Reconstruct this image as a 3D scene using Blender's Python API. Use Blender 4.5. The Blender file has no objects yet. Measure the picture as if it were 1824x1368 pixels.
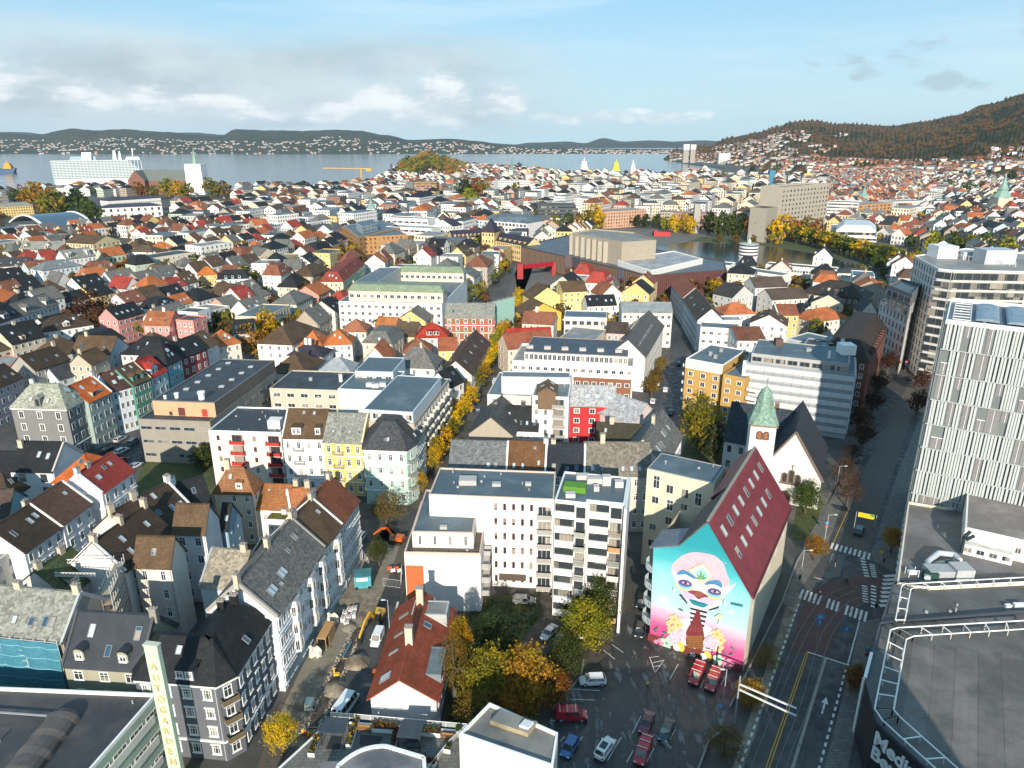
import bpy,math,random
from mathutils import Vector,Matrix,noise
R=random.Random(11)
SC=bpy.context.scene
COL=SC.collection
FPX,PIT,CH=1265.0,math.atan(434/1265.0),88.0
cp,sp=math.cos(PIT),math.sin(PIT)
cam=bpy.data.cameras.new('camera')
camo=bpy.data.objects.new('camera',cam)
COL.objects.link(camo)
camo.location=(0,0,CH)
camo.rotation_euler=(math.pi/2-PIT,0,0)
cam.sensor_width=36
cam.lens=FPX/1824*36
cam.clip_start=0.5
cam.clip_end=60000
SC.camera=camo
SUN_EL,SUN_TR=math.radians(21.5),math.radians(3)
sd=Vector((math.sin(SUN_TR)*math.cos(SUN_EL),math.cos(SUN_TR)*math.cos(SUN_EL),-math.sin(SUN_EL)))
sun=bpy.data.lights.new('sun','SUN')
sun.energy=4.8
sun.angle=math.radians(0.53)
sun.color=(1.0,0.89,0.73)
suno=bpy.data.objects.new('sun',sun)
COL.objects.link(suno)
suno.rotation_euler=sd.to_track_quat('-Z','Y').to_euler()
SC.view_settings.view_transform='Standard'
SC.view_settings.look='None'
SC.view_settings.exposure=0.6
SC.view_settings.gamma=1
SC.view_settings.use_curve_mapping=False
SC.cycles.max_bounces=6
SC.cycles.volume_bounces=0
SC.cycles.use_denoising=True
HAZE=0.000030
class NT:
 def __init__(s,tree):
  s.t=tree
 def n(s,typ,ins=None,**attr):
  nd=s.t.nodes.new(typ)
  for k,v in attr.items():
   setattr(nd,k,v)
  if ins:
   for k,v in ins.items():
    sock=nd.inputs[k]
    if isinstance(v,bpy.types.NodeSocket):
     s.t.links.new(v,sock)
    elif isinstance(v,bpy.types.Node):
     s.t.links.new(v.outputs[0],sock)
    else:
     sock.default_value=v
  return nd
 def m(s,op,a,b=0.0,c=0.0,clamp=False):
  return s.n('ShaderNodeMath',{0:a,1:b,2:c},operation=op,use_clamp=clamp).outputs[0]
 def ss(s,x,lo,hi):
  return s.n('ShaderNodeMapRange',{0:x,1:lo,2:hi,3:0.0,4:1.0},interpolation_type='SMOOTHSTEP').outputs[0]
 def mix(s,f,a,b,bt='MIX'):
  def c(v):
   return v if isinstance(v,(bpy.types.NodeSocket,bpy.types.Node))else(tuple(v)+(1,))[:4]
  return s.n('ShaderNodeMix',{0:f,6:c(a),7:c(b)},data_type='RGBA',blend_type=bt).outputs[2]
 def noise(s,vec,sc,det=3.0,rough=0.55):
  return s.n('ShaderNodeTexNoise',{'Vector':vec,'Scale':sc,'Detail':det,'Roughness':rough}).outputs[0]
W=bpy.data.worlds.new('World')
SC.world=W
W.use_nodes=True
W.node_tree.nodes.clear()
w=NT(W.node_tree)
sky=w.n('ShaderNodeTexSky',sky_type='NISHITA',sun_disc=False)
sky.sun_elevation=SUN_EL
sky.sun_rotation=math.pi+SUN_TR
sky.altitude=50
sky.air_density=1.0
sky.dust_density=0.6
sky.ozone_density=1.6
tc=w.n('ShaderNodeTexCoord')
dirv=w.n('ShaderNodeVectorMath',{0:tc.outputs['Generated']},operation='NORMALIZE').outputs[0]
sx=w.n('ShaderNodeSeparateXYZ',{0:dirv})
el=w.m('ARCSINE',sx.outputs[2])
az=w.m('ARCTAN2',sx.outputs[0],sx.outputs[1])
cv=w.n('ShaderNodeCombineXYZ',{0:w.m('MULTIPLY',az,1.0),1:w.m('MULTIPLY',el,2.6),2:0.0}).outputs[0]
n1=w.noise(cv,5.0,6.0,0.6)
n2=w.noise(cv,14.0,6.0,0.62)
n3=w.noise(w.n('ShaderNodeVectorMath',{0:cv,1:(3.1,5.2,1.0)},operation='ADD').outputs[0],3.2,7.0,0.55)
def blob(a,e,wa,we):
 """soft ellipse of sky round azimuth a, elevation e (degrees)"""
 dx=w.m('DIVIDE',w.m('SUBTRACT',az,math.radians(a)),math.radians(wa))
 dy=w.m('DIVIDE',w.m('SUBTRACT',el,math.radians(e)),math.radians(we))
 return w.m('SUBTRACT',1.0,w.m('ADD',w.m('MULTIPLY',dx,dx),w.m('MULTIPLY',dy,dy)))
def acc(bl):
 r=bl[0]
 for b in bl[1:]:
  r=w.m('MAXIMUM',r,b)
 return r
band=w.m('MULTIPLY',w.ss(el,-0.01,0.03),w.m('SUBTRACT',1.0,w.ss(w.m('ADD',el,w.m('MULTIPLY',n3,0.06)),0.12,0.175)))
leftish=w.m('SUBTRACT',1.0,w.ss(w.m('ADD',az,w.m('MULTIPLY',n3,0.35)),0.05,0.32))
veil=w.m('MULTIPLY',w.m('MULTIPLY',band,leftish),w.ss(n3,0.25,0.5))
veil=w.m('MULTIPLY',veil,0.95)
gb=acc([blob(22.5,5.2,2.6,1.2),blob(27.5,5.6,2.6,1.1),blob(30.0,3.4,2.8,1.0),blob(34.5,7.2,2.8,1.9),blob(24.5,4.4,1.6,.7),blob(50,6,5,2),blob(-60,7,14,4),blob(150,7,30,5),blob(-130,8,25,4)])
gmask=w.ss(w.m('ADD',gb,w.m('MULTIPLY',w.m('SUBTRACT',n2,0.58),5.0)),-0.1,0.75)
gmask=w.m('MULTIPLY',gmask,0.6)
wb=acc([blob(-35,3.6,6,1.6),blob(-29,3.0,7,1.0),blob(-22,2.4,5,0.8),blob(-5.0,2.9,2.8,2.0),blob(-1.0,2.6,2.6,1.7),blob(-9.0,2.6,3.0,1.6),blob(-36,9.3,3.0,.9),blob(-14,2.0,9,.8),blob(8,1.6,8,.7),blob(-55,4,12,2),blob(100,5,30,2)])
wmask=w.ss(w.m('ADD',wb,w.m('ADD',w.m('MULTIPLY',w.m('SUBTRACT',n2,0.52),2.8),w.m('MULTIPLY',w.m('SUBTRACT',n1,0.50),2.6))),-0.1,0.9)
streak=w.m('MULTIPLY',w.ss(w.noise(w.n('ShaderNodeCombineXYZ',{0:w.m('MULTIPLY',az,.8),1:w.m('MULTIPLY',el,7.0),2:2.0}).outputs[0],3.0,5.0,0.6),0.46,0.72),0.35)
SK=0.12
pale=w.m('SUBTRACT',1.0,w.ss(el,0.0,0.20))
col=w.n('ShaderNodeHueSaturation',{'Saturation':0.85,'Value':1.0,'Color':sky.outputs[0]}).outputs[0]
col=w.mix(w.m('MULTIPLY',pale,0.75),w.mix(.75,col,(1.35,3.2,4.65)),(3.7,4.9,5.25))
col=w.mix(streak,col,(4.6,5.5,5.8))
shade=w.ss(n1,0.35,0.62)
col=w.mix(veil,col,w.mix(shade,(2.9,3.5,3.8),(3.9,4.5,4.75)))
col=w.mix(gmask,col,(2.5,3.1,3.5))
col=w.mix(w.m('MULTIPLY',wmask,0.75),col,w.mix(w.ss(n2,0.42,0.62),(4.0,4.5,4.8),(6.0,6.1,6.1)))
bg=w.n('ShaderNodeBackground',{'Color':col,'Strength':SK})
w.t.links.new(bg.outputs[0],w.n('ShaderNodeOutputWorld').inputs[0])
def ray(px,py):
 u,v=(px-912)/FPX,-(py-684)/FPX
 return u,cp+v*sp,-sp+v*cp
def P(px,py,z=0.0):
 d=ray(px,py)
 t=(z-CH)/d[2]
 return Vector((d[0]*t,d[1]*t))
def P3(px,py,z=0.0):
 a=P(px,py,z)
 return Vector((a.x,a.y,z))
def pix(p):
 zz=p[2]-CH
 dep=p[1]*cp-zz*sp
 return 912+FPX*p[0]/dep,684-FPX*(p[1]*sp+zz*cp)/dep,dep
def atD(px,py,dist):
 """point on the ray at horizontal distance-along-y = dist"""
 d=ray(px,py)
 t=dist/d[1]
 return Vector((d[0]*t,dist,CH+d[2]*t))
def on_plane(px,py,o,nrm):
 d=Vector(ray(px,py))
 c=Vector((0,0,CH))
 t=(o-c).dot(nrm)/d.dot(nrm)
 return c+d*t
MATS={}
def newmat(name):
 m=bpy.data.materials.new(name)
 m.use_nodes=True
 m.node_tree.nodes.clear()
 t=NT(m.node_tree)
 b=t.n('ShaderNodeBsdfPrincipled')
 t.t.links.new(b.outputs[0],t.n('ShaderNodeOutputMaterial').inputs[0])
 return m,t,b
def uvn(t):
 return t.n('ShaderNodeUVMap',uv_map='UVMap').outputs[0]
def objpos(t):
 return t.n('ShaderNodeNewGeometry').outputs['Position']
def setin(t,b,**k):
 for n,v in k.items():
  n=n.replace('_',' ')
  if isinstance(v,bpy.types.NodeSocket):
   t.t.links.new(v,b.inputs[n])
  else:
   b.inputs[n].default_value=(tuple(v)+(1,))[:4]if isinstance(v,(tuple,list))else v
def sc3(c,k):
 return tuple(x*k for x in c)
def mk_stucco(c):
 m,t,b=newmat('stucco')
 p=objpos(t)
 n=t.noise(p,0.35,4)
 uv=uvn(t)
 st=t.noise(t.n('ShaderNodeVectorMath',{0:p,1:(1.1,1.1,0.12)},operation='MULTIPLY').outputs[0],1.6,4)
 col=t.mix(t.ss(n,0.35,0.7),sc3(c,0.93),c)
 col=t.mix(t.m('MULTIPLY',t.ss(st,0.50,0.78),0.42),col,sc3(c,0.6))
 col=t.mix(t.m('MULTIPLY',t.ss(t.noise(p,0.11,5,.7),0.5,0.7),0.22),col,(c[0]*.8,c[1]*.74,c[2]*.62))
 bm=t.n('ShaderNodeBump',{'Height':t.noise(p,9.0,2),'Strength':0.12,'Distance':0.03})
 setin(t,b,Base_Color=col,Roughness=0.85,Normal=bm.outputs[0])
 return m
def mk_board(c):
 """painted weatherboard, narrow horizontal boards"""
 m,t,b=newmat('board')
 uv=t.n('ShaderNodeSeparateXYZ',{0:uvn(t)})
 v=t.m('FRACT',t.m('MULTIPLY',uv.outputs[1],5.5))
 n=t.noise(objpos(t),0.6,4)
 col=t.mix(t.ss(n,0.3,0.7),sc3(c,0.88),c)
 col=t.mix(t.m('MULTIPLY',t.m('LESS_THAN',v,0.14),0.5),col,sc3(c,0.5))
 bm=t.n('ShaderNodeBump',{'Height':v,'Strength':0.35,'Distance':0.02})
 setin(t,b,Base_Color=col,Roughness=0.75,Normal=bm.outputs[0])
 return m
def mk_brick(c):
 m,t,b=newmat('brick_wall')
 bt=t.n('ShaderNodeTexBrick',{'Vector':uvn(t),'Color1':(c[0],c[1],c[2],1),'Color2':sc3(c,.75)+(1,),'Mortar':sc3(c,.6)+(1,),'Scale':1.0,'Mortar Size':0.012,'Brick Width':0.3,'Row Height':0.1})
 n=t.noise(objpos(t),0.4,4)
 setin(t,b,Base_Color=t.mix(t.m('MULTIPLY',n,0.35),bt.outputs[0],sc3(c,0.7)),Roughness=0.85)
 return m
def mk_tile(c,moss=0.25):
 """rows of clay or concrete roof tiles; uv is metres, v up the slope"""
 m,t,b=newmat('roof_tile')
 uv=uvn(t)
 s=t.n('ShaderNodeSeparateXYZ',{0:uv})
 row=t.m('FRACT',t.m('MULTIPLY',s.outputs[1],2.7))
 colm=t.m('SINE',t.m('MULTIPLY',s.outputs[0],20.0))
 p=objpos(t)
 big=t.noise(p,0.22,5,0.65)
 wn=t.n('ShaderNodeTexWhiteNoise',{'Vector':t.n('ShaderNodeVectorMath',{0:t.n('ShaderNodeVectorMath',{0:uv,1:(3.2,2.7,1)},operation='MULTIPLY').outputs[0]},operation='FLOOR').outputs[0]},noise_dimensions='3D').outputs[0]
 col=t.mix(wn,sc3(c,0.72),sc3(c,1.22))
 col=t.mix(t.ss(big,0.4,0.7),col,sc3(c,0.62))
 col=t.mix(t.m('MULTIPLY',t.ss(t.noise(p,0.55,5,0.7),0.52,0.72),moss),col,(0.075,0.075,0.02))
 col=t.mix(t.m('MULTIPLY',t.m('LESS_THAN',row,0.2),0.55),col,sc3(c,0.3))
 h=t.m('ADD',t.m('MULTIPLY',row,-0.7),t.m('MULTIPLY',colm,0.25))
 bm=t.n('ShaderNodeBump',{'Height':h,'Strength':0.5,'Distance':0.05})
 setin(t,b,Base_Color=col,Roughness=0.7,Specular_IOR_Level=0.25,Normal=bm.outputs[0])
 return m
def mk_slate(c):
 m,t,b=newmat('roof_slate')
 uv=uvn(t)
 vv=t.n('ShaderNodeTexVoronoi',{'Vector':uv,'Scale':2.4},voronoi_dimensions='2D')
 p=objpos(t)
 big=t.noise(p,0.35,6,0.7)
 g=t.n('ShaderNodeSeparateColor',{0:vv.outputs['Color']}).outputs[0]
 col=t.mix(g,sc3(c,0.62),sc3(c,1.3))
 col=t.mix(t.m('MULTIPLY',t.ss(big,0.45,0.7),.5),col,sc3(c,0.55))
 col=t.mix(t.m('MULTIPLY',t.ss(t.noise(p,0.8,5,.7),0.55,0.8),.2),col,(0.17,0.15,0.10))
 bm=t.n('ShaderNodeBump',{'Height':vv.outputs[0],'Strength':0.5,'Distance':0.05})
 setin(t,b,Base_Color=col,Roughness=0.7,Specular_IOR_Level=0.25,Normal=bm.outputs[0])
 return m
def mk_felt(c):
 """flat roof membrane: lap joints, stains, still damp in places"""
 m,t,b=newmat('roof_felt')
 p=objpos(t)
 s=t.n('ShaderNodeSeparateXYZ',{0:uvn(t)})
 j=t.m('LESS_THAN',t.m('FRACT',t.m('MULTIPLY',s.outputs[0],0.95)),0.05)
 big=t.noise(p,0.13,6,0.65)
 sm=t.noise(p,1.7,4)
 col=t.mix(t.ss(big,0.38,0.66),sc3(c,0.6),sc3(c,1.15))
 col=t.mix(t.m('MULTIPLY',t.ss(t.noise(t.n('ShaderNodeVectorMath',{0:p,1:(.35,1.2,1)},operation='MULTIPLY').outputs[0],.5,6,.7),.55,.68),.5),col,sc3(c,0.55))
 col=t.mix(t.m('MULTIPLY',t.ss(sm,0.55,0.8),0.35),col,sc3(c,1.5))
 col=t.mix(t.m('MULTIPLY',j,0.35),col,sc3(c,0.5))
 setin(t,b,Base_Color=col,Roughness=t.m('ADD',0.34,t.m('MULTIPLY',t.ss(big,0.35,0.6),0.4)))
 return m
def mk_seam(c):
 """standing seam metal"""
 m,t,b=newmat('roof_metal')
 s=t.n('ShaderNodeSeparateXYZ',{0:uvn(t)})
 f=t.m('FRACT',t.m('MULTIPLY',s.outputs[0],1.9))
 j=t.m('LESS_THAN',f,0.13)
 n=t.noise(objpos(t),0.5,5,.65)
 col=t.mix(t.ss(n,0.35,0.7),sc3(c,0.8),sc3(c,1.15))
 col=t.mix(t.m('MULTIPLY',j,0.5),col,sc3(c,0.45))
 bm=t.n('ShaderNodeBump',{'Height':j,'Strength':0.4,'Distance':0.04})
 setin(t,b,Base_Color=col,Roughness=0.45,Normal=bm.outputs[0])
 return m
def mk_plain(c,rough=0.6,metal=0.0):
 m,t,b=newmat('paint')
 n=t.noise(objpos(t),1.3,4)
 setin(t,b,Base_Color=t.mix(t.ss(n,0.3,0.75),sc3(c,0.88),c),Roughness=rough,Metallic=metal)
 return m
def mk_worn(c):
 """road paint, rubbed through in places"""
 m,t,b=newmat('road_paint')
 p=objpos(t)
 k=t.m('MAXIMUM',t.ss(t.noise(p,1.1,6,.7),.52,.66),t.m('MULTIPLY',t.ss(t.noise(p,7.0,3,.7),.5,.7),.6))
 setin(t,b,Base_Color=t.mix(t.m('MULTIPLY',k,.75),c,(.07,.068,.065)),Roughness=.65)
 return m
def mk_gloss(c):
 m,t,b=newmat('car_paint')
 setin(t,b,Base_Color=c,Roughness=0.3,Coat_Weight=0.6,Coat_Roughness=0.08)
 return m
def mk_glass(c=(0.03,0.04,0.05)):
 m,t,b=newmat('window_glass')
 oi=t.n('ShaderNodeObjectInfo').outputs['Random']
 wn=t.n('ShaderNodeTexWhiteNoise',{'Vector':t.n('ShaderNodeVectorMath',{0:t.n('ShaderNodeVectorMath',{0:objpos(t),1:(.45,.45,.33)},operation='MULTIPLY').outputs[0]},operation='FLOOR').outputs[0]}).outputs[0]
 r=t.m('FRACT',t.m('ADD',oi,wn))
 col=t.mix(t.ss(r,0.6,0.95),c,(0.30,0.27,0.23))
 setin(t,b,Base_Color=col,Roughness=0.07,Specular_IOR_Level=0.7)
 return m
def mk_ground(kind):
 m,t,b=newmat(kind)
 p=objpos(t)
 big=t.noise(p,0.06,6,0.65)
 mid=t.noise(p,0.5,5,0.65)
 fine=t.noise(p,6.0,3)
 if kind=='asphalt':
  col=t.mix(t.ss(big,.35,.65),(0.032,0.033,0.036),(0.062,0.060,0.059))
  col=t.mix(t.m('MULTIPLY',t.ss(mid,.5,.75),.5),col,(0.09,0.086,0.08))
  col=t.mix(t.m('MULTIPLY',fine,.3),col,(0.03,0.03,0.03))
  vp=t.n('ShaderNodeTexVoronoi',{'Vector':t.n('ShaderNodeVectorMath',{0:p,1:(.16,.10,0)},operation='MULTIPLY').outputs[0],'Scale':1.0},distance='MANHATTAN').outputs['Color']
  col=t.mix(t.m('MULTIPLY',t.ss(t.n('ShaderNodeSeparateColor',{0:vp}).outputs[0],.55,.6),.35),col,(0.085,0.082,0.08))
  rg=t.m('ADD',0.35,t.m('MULTIPLY',t.ss(mid,.35,.6),.45))
 elif kind=='lot':
  scr=t.noise(t.n('ShaderNodeVectorMath',{0:p,1:(1.0,.35,1)},operation='MULTIPLY').outputs[0],0.55,7,.72)
  col=t.mix(t.ss(big,.35,.65),(0.026,0.026,0.027),(0.050,0.048,0.047))
  col=t.mix(t.m('MULTIPLY',t.ss(scr,.54,.62),.8),col,(0.21,0.205,0.2))
  rg=t.m('ADD',0.25,t.m('MULTIPLY',t.ss(scr,.4,.6),.5))
 elif kind=='cobble':
  vo=t.n('ShaderNodeTexVoronoi',{'Vector':p,'Scale':3.0})
  col=t.mix(vo.outputs[0],(0.13,0.11,0.09),(0.05,0.045,0.04))
  col=t.mix(t.ss(big,.4,.65),col,(0.10,0.085,0.065))
  col=t.mix(t.m('MULTIPLY',t.ss(mid,.55,.75),.6),col,(0.16,0.11,0.03))
  rg=0.7
 elif kind=='dirt':
  col=t.mix(t.ss(mid,.35,.65),(0.11,0.085,0.062),(0.30,0.245,0.18))
  col=t.mix(t.ss(big,.45,.6),col,(0.21,0.19,0.15))
  col=t.mix(t.m('MULTIPLY',t.ss(fine,.5,.7),.6),col,(0.07,0.055,0.04))
  rg=0.8
 elif kind=='grass':
  col=t.mix(t.ss(mid,.35,.65),(0.028,0.05,0.014),(0.07,0.085,0.02))
  col=t.mix(t.m('MULTIPLY',t.ss(fine,.5,.7),.6),col,(0.10,0.06,0.02))
  rg=0.9
 elif kind=='yard':
  col=t.mix(t.ss(mid,.4,.6),(0.035,0.03,0.025),(0.075,0.06,0.05))
  rg=0.8
 elif kind=='town':
  col=t.mix(t.ss(big,.4,.6),(0.05,0.048,0.046),(0.085,0.08,0.075))
  col=t.mix(t.m('MULTIPLY',t.ss(mid,.5,.7),.6),col,(0.045,0.055,0.02))
  rg=0.8
 elif kind=='redasphalt':
  col=t.mix(t.ss(mid,.4,.65),(0.10,0.035,0.03),(0.06,0.024,0.022))
  rg=0.6
 elif kind=='paving':
  bt=t.n('ShaderNodeTexBrick',{'Vector':p,'Color1':(.17,.16,.145,1),'Color2':(.12,.115,.105,1),'Mortar':(.05,.05,.045,1),'Scale':1.0,'Mortar Size':.03,'Brick Width':.9,'Row Height':.6})
  col=t.mix(t.m('MULTIPLY',t.ss(mid,.45,.7),.6),bt.outputs[0],(0.08,0.07,0.05))
  rg=0.7
 setin(t,b,Base_Color=col,Roughness=rg)
 bm=t.n('ShaderNodeBump',{'Height':fine,'Strength':0.3,'Distance':0.05})
 t.t.links.new(bm.outputs[0],b.inputs['Normal'])
 return m
def mk_leaf(c,c2):
 m,t,b=newmat('leaf')
 oi=t.n('ShaderNodeObjectInfo').outputs['Random']
 p=objpos(t)
 n=t.noise(p,0.9,3,.7)
 n2=t.n('ShaderNodeTexWhiteNoise',{'Vector':t.n('ShaderNodeVectorMath',{0:p,1:(2,2,2)},operation='MULTIPLY').outputs[0]}).outputs[0]
 col=t.mix(t.ss(n,.35,.65),c,c2)
 col=t.mix(t.m('MULTIPLY',n2,.3),col,sc3(c,0.5))
 col=t.n('ShaderNodeHueSaturation',{'Hue':t.m('ADD',.485,t.m('MULTIPLY',oi,.03)),'Saturation':1.0,'Value':t.m('ADD',.75,t.m('MULTIPLY',oi,.5)),'Color':col}).outputs[0]
 setin(t,b,Base_Color=col,Roughness=0.75,Specular_IOR_Level=0.2)
 tr=t.n('ShaderNodeBsdfTranslucent',{'Color':col})
 mx=t.n('ShaderNodeMixShader',{0:0.3,1:b.outputs[0],2:tr.outputs[0]})
 out=[x for x in t.t.nodes if x.type=='OUTPUT_MATERIAL'][0]
 t.t.links.new(mx.outputs[0],out.inputs[0])
 return m
def mk_water(c,rough,sc):
 m,t,b=newmat('water')
 p=objpos(t)
 h=t.noise(t.n('ShaderNodeVectorMath',{0:p,1:(1,1.6,1)},operation='MULTIPLY').outputs[0],sc,4,.6)
 setin(t,b,Base_Color=c,Roughness=rough,Specular_IOR_Level=0.5,Normal=t.n('ShaderNodeBump',{'Height':h,'Strength':0.25,'Distance':0.5/sc*.3}).outputs[0])
 return m
def mk_hill(a,b2,c3,sc):
 m,t,b=newmat('hillside')
 p=objpos(t)
 n=t.noise(p,sc,8,.68)
 n2=t.noise(p,sc*5,6,.7)
 col=t.mix(t.ss(n,.40,.60),a,b2)
 col=t.mix(t.m('MULTIPLY',t.ss(n2,.52,.68),.75),col,c3)
 setin(t,b,Base_Color=col,Roughness=0.95,Specular_IOR_Level=0.1)
 t.t.links.new(t.n('ShaderNodeBump',{'Height':n2,'Strength':0.9,'Distance':0.12/sc}).outputs[0],b.inputs['Normal'])
 return m
MK=dict(stucco=mk_stucco,board=mk_board,brick=mk_brick,tile=mk_tile,slate=mk_slate,felt=mk_felt,seam=mk_seam,plain=mk_plain,worn=mk_worn,gloss=mk_gloss,glass=mk_glass,ground=mk_ground,leaf=mk_leaf,water=mk_water,hill=mk_hill)
def mat(key):
 m=MATS.get(key)
 if m is None:
  m=MATS[key]=MK[key[0]](*key[1:])
 return m
class MB:
 def __init__(s):
  s.v,s.f,s.m,s.k=[],[],[],[]
 def ki(s,key):
  if key not in s.k:
   s.k.append(key)
  return s.k.index(key)
 def face(s,pts,key):
  i=len(s.v)
  s.v.extend(tuple(p)for p in pts)
  s.f.append(tuple(range(i,i+len(pts))))
  s.m.append(s.ki(key))
 def hexa(s,b,t,key,top=None,bottom=True):
  """b, t: matching corner loops (counter-clockwise from above)"""
  n=len(b)
  for i in range(n):
   j=(i+1)%n
   s.face((b[i],b[j],t[j],t[i]),key)
  s.face(t,top or key)
  if bottom:
   s.face(b[::-1],key)
 def prism(s,poly,z0,z1,key,top=None,bottom=False):
  s.hexa([(p[0],p[1],z0)for p in poly],[(p[0],p[1],z1)for p in poly],key,top,bottom)
 def box(s,x0,x1,y0,y1,z0,z1,key,top=None):
  s.prism([(x0,y0),(x1,y0),(x1,y1),(x0,y1)],z0,z1,key,top,True)
 def beam(s,a,b,w,h,key):
  """square bar from a to b, width w, height h"""
  a,b=Vector(a),Vector(b)
  d=(b-a).normalized()
  up=Vector((0,0,1))if abs(d.z)<0.9 else Vector((0,1,0))
  x=d.cross(up).normalized()*(w/2)
  y=x.normalized().cross(d)*(h/2)
  lo=[a-x-y,a+x-y,a+x+y,a-x+y]
  hi=[p+(b-a)for p in lo]
  s.hexa(lo[::-1],hi[::-1],key)
 def tube(s,a,b,r,key,n=6,r2=None):
  a,b=Vector(a),Vector(b)
  r2=r if r2 is None else r2
  d=(b-a).normalized()
  up=Vector((0,0,1))if abs(d.z)<0.9 else Vector((1,0,0))
  x=d.cross(up).normalized()
  y=d.cross(x)
  A=[a+(x*math.cos(i*2*math.pi/n)+y*math.sin(i*2*math.pi/n))*r for i in range(n)]
  Bq=[b+(x*math.cos(i*2*math.pi/n)+y*math.sin(i*2*math.pi/n))*r2 for i in range(n)]
  s.hexa(A,Bq,key)
 def lathe(s,c,prof,key,n=12):
  """prof: list of (radius, z); c = centre"""
  rings=[[(c[0]+r*math.cos(i*2*math.pi/n),c[1]+r*math.sin(i*2*math.pi/n),c[2]+z)for i in range(n)]for r,z in prof]
  for a,b in zip(rings,rings[1:]):
   for i in range(n):
    j=(i+1)%n
    s.face((a[i],a[j],b[j],b[i]),key)
  s.face(rings[-1],key)
 def mesh(s,name,off=(0,0,0),smooth=False):
  me=bpy.data.meshes.new(name)
  ox,oy,oz=off
  V=[(x-ox,y-oy,z-oz)for x,y,z in s.v]
  me.from_pydata(V,[],s.f)
  for k in s.k:
   me.materials.append(mat(k))
  me.polygons.foreach_set('material_index',s.m)
  if smooth:
   me.polygons.foreach_set('use_smooth',[True]*len(s.f))
  uv=me.uv_layers.new(name='UVMap')
  out=[]
  for f in s.f:
   a,b,c=s.v[f[0]],s.v[f[1]],s.v[f[2]]
   e1=(b[0]-a[0],b[1]-a[1],b[2]-a[2])
   e2=(c[0]-a[0],c[1]-a[1],c[2]-a[2])
   nx,ny,nz=e1[1]*e2[2]-e1[2]*e2[1],e1[2]*e2[0]-e1[0]*e2[2],e1[0]*e2[1]-e1[1]*e2[0]
   h=math.hypot(nx,ny)
   l=math.sqrt(h*h+nz*nz)or 1
   if h/l>0.02:
    ux,uy=-ny/h,nx/h
    vx,vy,vz=-uy*nz/l*-1*-1,0,0
    vx,vy,vz=(ny*0-nz*uy)/l,(nz*ux-nx*0)/l,(nx*uy-ny*ux)/l
    for i in f:
     p=s.v[i]
     out+=[p[0]*ux+p[1]*uy,p[0]*vx+p[1]*vy+p[2]*vz]
   else:
    L=math.hypot(e1[0],e1[1])or 1
    ux,uy=e1[0]/L,e1[1]/L
    for i in f:
     p=s.v[i]
     out+=[p[0]*ux+p[1]*uy,-p[0]*uy+p[1]*ux]
  uv.data.foreach_set('uv',out)
  return me
 def obj(s,name,parent=None,smooth=False,off=None):
  if off is None:
   off=world_loc(parent)if parent else(0,0,0)
  return link(name,s.mesh(name,off,smooth),parent)
WL={}
def world_loc(o):
 return WL.get(o.name,(0,0,0))
def link(name,data,parent=None,loc=None):
 o=bpy.data.objects.new(name,data)
 COL.objects.link(o)
 if parent:
  o.parent=parent
  WL[o.name]=world_loc(parent)
 if loc is not None:
  o.location=loc
 return o
LABELS=set()
LANDMARKS=[]
def tag(o,label,cat,group=None):
 o['label']=label
 o['category']=cat
 if group:
  o['group']=group
 return o
def thing(name,label,cat,loc=(0,0,0),group=None):
 o=bpy.data.objects.new(name,None)
 COL.objects.link(o)
 o.empty_display_size=0.5
 o.location=loc
 WL[o.name]=tuple(loc)
 return tag(o,label,cat,group)
def solo(mb,name,label,cat,group=None,loc=None,smooth=False):
 """a thing that is one mesh; its origin at loc"""
 loc=loc or(0,0,0)
 o=link(name,mb.mesh(name,loc,smooth))
 o.location=loc
 return tag(o,label,cat,group)
def struct(mb,name,kind='structure',smooth=False):
 o=mb.obj(name,None,smooth)
 o['kind']=kind
 return o
def dup(root,loc,rz=0.0,label=None,sc=None):
 r=root.copy()
 COL.objects.link(r)
 r.location=loc
 r.rotation_euler=(0,0,rz)
 if sc:
  r.scale=(sc,sc,sc)if not isinstance(sc,tuple)else sc
 if label:
  r['label']=label
 for ch in list(root.children):
  c=ch.copy()
  COL.objects.link(c)
  c.parent=r
  for g in ch.children:
   d=g.copy()
   COL.objects.link(d)
   d.parent=c
 return r
WHITE=('plain',(0.80,0.80,0.78),0.5)
DARKF=('plain',(0.035,0.038,0.042),0.5)
GREYM=('plain',(0.30,0.31,0.32),0.45)
GLASS=('glass',)
WIN={}
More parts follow.
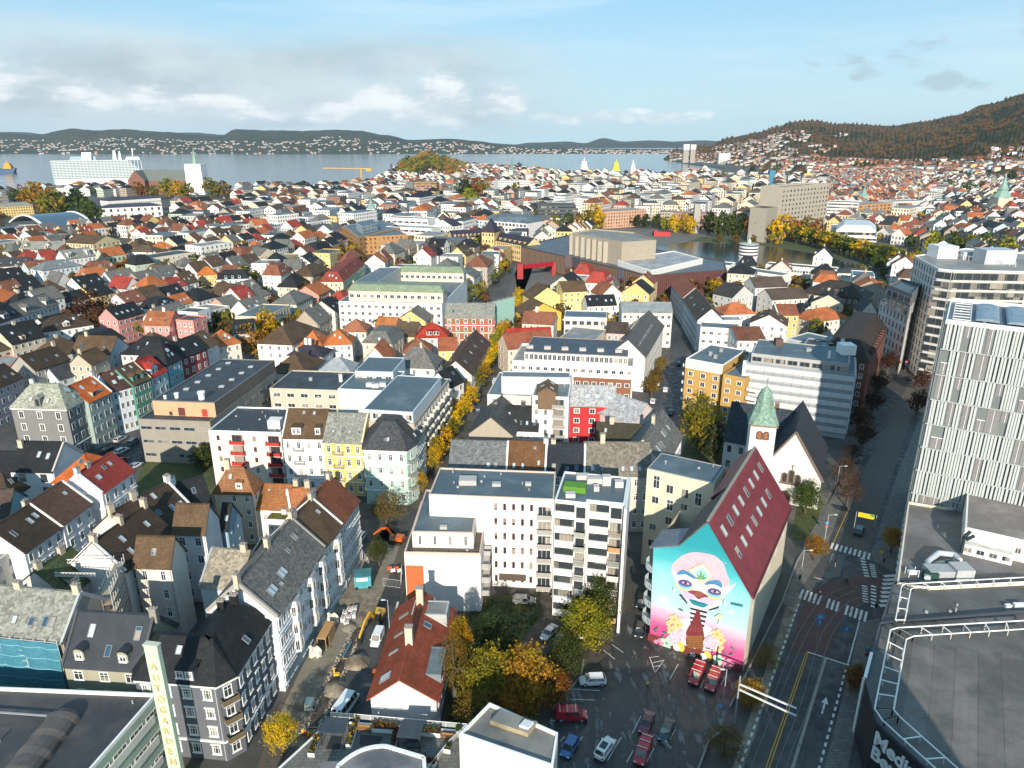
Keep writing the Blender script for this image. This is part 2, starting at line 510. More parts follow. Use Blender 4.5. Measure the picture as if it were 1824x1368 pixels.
def win_mesh(w,h,style,fc):
 """origin bottom-left on the wall, x along it, y into it. returns (frame mesh, pane mesh)"""
 key=(round(w,1),round(h,1),style,fc)
 if key in WIN:
  return WIN[key]
 w,h=key[0],key[1]
 f,p=MB(),MB()
 tw={'c':.13,'o':.17,'m':.06,'n':.07,'r':.06,'b':.07,'k':.2}[style]
 pr={'c':.07,'o':.10}.get(style,.05)
 f.box(0,tw,-pr,.02,0,h,fc)
 f.box(w-tw,w,-pr,.02,0,h,fc)
 f.box(tw,w-tw,-pr,.02,0,tw*.8,fc)
 f.box(tw,w-tw,-pr,.02,h-tw,h,fc)
 bar=.07 if style in 'cok' else.05
 ys=-pr*.55
 zt=h*.64
 nv={'c':1,'o':1,'m':1,'n':0,'r':4,'b':2,'k':2}[style]
 for i in range(nv):
  x=w*(i+1)/(nv+1)
  f.box(x-bar/2,x+bar/2,ys,.02,tw*.8,h-tw,fc)
 if style in 'cok':
  x0=tw
  for i in range(nv+1):
   x1=w*(i+1)/(nv+1)-bar/2 if i<nv else w-tw
   f.box(x0,x1,ys,.02,zt,zt+bar,fc)
   x0=x1+bar
 if style in 'cok':
  f.box(-.1,w+.1,-pr-.1,.02,-.12,-.001,fc)
 if style in 'ok':
  f.box(-.12,w+.12,-pr-.14,.02,h+.001,h+.16,fc)
 p.face(((tw,-.012,tw*.8),(w-tw,-.012,tw*.8),(w-tw,-.012,h-tw),(tw,-.012,h-tw)),GLASS)
 WIN[key]=(f,p,f.mesh('window'),p.mesh('pane'))
 c=MB()
 for src in(f,p):
  for face,mi in zip(src.f,src.m):
   c.face([src.v[i]for i in face],src.k[mi])
 WIN[key]=WIN[key]+(c.mesh('window'),)
 return WIN[key]
def skylight_mesh(w,h,lit):
 key=('sky',w,h,lit)
 if key in WIN:
  return WIN[key]
 f=MB()
 t=.09
 fr=('plain',(.22,.23,.24),.4)
 f.box(0,w,0,t,0,.14,fr)
 f.box(0,w,h-t,h,0,.14,fr)
 f.box(0,t,t,h-t,0,.14,fr)
 f.box(w-t,w,t,h-t,0,.14,fr)
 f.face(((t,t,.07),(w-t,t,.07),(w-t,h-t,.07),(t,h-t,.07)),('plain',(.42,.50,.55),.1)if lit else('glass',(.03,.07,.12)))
 WIN[key]=f.mesh('skylight')
 return WIN[key]
FOOT=[]
SUNLIT=[]
def centroid(poly):
 n=len(poly)
 return Vector((sum(p[0]for p in poly)/n,sum(p[1]for p in poly)/n))
def v3(p,z):
 return(p[0],p[1],z)
class B:
 """one building: volumes are added, then done() makes its parts"""
 def __init__(s,name,label,cat='house',group=None,z0=0.0):
  s.name,s.label,s.cat,s.group,s.z0=name,label,cat,group,z0
  s.wall,s.roof=MB(),MB()
  s.trim,s.par=[],[]
  s.wins,s.skys,s.chs,s.dorms,s.bal,s.extra=[],[],[],[],[],[]
  s.polys=[]
 def rect(s,A,Bp,D,H,roof='g',rh=4.0,wc=('stucco',(.72,.70,.66)),rc=('slate',(.14,.14,.14)),win=None,base=None,pw='',ov=.4,ch=(),sk=0,dm=(),gw=0,px=True,fc=None,st='c',corn=None,lit=1,reg=True,parh=.5,fl=None,coping=None,side=True,inset=None,skr=None):
  H0=s.z0 if base is None else base
  a=P(A[0],A[1],H)if px else Vector(A)
  b=P(Bp[0],Bp[1],H)if px else Vector(Bp)
  ux=(b-a).normalized()
  W=(b-a).length
  n=Vector((ux.y,-ux.x))
  if isinstance(D,tuple):
   D=max(3.0,(P(D[0],D[1],H)-a).dot(-n))
  iy=-n
  poly=[a,b,b+iy*D,a+iy*D]
  s.volume(poly,H0,H,roof,rh,wc,rc,win,pw,ov,ch,sk,dm,gw,fc,st,corn,lit,reg,parh,fl,coping,side,inset,skr)
  return poly
 def poly(s,pts,H,roof='f',rh=3.5,wc=('stucco',(.72,.70,.66)),rc=('felt',(.10,.11,.12)),win=None,base=None,px=True,**k):
  H0=s.z0 if base is None else base
  pl=[P(p[0],p[1],H)if px else Vector(p)for p in pts]
  d=dict(pw='',ov=.4,ch=(),sk=0,dm=(),gw=0,fc=None,st='c',corn=None,lit=1,reg=True,parh=.5,fl=None,coping=None,side=True,inset=None,skr=None)
  d.update(k)
  s.volume(pl,H0,H,roof,rh,wc,rc,win,**d)
  return pl
 def volume(s,pl,H0,H,roof,rh,wc,rc,win,pw,ov,ch,sk,dm,gw,fc,st,corn,lit,reg,parh,fl,coping,side,inset,skr):
  s.polys.append((pl,H0,H,reg))
  n=len(pl)
  a,b=pl[0],pl[1]
  ux=(b-a).normalized()
  W=(b-a).length
  iy=Vector((-ux.y,ux.x))
  D=(pl[2]-pl[1]).dot(iy)if n==4 else 0
  def pt(u,v,z):
   q=a+ux*u+iy*v
   return Vector((q.x,q.y,z))
  planes=[]
  wl=s.wall
  for i in range(n):
   p,q=pl[i],pl[(i+1)%n]
   wl.face((v3(p,H0),v3(q,H0),v3(q,H),v3(p,H)),wc if not isinstance(wc,list)else wc[i])
  wk=wc if not isinstance(wc,list)else wc[1]
  wk0=wc if not isinstance(wc,list)else wc[0]
  T=.22
  rf=s.roof
  def slab(q,key=rc):
   q=[Vector(x)for x in q]
   nn=(q[1]-q[0]).cross(q[2]-q[0]).normalized()
   rf.hexa([x+nn*.015 for x in q],[x+nn*T for x in q],key)
  if roof in('g','x'):
   if roof=='g':
    yr=D*.5 if inset is None else D*inset
    sl1,sl2=rh/yr,rh/(D-yr)
    g0=0 if 'l' in pw else-ov*.6
    g1=W if 'r' in pw else W+ov*.6
    slab((pt(g0,-ov,H-ov*sl1),pt(g1,-ov,H-ov*sl1),pt(g1,yr,H+rh),pt(g0,yr,H+rh)))
    slab((pt(g1,D+ov,H-ov*sl2),pt(g0,D+ov,H-ov*sl2),pt(g0,yr,H+rh),pt(g1,yr,H+rh)))
    rf.beam(pt(g0,yr,H+rh+T*1.1),pt(g1,yr,H+rh+T*1.1),.45,.14,rc)
    wl.face((pt(W,0,H),pt(W,D,H),pt(W,yr,H+rh)),wk)
    wl.face((pt(0,D,H),pt(0,0,H),pt(0,yr,H+rh)),wk)
    L1=math.hypot(yr,rh)
    planes.append((pt(0,0,H),Vector((ux.x,ux.y,0)),(pt(0,yr,H+rh)-pt(0,0,H)).normalized(),W,L1))
    L2=math.hypot(D-yr,rh)
    planes.append((pt(W,D,H),-Vector((ux.x,ux.y,0)),(pt(W,yr,H+rh)-pt(W,D,H)).normalized(),W,L2))
    for c,x in(('l',0.0),('r',W)):
     if c in pw:
      pm=MB()
      s.par.append(pm)
      for(va,za,vb,zb)in((-.15,H-.15*sl1,yr,H+rh),(D+.15,H-.15*sl2,yr,H+rh)):
       p0,p1=pt(x,va,za+.12),pt(x,vb,zb+.12)
       pm.beam(p0,p1,.42,.62,WHITE if coping is None else coping)
    rl=[(pt(W*t,yr,H+rh))for t in[c_[0]for c_ in ch]]
    for c_,q in zip(ch,rl):
     if c_[1]is not None:
      v=D*c_[1]
      q=pt(W*c_[0],v,H+rh*(1-abs(v-yr)/yr))
     s.chs.append((q,c_[2]if len(c_)>2 else 1.4,ux,c_[3]if len(c_)>3 else('stucco',(.50,.43,.33))))
   else:
    xr=W*.5 if inset is None else W*inset
    sl1,sl2=rh/xr,rh/(W-xr)
    g0,g1=-ov*.6,D+ov*.6
    slab((pt(-ov,g1,H-ov*sl1),pt(-ov,g0,H-ov*sl1),pt(xr,g0,H+rh),pt(xr,g1,H+rh)))
    slab((pt(W+ov,g0,H-ov*sl2),pt(W+ov,g1,H-ov*sl2),pt(xr,g1,H+rh),pt(xr,g0,H+rh)))
    rf.beam(pt(xr,g0,H+rh+T*1.1),pt(xr,g1,H+rh+T*1.1),.45,.14,rc)
    wl.face((pt(0,0,H),pt(W,0,H),pt(xr,0,H+rh)),wk0)
    wl.face((pt(W,D,H),pt(0,D,H),pt(xr,D,H+rh)),wk0)
    L1=math.hypot(W-xr,rh)
    Y=Vector((iy.x,iy.y,0))
    planes.append((pt(W,0,H),Y,(pt(xr,0,H+rh)-pt(W,0,H)).normalized(),D,L1))
    planes.append((pt(0,D,H),-Y,(pt(xr,D,H+rh)-pt(0,D,H)).normalized(),D,math.hypot(xr,rh)))
    if 'f' in pw:
     pm=MB()
     s.par.append(pm)
     for(va,vb,sl)in((-.15,xr,sl1),(W+.15,xr,sl2)):
      pm.beam(pt(va,0,H-.15*sl+.12),pt(vb,0,H+rh+.12),.42,.62,WHITE if coping is None else coping)
    for c_ in ch:
     q=pt(xr,D*c_[1]if c_[1]is not None else D*.5,H+rh)
     if c_[0]!=.5:
      u=W*c_[0]
      q=pt(u,D*(c_[1]or.5),H+rh*(1-abs(u-xr)/xr))
     s.chs.append((q,c_[2]if len(c_)>2 else 1.4,ux,c_[3]if len(c_)>3 else('stucco',(.50,.43,.33))))
    if gw:
     fr_=fc or WHITE
     s.wins.append((pt(xr-.55*gw,0,H+.25),ux,1.0,min(1.5,rh*.45),st,fr_,gw))
  elif roof=='h':
   k=min(W,D)/2
   if W>=D:
    r0,r1=pt(k,D/2,H+rh),pt(W-k,D/2,H+rh)
   else:
    r0,r1=pt(W/2,k,H+rh),pt(W/2,D-k,H+rh)
   sl=rh/k
   z=H-ov*sl
   c=[pt(-ov,-ov,z),pt(W+ov,-ov,z),pt(W+ov,D+ov,z),pt(-ov,D+ov,z)]
   U=Vector((0,0,T))
   if W>=D:
    fs=[(c[0],c[1],r1,r0),(c[1],c[2],r1),(c[2],c[3],r0,r1),(c[3],c[0],r0)]
   else:
    fs=[(c[0],c[1],r0),(c[1],c[2],r1,r0),(c[2],c[3],r1),(c[3],c[0],r0,r1)]
   for f_ in fs:
    rf.face([q+U for q in f_],rc)
   for i in range(4):
    rf.face((c[i]-U*.2,c[(i+1)%4]-U*.2,c[(i+1)%4]+U,c[i]+U),rc)
   rf.face([q-U*.2 for q in c][::-1],rc)
   rf.beam(r0+U,r1+U+(r1-r0)*.001+Vector((.01,0,0)),.4,.16,rc)
   L=math.hypot(k,rh)
   planes.append((pt(k*.7,0,H),Vector((ux.x,ux.y,0)),(pt(k*.7,D/2 if W>=D else k,H+rh)-pt(k*.7,0,H)).normalized(),max(1,W-k*1.4),L))
   Y=Vector((iy.x,iy.y,0))
   planes.append((pt(W,k*.7,H),Y,(pt(W-k,k*.7,H+rh)-pt(W,k*.7,H)).normalized(),max(1,D-k*1.4),L))
   for c_ in ch:
    q=r0 .lerp(r1,c_[0])
    s.chs.append((q,c_[2]if len(c_)>2 else 1.4,ux,c_[3]if len(c_)>3 else('stucco',(.50,.43,.33))))
  elif roof=='m':
   d=inset or rh*.75
   ins=inset_poly(pl,d)
   o_=inset_poly(pl,-ov)
   lo=[v3(p,H-.02)for p in o_]
   up=[v3(p,H+rh)for p in ins]
   for i in range(n):
    j=(i+1)%n
    rf.face((lo[i],lo[j],up[j],up[i]),rc)
    e=(Vector(lo[j])-Vector(lo[i]))
    if e.length>4:
     ex=e.normalized()
     mid_l=(Vector(lo[i])+Vector(lo[j]))/2
     mid_u=(Vector(up[i])+Vector(up[j]))/2
     yy=(mid_u-mid_l)
     yy=yy-ex*yy.dot(ex)
     if i==0 or(i==1 and n==4)or n>4:
      planes.append((Vector(lo[i])+ex*d,ex,yy.normalized(),max(1,e.length-2*d),yy.length))
   rf.face(up,rc)
   rf.face(lo[::-1],WHITE)
   for c_ in ch:
    q=ins[int(c_[0])%n]
    q2=ins[(int(c_[0])+1)%n]
    q=q+(q2-q)*(c_[1]or.1)
    s.chs.append((Vector((q.x,q.y,H+rh)),c_[2]if len(c_)>2 else 1.4,ux,c_[3]if len(c_)>3 else('stucco',(.50,.43,.33))))
  elif roof=='f':
   ip=inset_poly(pl,.3)
   kk=wk0 if coping is None else coping
   rf_=MB()
   s.par.append(rf_)
   for i in range(n):
    j=(i+1)%n
    e0=[v3(pl[i],H+.003),v3(pl[j],H+.003),v3(ip[j],H+.003),v3(ip[i],H+.003)]
    rf_.hexa(e0,[Vector(q)+Vector((0,0,parh))for q in e0],kk)
   rf.face([v3(p,H+.05)for p in ip],rc)
   for c_ in ch:
    q=pt(W*c_[0],D*c_[1],H)
    s.chs.append((q,c_[2],ux,c_[3]if len(c_)>3 else('plain',(.55,.55,.54))))
  if skr is not None:
   for(pi,u,v,w_,h_)in skr:
    if pi<len(planes):
     s.skys.append((planes[pi],u*planes[pi][3],v*planes[pi][4],w_,h_,R.random()<.6))
  for pi in range(min(len(planes),2)):
   for k in range(sk if pi==0 else sk//2):
    pn=planes[pi]
    m_=max(1,sk if pi==0 else sk//2)
    u=pn[3]*((k+.5)/m_)+R.uniform(-.15,.15)*pn[3]/m_-.4
    v=pn[4]*R.choice((.25,.32,.5))
    s.skys.append((pn,u,v,R.choice((.8,.95)),R.choice((1.2,1.4)),R.random()<.55))
  for(pi,u,w_,h_,ty)in dm:
   if pi<len(planes):
    s.dorms.append((planes[pi],u*planes[pi][3],w_,h_,ty,rc,wk0,fc or WHITE,st))
  if win is None:
   win={}
   L0=[(pl[(i+1)%n]-pl[i]).length for i in range(n)]
   nf=fl or max(1,round((H-H0)/3.3))
   win[0]=(nf,max(1,int(L0[0]/2.6)))
   if side:
    for i in range(1,n):
     win[i]=(nf,max(1,int(L0[i]/3.6)))
  fr_=fc or WHITE
  for i,wv in win.items():
   if not wv:
    continue
   p,q=pl[i%n],pl[(i+1)%n]
   d=(q-p)
   L=d.length
   d=d/L
   nf,nc=wv[0],wv[1]
   sth=(H-H0-.5)/nf
   ww=wv[2]if len(wv)>2 else min(1.15,L/nc*.55)
   hh=wv[3]if len(wv)>3 else min(1.9,sth*.56)
   sty=wv[4]if len(wv)>4 else st
   frk=(wv[5]if len(wv)>5 else None)or fr_
   skip=wv[6]if len(wv)>6 else()
   for fi in range(nf):
    for c in range(nc):
     if(fi,c)in skip or c in skip:
      continue
     u=L*(c+.5)/nc-ww/2
     z=H0+.35+sth*fi+(sth-hh)*.5
     s.wins.append((Vector((p.x+d.x*u,p.y+d.y*u,z)),d,ww,hh,sty,frk,1))
  c0=centroid(pl)
  if c0 .length<205 and H-H0>5:
   if roof in 'gxhm':
    q=pl[1]-(pl[1]-pl[0]).normalized()*.25
    o_=(pl[1]-pl[0]).normalized()
    o_=Vector((o_.y,-o_.x))*.09
    s.extra.append(('rain_pipe',(lambda m,q=q,o_=o_:m.beam(v3(q+o_,H0+.1),v3(q+o_,H-.1),.11,.11,('plain',(.42,.43,.44),.4))),None,None))
   elif roof=='f' and n==4 and W>7 and D>6 and reg:
    for k in range(int(min(9,W*D/45))+2):
     q=a+ux*R.uniform(1.2,W-1.2)+iy*R.uniform(1.2,D-1.2)
     r_,hh=R.choice(((.1,.6),(.16,.45),(.3,.35),(.12,.9)))
     s.extra.append(('vent_pipe',(lambda m,q=q,r_=r_,hh=hh:m.tube(v3(q,H+.04),v3(q,H+hh),r_,('plain',(.4,.4,.4),.4),7)),None,None))
  if corn:
   zs=[H-.32]+([H0+(H-H0-.5)/(fl or max(1,round((H-H0)/3.3)))*k+.3 for k in(range(1,(fl or 4))if corn==2 else(1,))])
   for z in zs:
    tm=MB()
    s.trim.append(tm)
    for i in range(n):
     p,q=pl[i],pl[(i+1)%n]
     d=(q-p).normalized()
     o=Vector((d.y,-d.x))
     a0,b0=p+o*.12-d*.1,q+o*.12+d*.1
     tm.beam(v3(a0,z),v3(b0,z),.26,.28,WHITE)
  s.planes=planes
 def w(s,p,d,w_,h_,st='m',fc=None):
  s.wins.append((Vector(p),Vector((d[0],d[1])),w_,h_,st,fc or WHITE,1))
 def balcony(s,p,d,w_,dep_,col=('plain',(.45,.46,.46)),rail='p',h=1.05):
  """p: left end on the wall at floor level, d: wall direction"""
  s.bal.append((Vector(p),Vector((d[0],d[1])),w_,dep_,col,rail,h))
 def bay(s,p,d,w_,dp,z0,z1,fl,key,fc=None):
  """projecting bay with canted cheeks; p: left foot on the wall"""
  o=Vector((d.y,-d.x))
  q=[p+o*.02,p+d*.5+o*dp,p+d*(w_-.5)+o*dp,p+d*w_+o*.02]
  q=[q[0],q[1],q[2],q[3]]
  def f(m):
   m.hexa([v3(x,z0)for x in q],[v3(x,z1)for x in q],key)
   m.hexa([v3(x,z1+.01)for x in inset_poly(q,-.15)],[v3(x,z1+.2)for x in inset_poly(q,-.15)],GREYM)
  s.extra.append(('bay',f,None,None))
  for i in range(fl):
   z=z0+.5+i*(z1-z0)/fl
   for a,b in zip(q,q[1:]):
    dd=(b-a).normalized()
    L=(b-a).length
    ww=min(1.0,L-.35)
    c=a.lerp(b,.5)-dd*ww/2
    s.wins.append((Vector((c.x,c.y,z)),dd,ww,1.9,'m',fc or WHITE,1))
 def box(s,name,x,key,top=None):
  s.extra.append((name,x,key,top))
 def done(s):
  allp=[p for pl in s.polys for p in pl[0]]
  c=centroid(allp)
  dep=pix((c.x,c.y,s.polys[0][2]))[2]
  pxm=FPX/dep
  lod=0 if dep<205 else(1 if dep<520 else 2)
  s.lod=lod
  root=thing(s.name,s.label,s.cat,(c.x,c.y,s.z0),s.group)
  s.root=root
  off=(c.x,c.y,s.z0)
  xs=[pix((p.x,p.y,pl[2]))for pl in s.polys for p in pl[0]]
  LANDMARKS.append((s.label,sum(q[0]for q in xs)/len(xs),sum(q[1]for q in xs)/len(xs)))
  for pl in s.polys:
   if pl[3]:
    FOOT.append(pl[0])
  s.wall.obj('wall',root)
  rfo=s.roof.obj('roof',root)if s.roof.f else None
  for pm in s.par:
   pm.obj('parapet',root)
  if lod<2:
   for tm in s.trim:
    tm.obj('cornice',root)
  wm=MB()
  for(p,d,w_,h_,st,fc,_k)in s.wins:
   mid=Vector((p.x,p.y,p.z))
   out=Vector((d.y,-d.x,0))
   if(Vector((0,0,CH))-mid).dot(out)<0 and lod>0:
    continue
   if lod==0:
    f,pn,fm,pm,cm=win_mesh(w_,h_,st,fc)
    loc=(p.x-off[0]+out.x*.004,p.y-off[1]+out.y*.004,p.z-off[2])
    two=max(w_,h_)*pxm>17
    o=bpy.data.objects.new('window',fm if two else cm)
    COL.objects.link(o)
    o.parent=root
    o.location=loc
    o.rotation_euler=(0,0,math.atan2(d.y,d.x))
    if two:
     o2=bpy.data.objects.new('pane',pm)
     COL.objects.link(o2)
     o2 .parent=o
   else:
    d3=Vector((d.x,d.y,0))
    z1=Vector((0,0,h_))
    b0=p+out*.02
    if lod==1:
     t=.14
     q=[b0-d3*.06,b0+d3*(w_+.06),b0+d3*(w_+.06)+z1,b0-d3*.06+z1]
     wm.hexa(q,[x+out*.06 for x in q],fc,bottom=False)
     g=b0+out*.075+d3*t+Vector((0,0,t))
     mw=(w_-2*t-.08)/2
     for k in(0,1):
      g2=g+d3*(k*(mw+.08))
      wm.face((g2,g2+d3*mw,g2+d3*mw+z1*(1-2*t/h_),g2+z1*(1-2*t/h_)),GLASS)
    else:
     wm.face((b0,b0+d3*w_,b0+d3*w_+z1,b0+z1),GLASS)
  if wm.f:
   o=wm.obj('window',root)
   o['kind']='stuff'
  sm=MB()
  for(pn,u,v,w_,h_,lit)in s.skys:
   o_,X,Y,_,_=pn
   N=X.cross(Y)
   q=o_+X*u+Y*v+N*(.235)
   if lod==0 and rfo:
    o=bpy.data.objects.new('skylight',skylight_mesh(w_,h_,lit))
    COL.objects.link(o)
    o.parent=rfo
    mtx=Matrix((X.to_tuple()+(0,),Y.to_tuple()+(0,),N.to_tuple()+(0,),(0,0,0,1))).transposed()
    mtx.translation=q-Vector(off)
    o.matrix_local=mtx
   else:
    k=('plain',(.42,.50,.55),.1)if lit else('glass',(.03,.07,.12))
    b_=[q,q+X*w_,q+X*w_+Y*h_,q+Y*h_]
    sm.hexa(b_,[x+N*.12 for x in b_],('plain',(.2,.2,.2),.4),top=k,bottom=False)
  if sm.f:
   o=sm.obj('skylight',root)
   o['kind']='stuff'
  for(q,h_,ux,key)in s.chs:
   m=MB()
   iy=Vector((-ux.y,ux.x))
   cw,cd=(.55,.38)if h_<3 else(.6,.5)
   r_=[q.xy+ux*(-cw)+iy*(-cd),q.xy+ux*cw+iy*(-cd),q.xy+ux*cw+iy*cd,q.xy-ux*cw+iy*cd]
   m.prism(r_,q.z-1.0,q.z+h_,key)
   m.prism(inset_poly(r_,-.08),q.z+h_+.001,q.z+h_+.15,('plain',(.3,.29,.27)),bottom=True)
   if lod==0:
    for k in(-.25,.25):
     c_=q.xy+ux*k
     m.tube((c_.x,c_.y,q.z+h_+.15),(c_.x,c_.y,q.z+h_+.5),.12,('plain',(.33,.2,.14)),6)
   o=m.obj('chimney',rfo or root)
  for(pn,u,w_,h_,ty,rc,wk,fc,st)in s.dorms:
   s.dormer(pn,u,w_,h_,ty,rc,wk,fc,st,root,off,lod)
  for(p,d,w_,dp,colr,rail,h_)in s.bal:
   m=MB()
   o_=Vector((d.y,-d.x,0))
   d3=Vector((d.x,d.y,0))
   q=[p+o_*.01,p+o_*dp,p+o_*dp+d3*w_,p+d3*w_+o_*.01]
   q=[q[0],q[3],q[2],q[1]][::-1]
   m.hexa([x-Vector((0,0,.18))for x in q],q,('plain',(.5,.49,.46)))
   if rail=='p':
    for x0,x1 in((p+o_*dp,p+o_*dp+d3*w_),(p+o_*.05,p+o_*(dp-.05)),(p+d3*w_+o_*.05,p+d3*w_+o_*(dp-.05))):
     z=Vector((0,0,h_/2+.02))
     m.beam(x0+z,x1+z,.06,h_,colr)
   else:
    for x0,x1 in((p+o_*dp,p+o_*dp+d3*w_),(p+o_*.05,p+o_*(dp-.05)),(p+d3*w_+o_*.05,p+d3*w_+o_*(dp-.05))):
     m.beam(x0+Vector((0,0,h_)),x1+Vector((0,0,h_)),.06,.06,colr)
     m.beam(x0+Vector((0,0,h_*.5)),x1+Vector((0,0,h_*.5)),.03,.03,colr)
     k=max(2,int((x1-x0).length/.3))
     for i in range(k+1):
      x=x0 .lerp(x1,i/k)
      m.beam(x,x+Vector((0,0,h_)),.035,.035,colr)
   m.obj('balcony',root)
  for(name,f_,key,top)in s.extra:
   m=MB()
   f_(m)
   m.obj(name,root)
  return s
 def dormer(s,pn,u,w_,h_,ty,rc,wk,fc,st,root,off,lod):
  o_,X,Y,_,L=pn
  N=X.cross(Y)
  I=Vector((Y.x,Y.y,0)).normalized()
  sl=math.hypot(Y.x,Y.y)
  tanp=Y.z/sl
  z0=.55
  f0=o_+X*u+I*(z0/tanp*1.0)+Vector((0,0,z0))
  f0=f0+N*.2
  dl=h_/tanp
  m=MB()
  U=Vector((0,0,1))
  fl_,fr_=f0,f0+X*w_
  if ty=='g':
   pk=w_*.45
  elif ty=='b':
   pk=w_*.3
  else:
   pk=.0
  m.face((fl_-U*.3,fr_-U*.3,fr_+U*h_,fl_+U*h_),wk)
  m.face((fr_-U*.3,fr_+I*dl+U*h_,fr_+U*h_),wk)
  m.face((fl_-U*.3,fl_+U*h_,fl_+I*dl+U*h_),wk)
  ob=.18
  if ty=='s':
   q=[fl_-X*ob-I*ob+U*(h_-.02),fr_+X*ob-I*ob+U*(h_-.02),fr_+X*ob+I*(dl+.4)+U*(h_+.12),fl_-X*ob+I*(dl+.4)+U*(h_+.12)]
   m.hexa(q,[x+U*.15 for x in q],rc)
  else:
   a0=fl_+U*h_-I*ob
   a1=fr_+U*h_-I*ob
   steps=[(0,0),(.5,1),(1,0)]if ty=='g' else[(0,0),(.15,.6),(.35,.92),(.5,1),(.65,.92),(.85,.6),(1,0)]
   back=dl+pk/tanp+ob
   for(s0,t0),(s1,t1)in zip(steps,steps[1:]):
    p0=a0 .lerp(a1,s0*1.16-.08)+U*(pk*t0)
    p1=a0 .lerp(a1,s1*1.16-.08)+U*(pk*t1)
    bb=[p0,p1,p1+I*back,p0+I*back]
    m.hexa(bb,[x+U*.13 for x in bb],rc)
   m.face([fl_+U*h_+I*.0+X*(w_*s_)+U*(pk*t_)for s_,t_ in steps],wk)
  do=m.obj('dormer',root)
  nw=1 if w_<1.9 else 2
  ww=min(1.1,w_/nw-.3)
  hh=h_-.35
  for k in range(nw):
   pos=f0+X*(w_*(k+.5)/nw-ww/2)+U*.15
   if lod==0:
    _,_,_,_,cm=win_mesh(ww,hh,'c',fc)
    o=bpy.data.objects.new('window',cm)
    COL.objects.link(o)
    o.parent=do
    o.location=pos-Vector(off)-I*.004
    o.rotation_euler=(0,0,math.atan2(X.y,X.x))
   else:
    mm=MB()
    q=pos-I*.03
    mm.face((q,q+X*ww,q+X*ww+U*hh,q+U*hh),GLASS)
    mm.obj('window',do)
def inset_poly(pl,d):
 n=len(pl)
 out=[]
 for i in range(n):
  p0,p1,p2=Vector(pl[i-1]).xy,Vector(pl[i]).xy,Vector(pl[(i+1)%n]).xy
  d1,d2=(p1-p0).normalized(),(p2-p1).normalized()
  n1,n2=Vector((-d1 .y,d1 .x)),Vector((-d2 .y,d2 .x))
  k=n1+n2
  q=k.dot(n1)
  out.append(p1+k*(d/(q if abs(q)>.2 else.2)))
 return out
def S(*c):
 return('stucco',c)
def T(*c):
 return('tile',c)
wht,crm,gry,dgry=S(.70,.69,.67),S(.66,.60,.50),S(.45,.45,.45),S(.12,.125,.135)
lblue,mint,yel,pink,mauve,ochre=S(.52,.62,.70),S(.42,.60,.52),S(.68,.48,.17),S(.62,.26,.24),S(.50,.44,.48),S(.42,.31,.15)
teal,wine,green,peach=S(.16,.36,.43),S(.20,.035,.05),S(.07,.25,.19),S(.65,.45,.35)
slate,dslate,gslate=('slate',(.13,.125,.115)),('slate',(.05,.052,.058)),('slate',(.21,.215,.19))
black,brown,dbrown,redbr,orange,red=T(.016,.018,.022),T(.115,.070,.038),T(.055,.036,.025),T(.19,.062,.030),T(.52,.12,.025),T(.38,.035,.022)
felt,bfelt,lfelt,gfelt=('felt',(.040,.043,.049)),('felt',(.10,.138,.165)),('felt',(.26,.25,.24)),('felt',(.105,.11,.115))
bmetal=('seam',(.13,.16,.18))
def h(label,A,Bp,D,H,roof='g',rh=4.5,wc=wht,rc=slate,name='town_house',cat='house',group=None,z0=0.0,**k):
 b=B(name,label,cat,group,z0)
 b.rect(A,Bp,D,H,roof,rh,wc,rc,**k)
 return b.done()
CH1=((.08,None),(.92,None))
b=B('corner_house','dark grey corner house with black tiled roof beside the tall green sign')
b.poly([(240,1209),(385,1221),(420,1203),(489,1094),(388,1079),(346,1137),(240,1130)],14,'m',4.6,S(.10,.11,.13),black,inset=4.3,fl=4,corn=1,st='o',win={0:(4,4,1.45,1.75,'k'),1:(4,1,1.3,2.0,'c'),2:(4,6,1.1,1.9,'o')},dm=((0,.55,2.8,1.6,'s'),(2,.45,2.6,1.6,'g')),skr=((0,.78,.25,.9,1.3),(0,.30,.6,.9,1.3),(1,.2,.2,.95,1.4),(2,.75,.5,.9,1.5)),ch=((3,.1,1.6,black),(4,.2,1.4,black)))
pl=b.polys[0][0]
for k in range(1,4):
 d_=(pl[2]-pl[1]).normalized()
 q=pl[1]+d_*.25
 b.balcony((q.x,q.y,.5+k*3.35),d_,(pl[2]-pl[1]).length-.5,1.1,('plain',(.13,.10,.06)),'p',.95)
b.done()
b=B('town_house','long house with lichen grey slate roof and white bay windows along the trench')
pl=b.rect((492,1097),(577,974),(378,1078),15.2,'g',5.6,S(.58,.63,.68),slate,pw='lr',coping=('stucco',(.30,.29,.27)),st='o',corn=2,fl=4,win={0:(4,12,1.1,2.0,'o',None,(3,7,10)),1:(4,2)},ch=((.0,None,1.9),(.52,None,1.9),(1.,None,1.6)),skr=((0,.12,.28,1.0,1.6),(0,.17,.28,1.0,1.6),(0,.34,.33,1.0,1.6),(0,.39,.33,1.0,1.6),(0,.8,.6,1.1,1.5),(0,.62,.55,.8,1.0),(0,.27,.25,.7,.8)))
d_=(pl[1]-pl[0]).normalized()
L_=(pl[1]-pl[0]).length
for u in(3.5,7.5,10.5):
 b.bay(pl[0]+d_*(L_*u/12-1.2),d_,2.4,.95,3.9,14.2,3,S(.68,.68,.68))
b.box('shop_front',lambda m:m.beam(v3(pl[0]+d_*1+Vector((d_.y,-d_.x))*.06,1.6),v3(pl[1]-d_*1+Vector((d_.y,-d_.x))*.06,1.6),.1,2.8,('plain',(.16,.27,.34))),None)
b.done()
b=B('town_house','narrow blue grey house with mossy brown roof, next beyond the long slate roof')
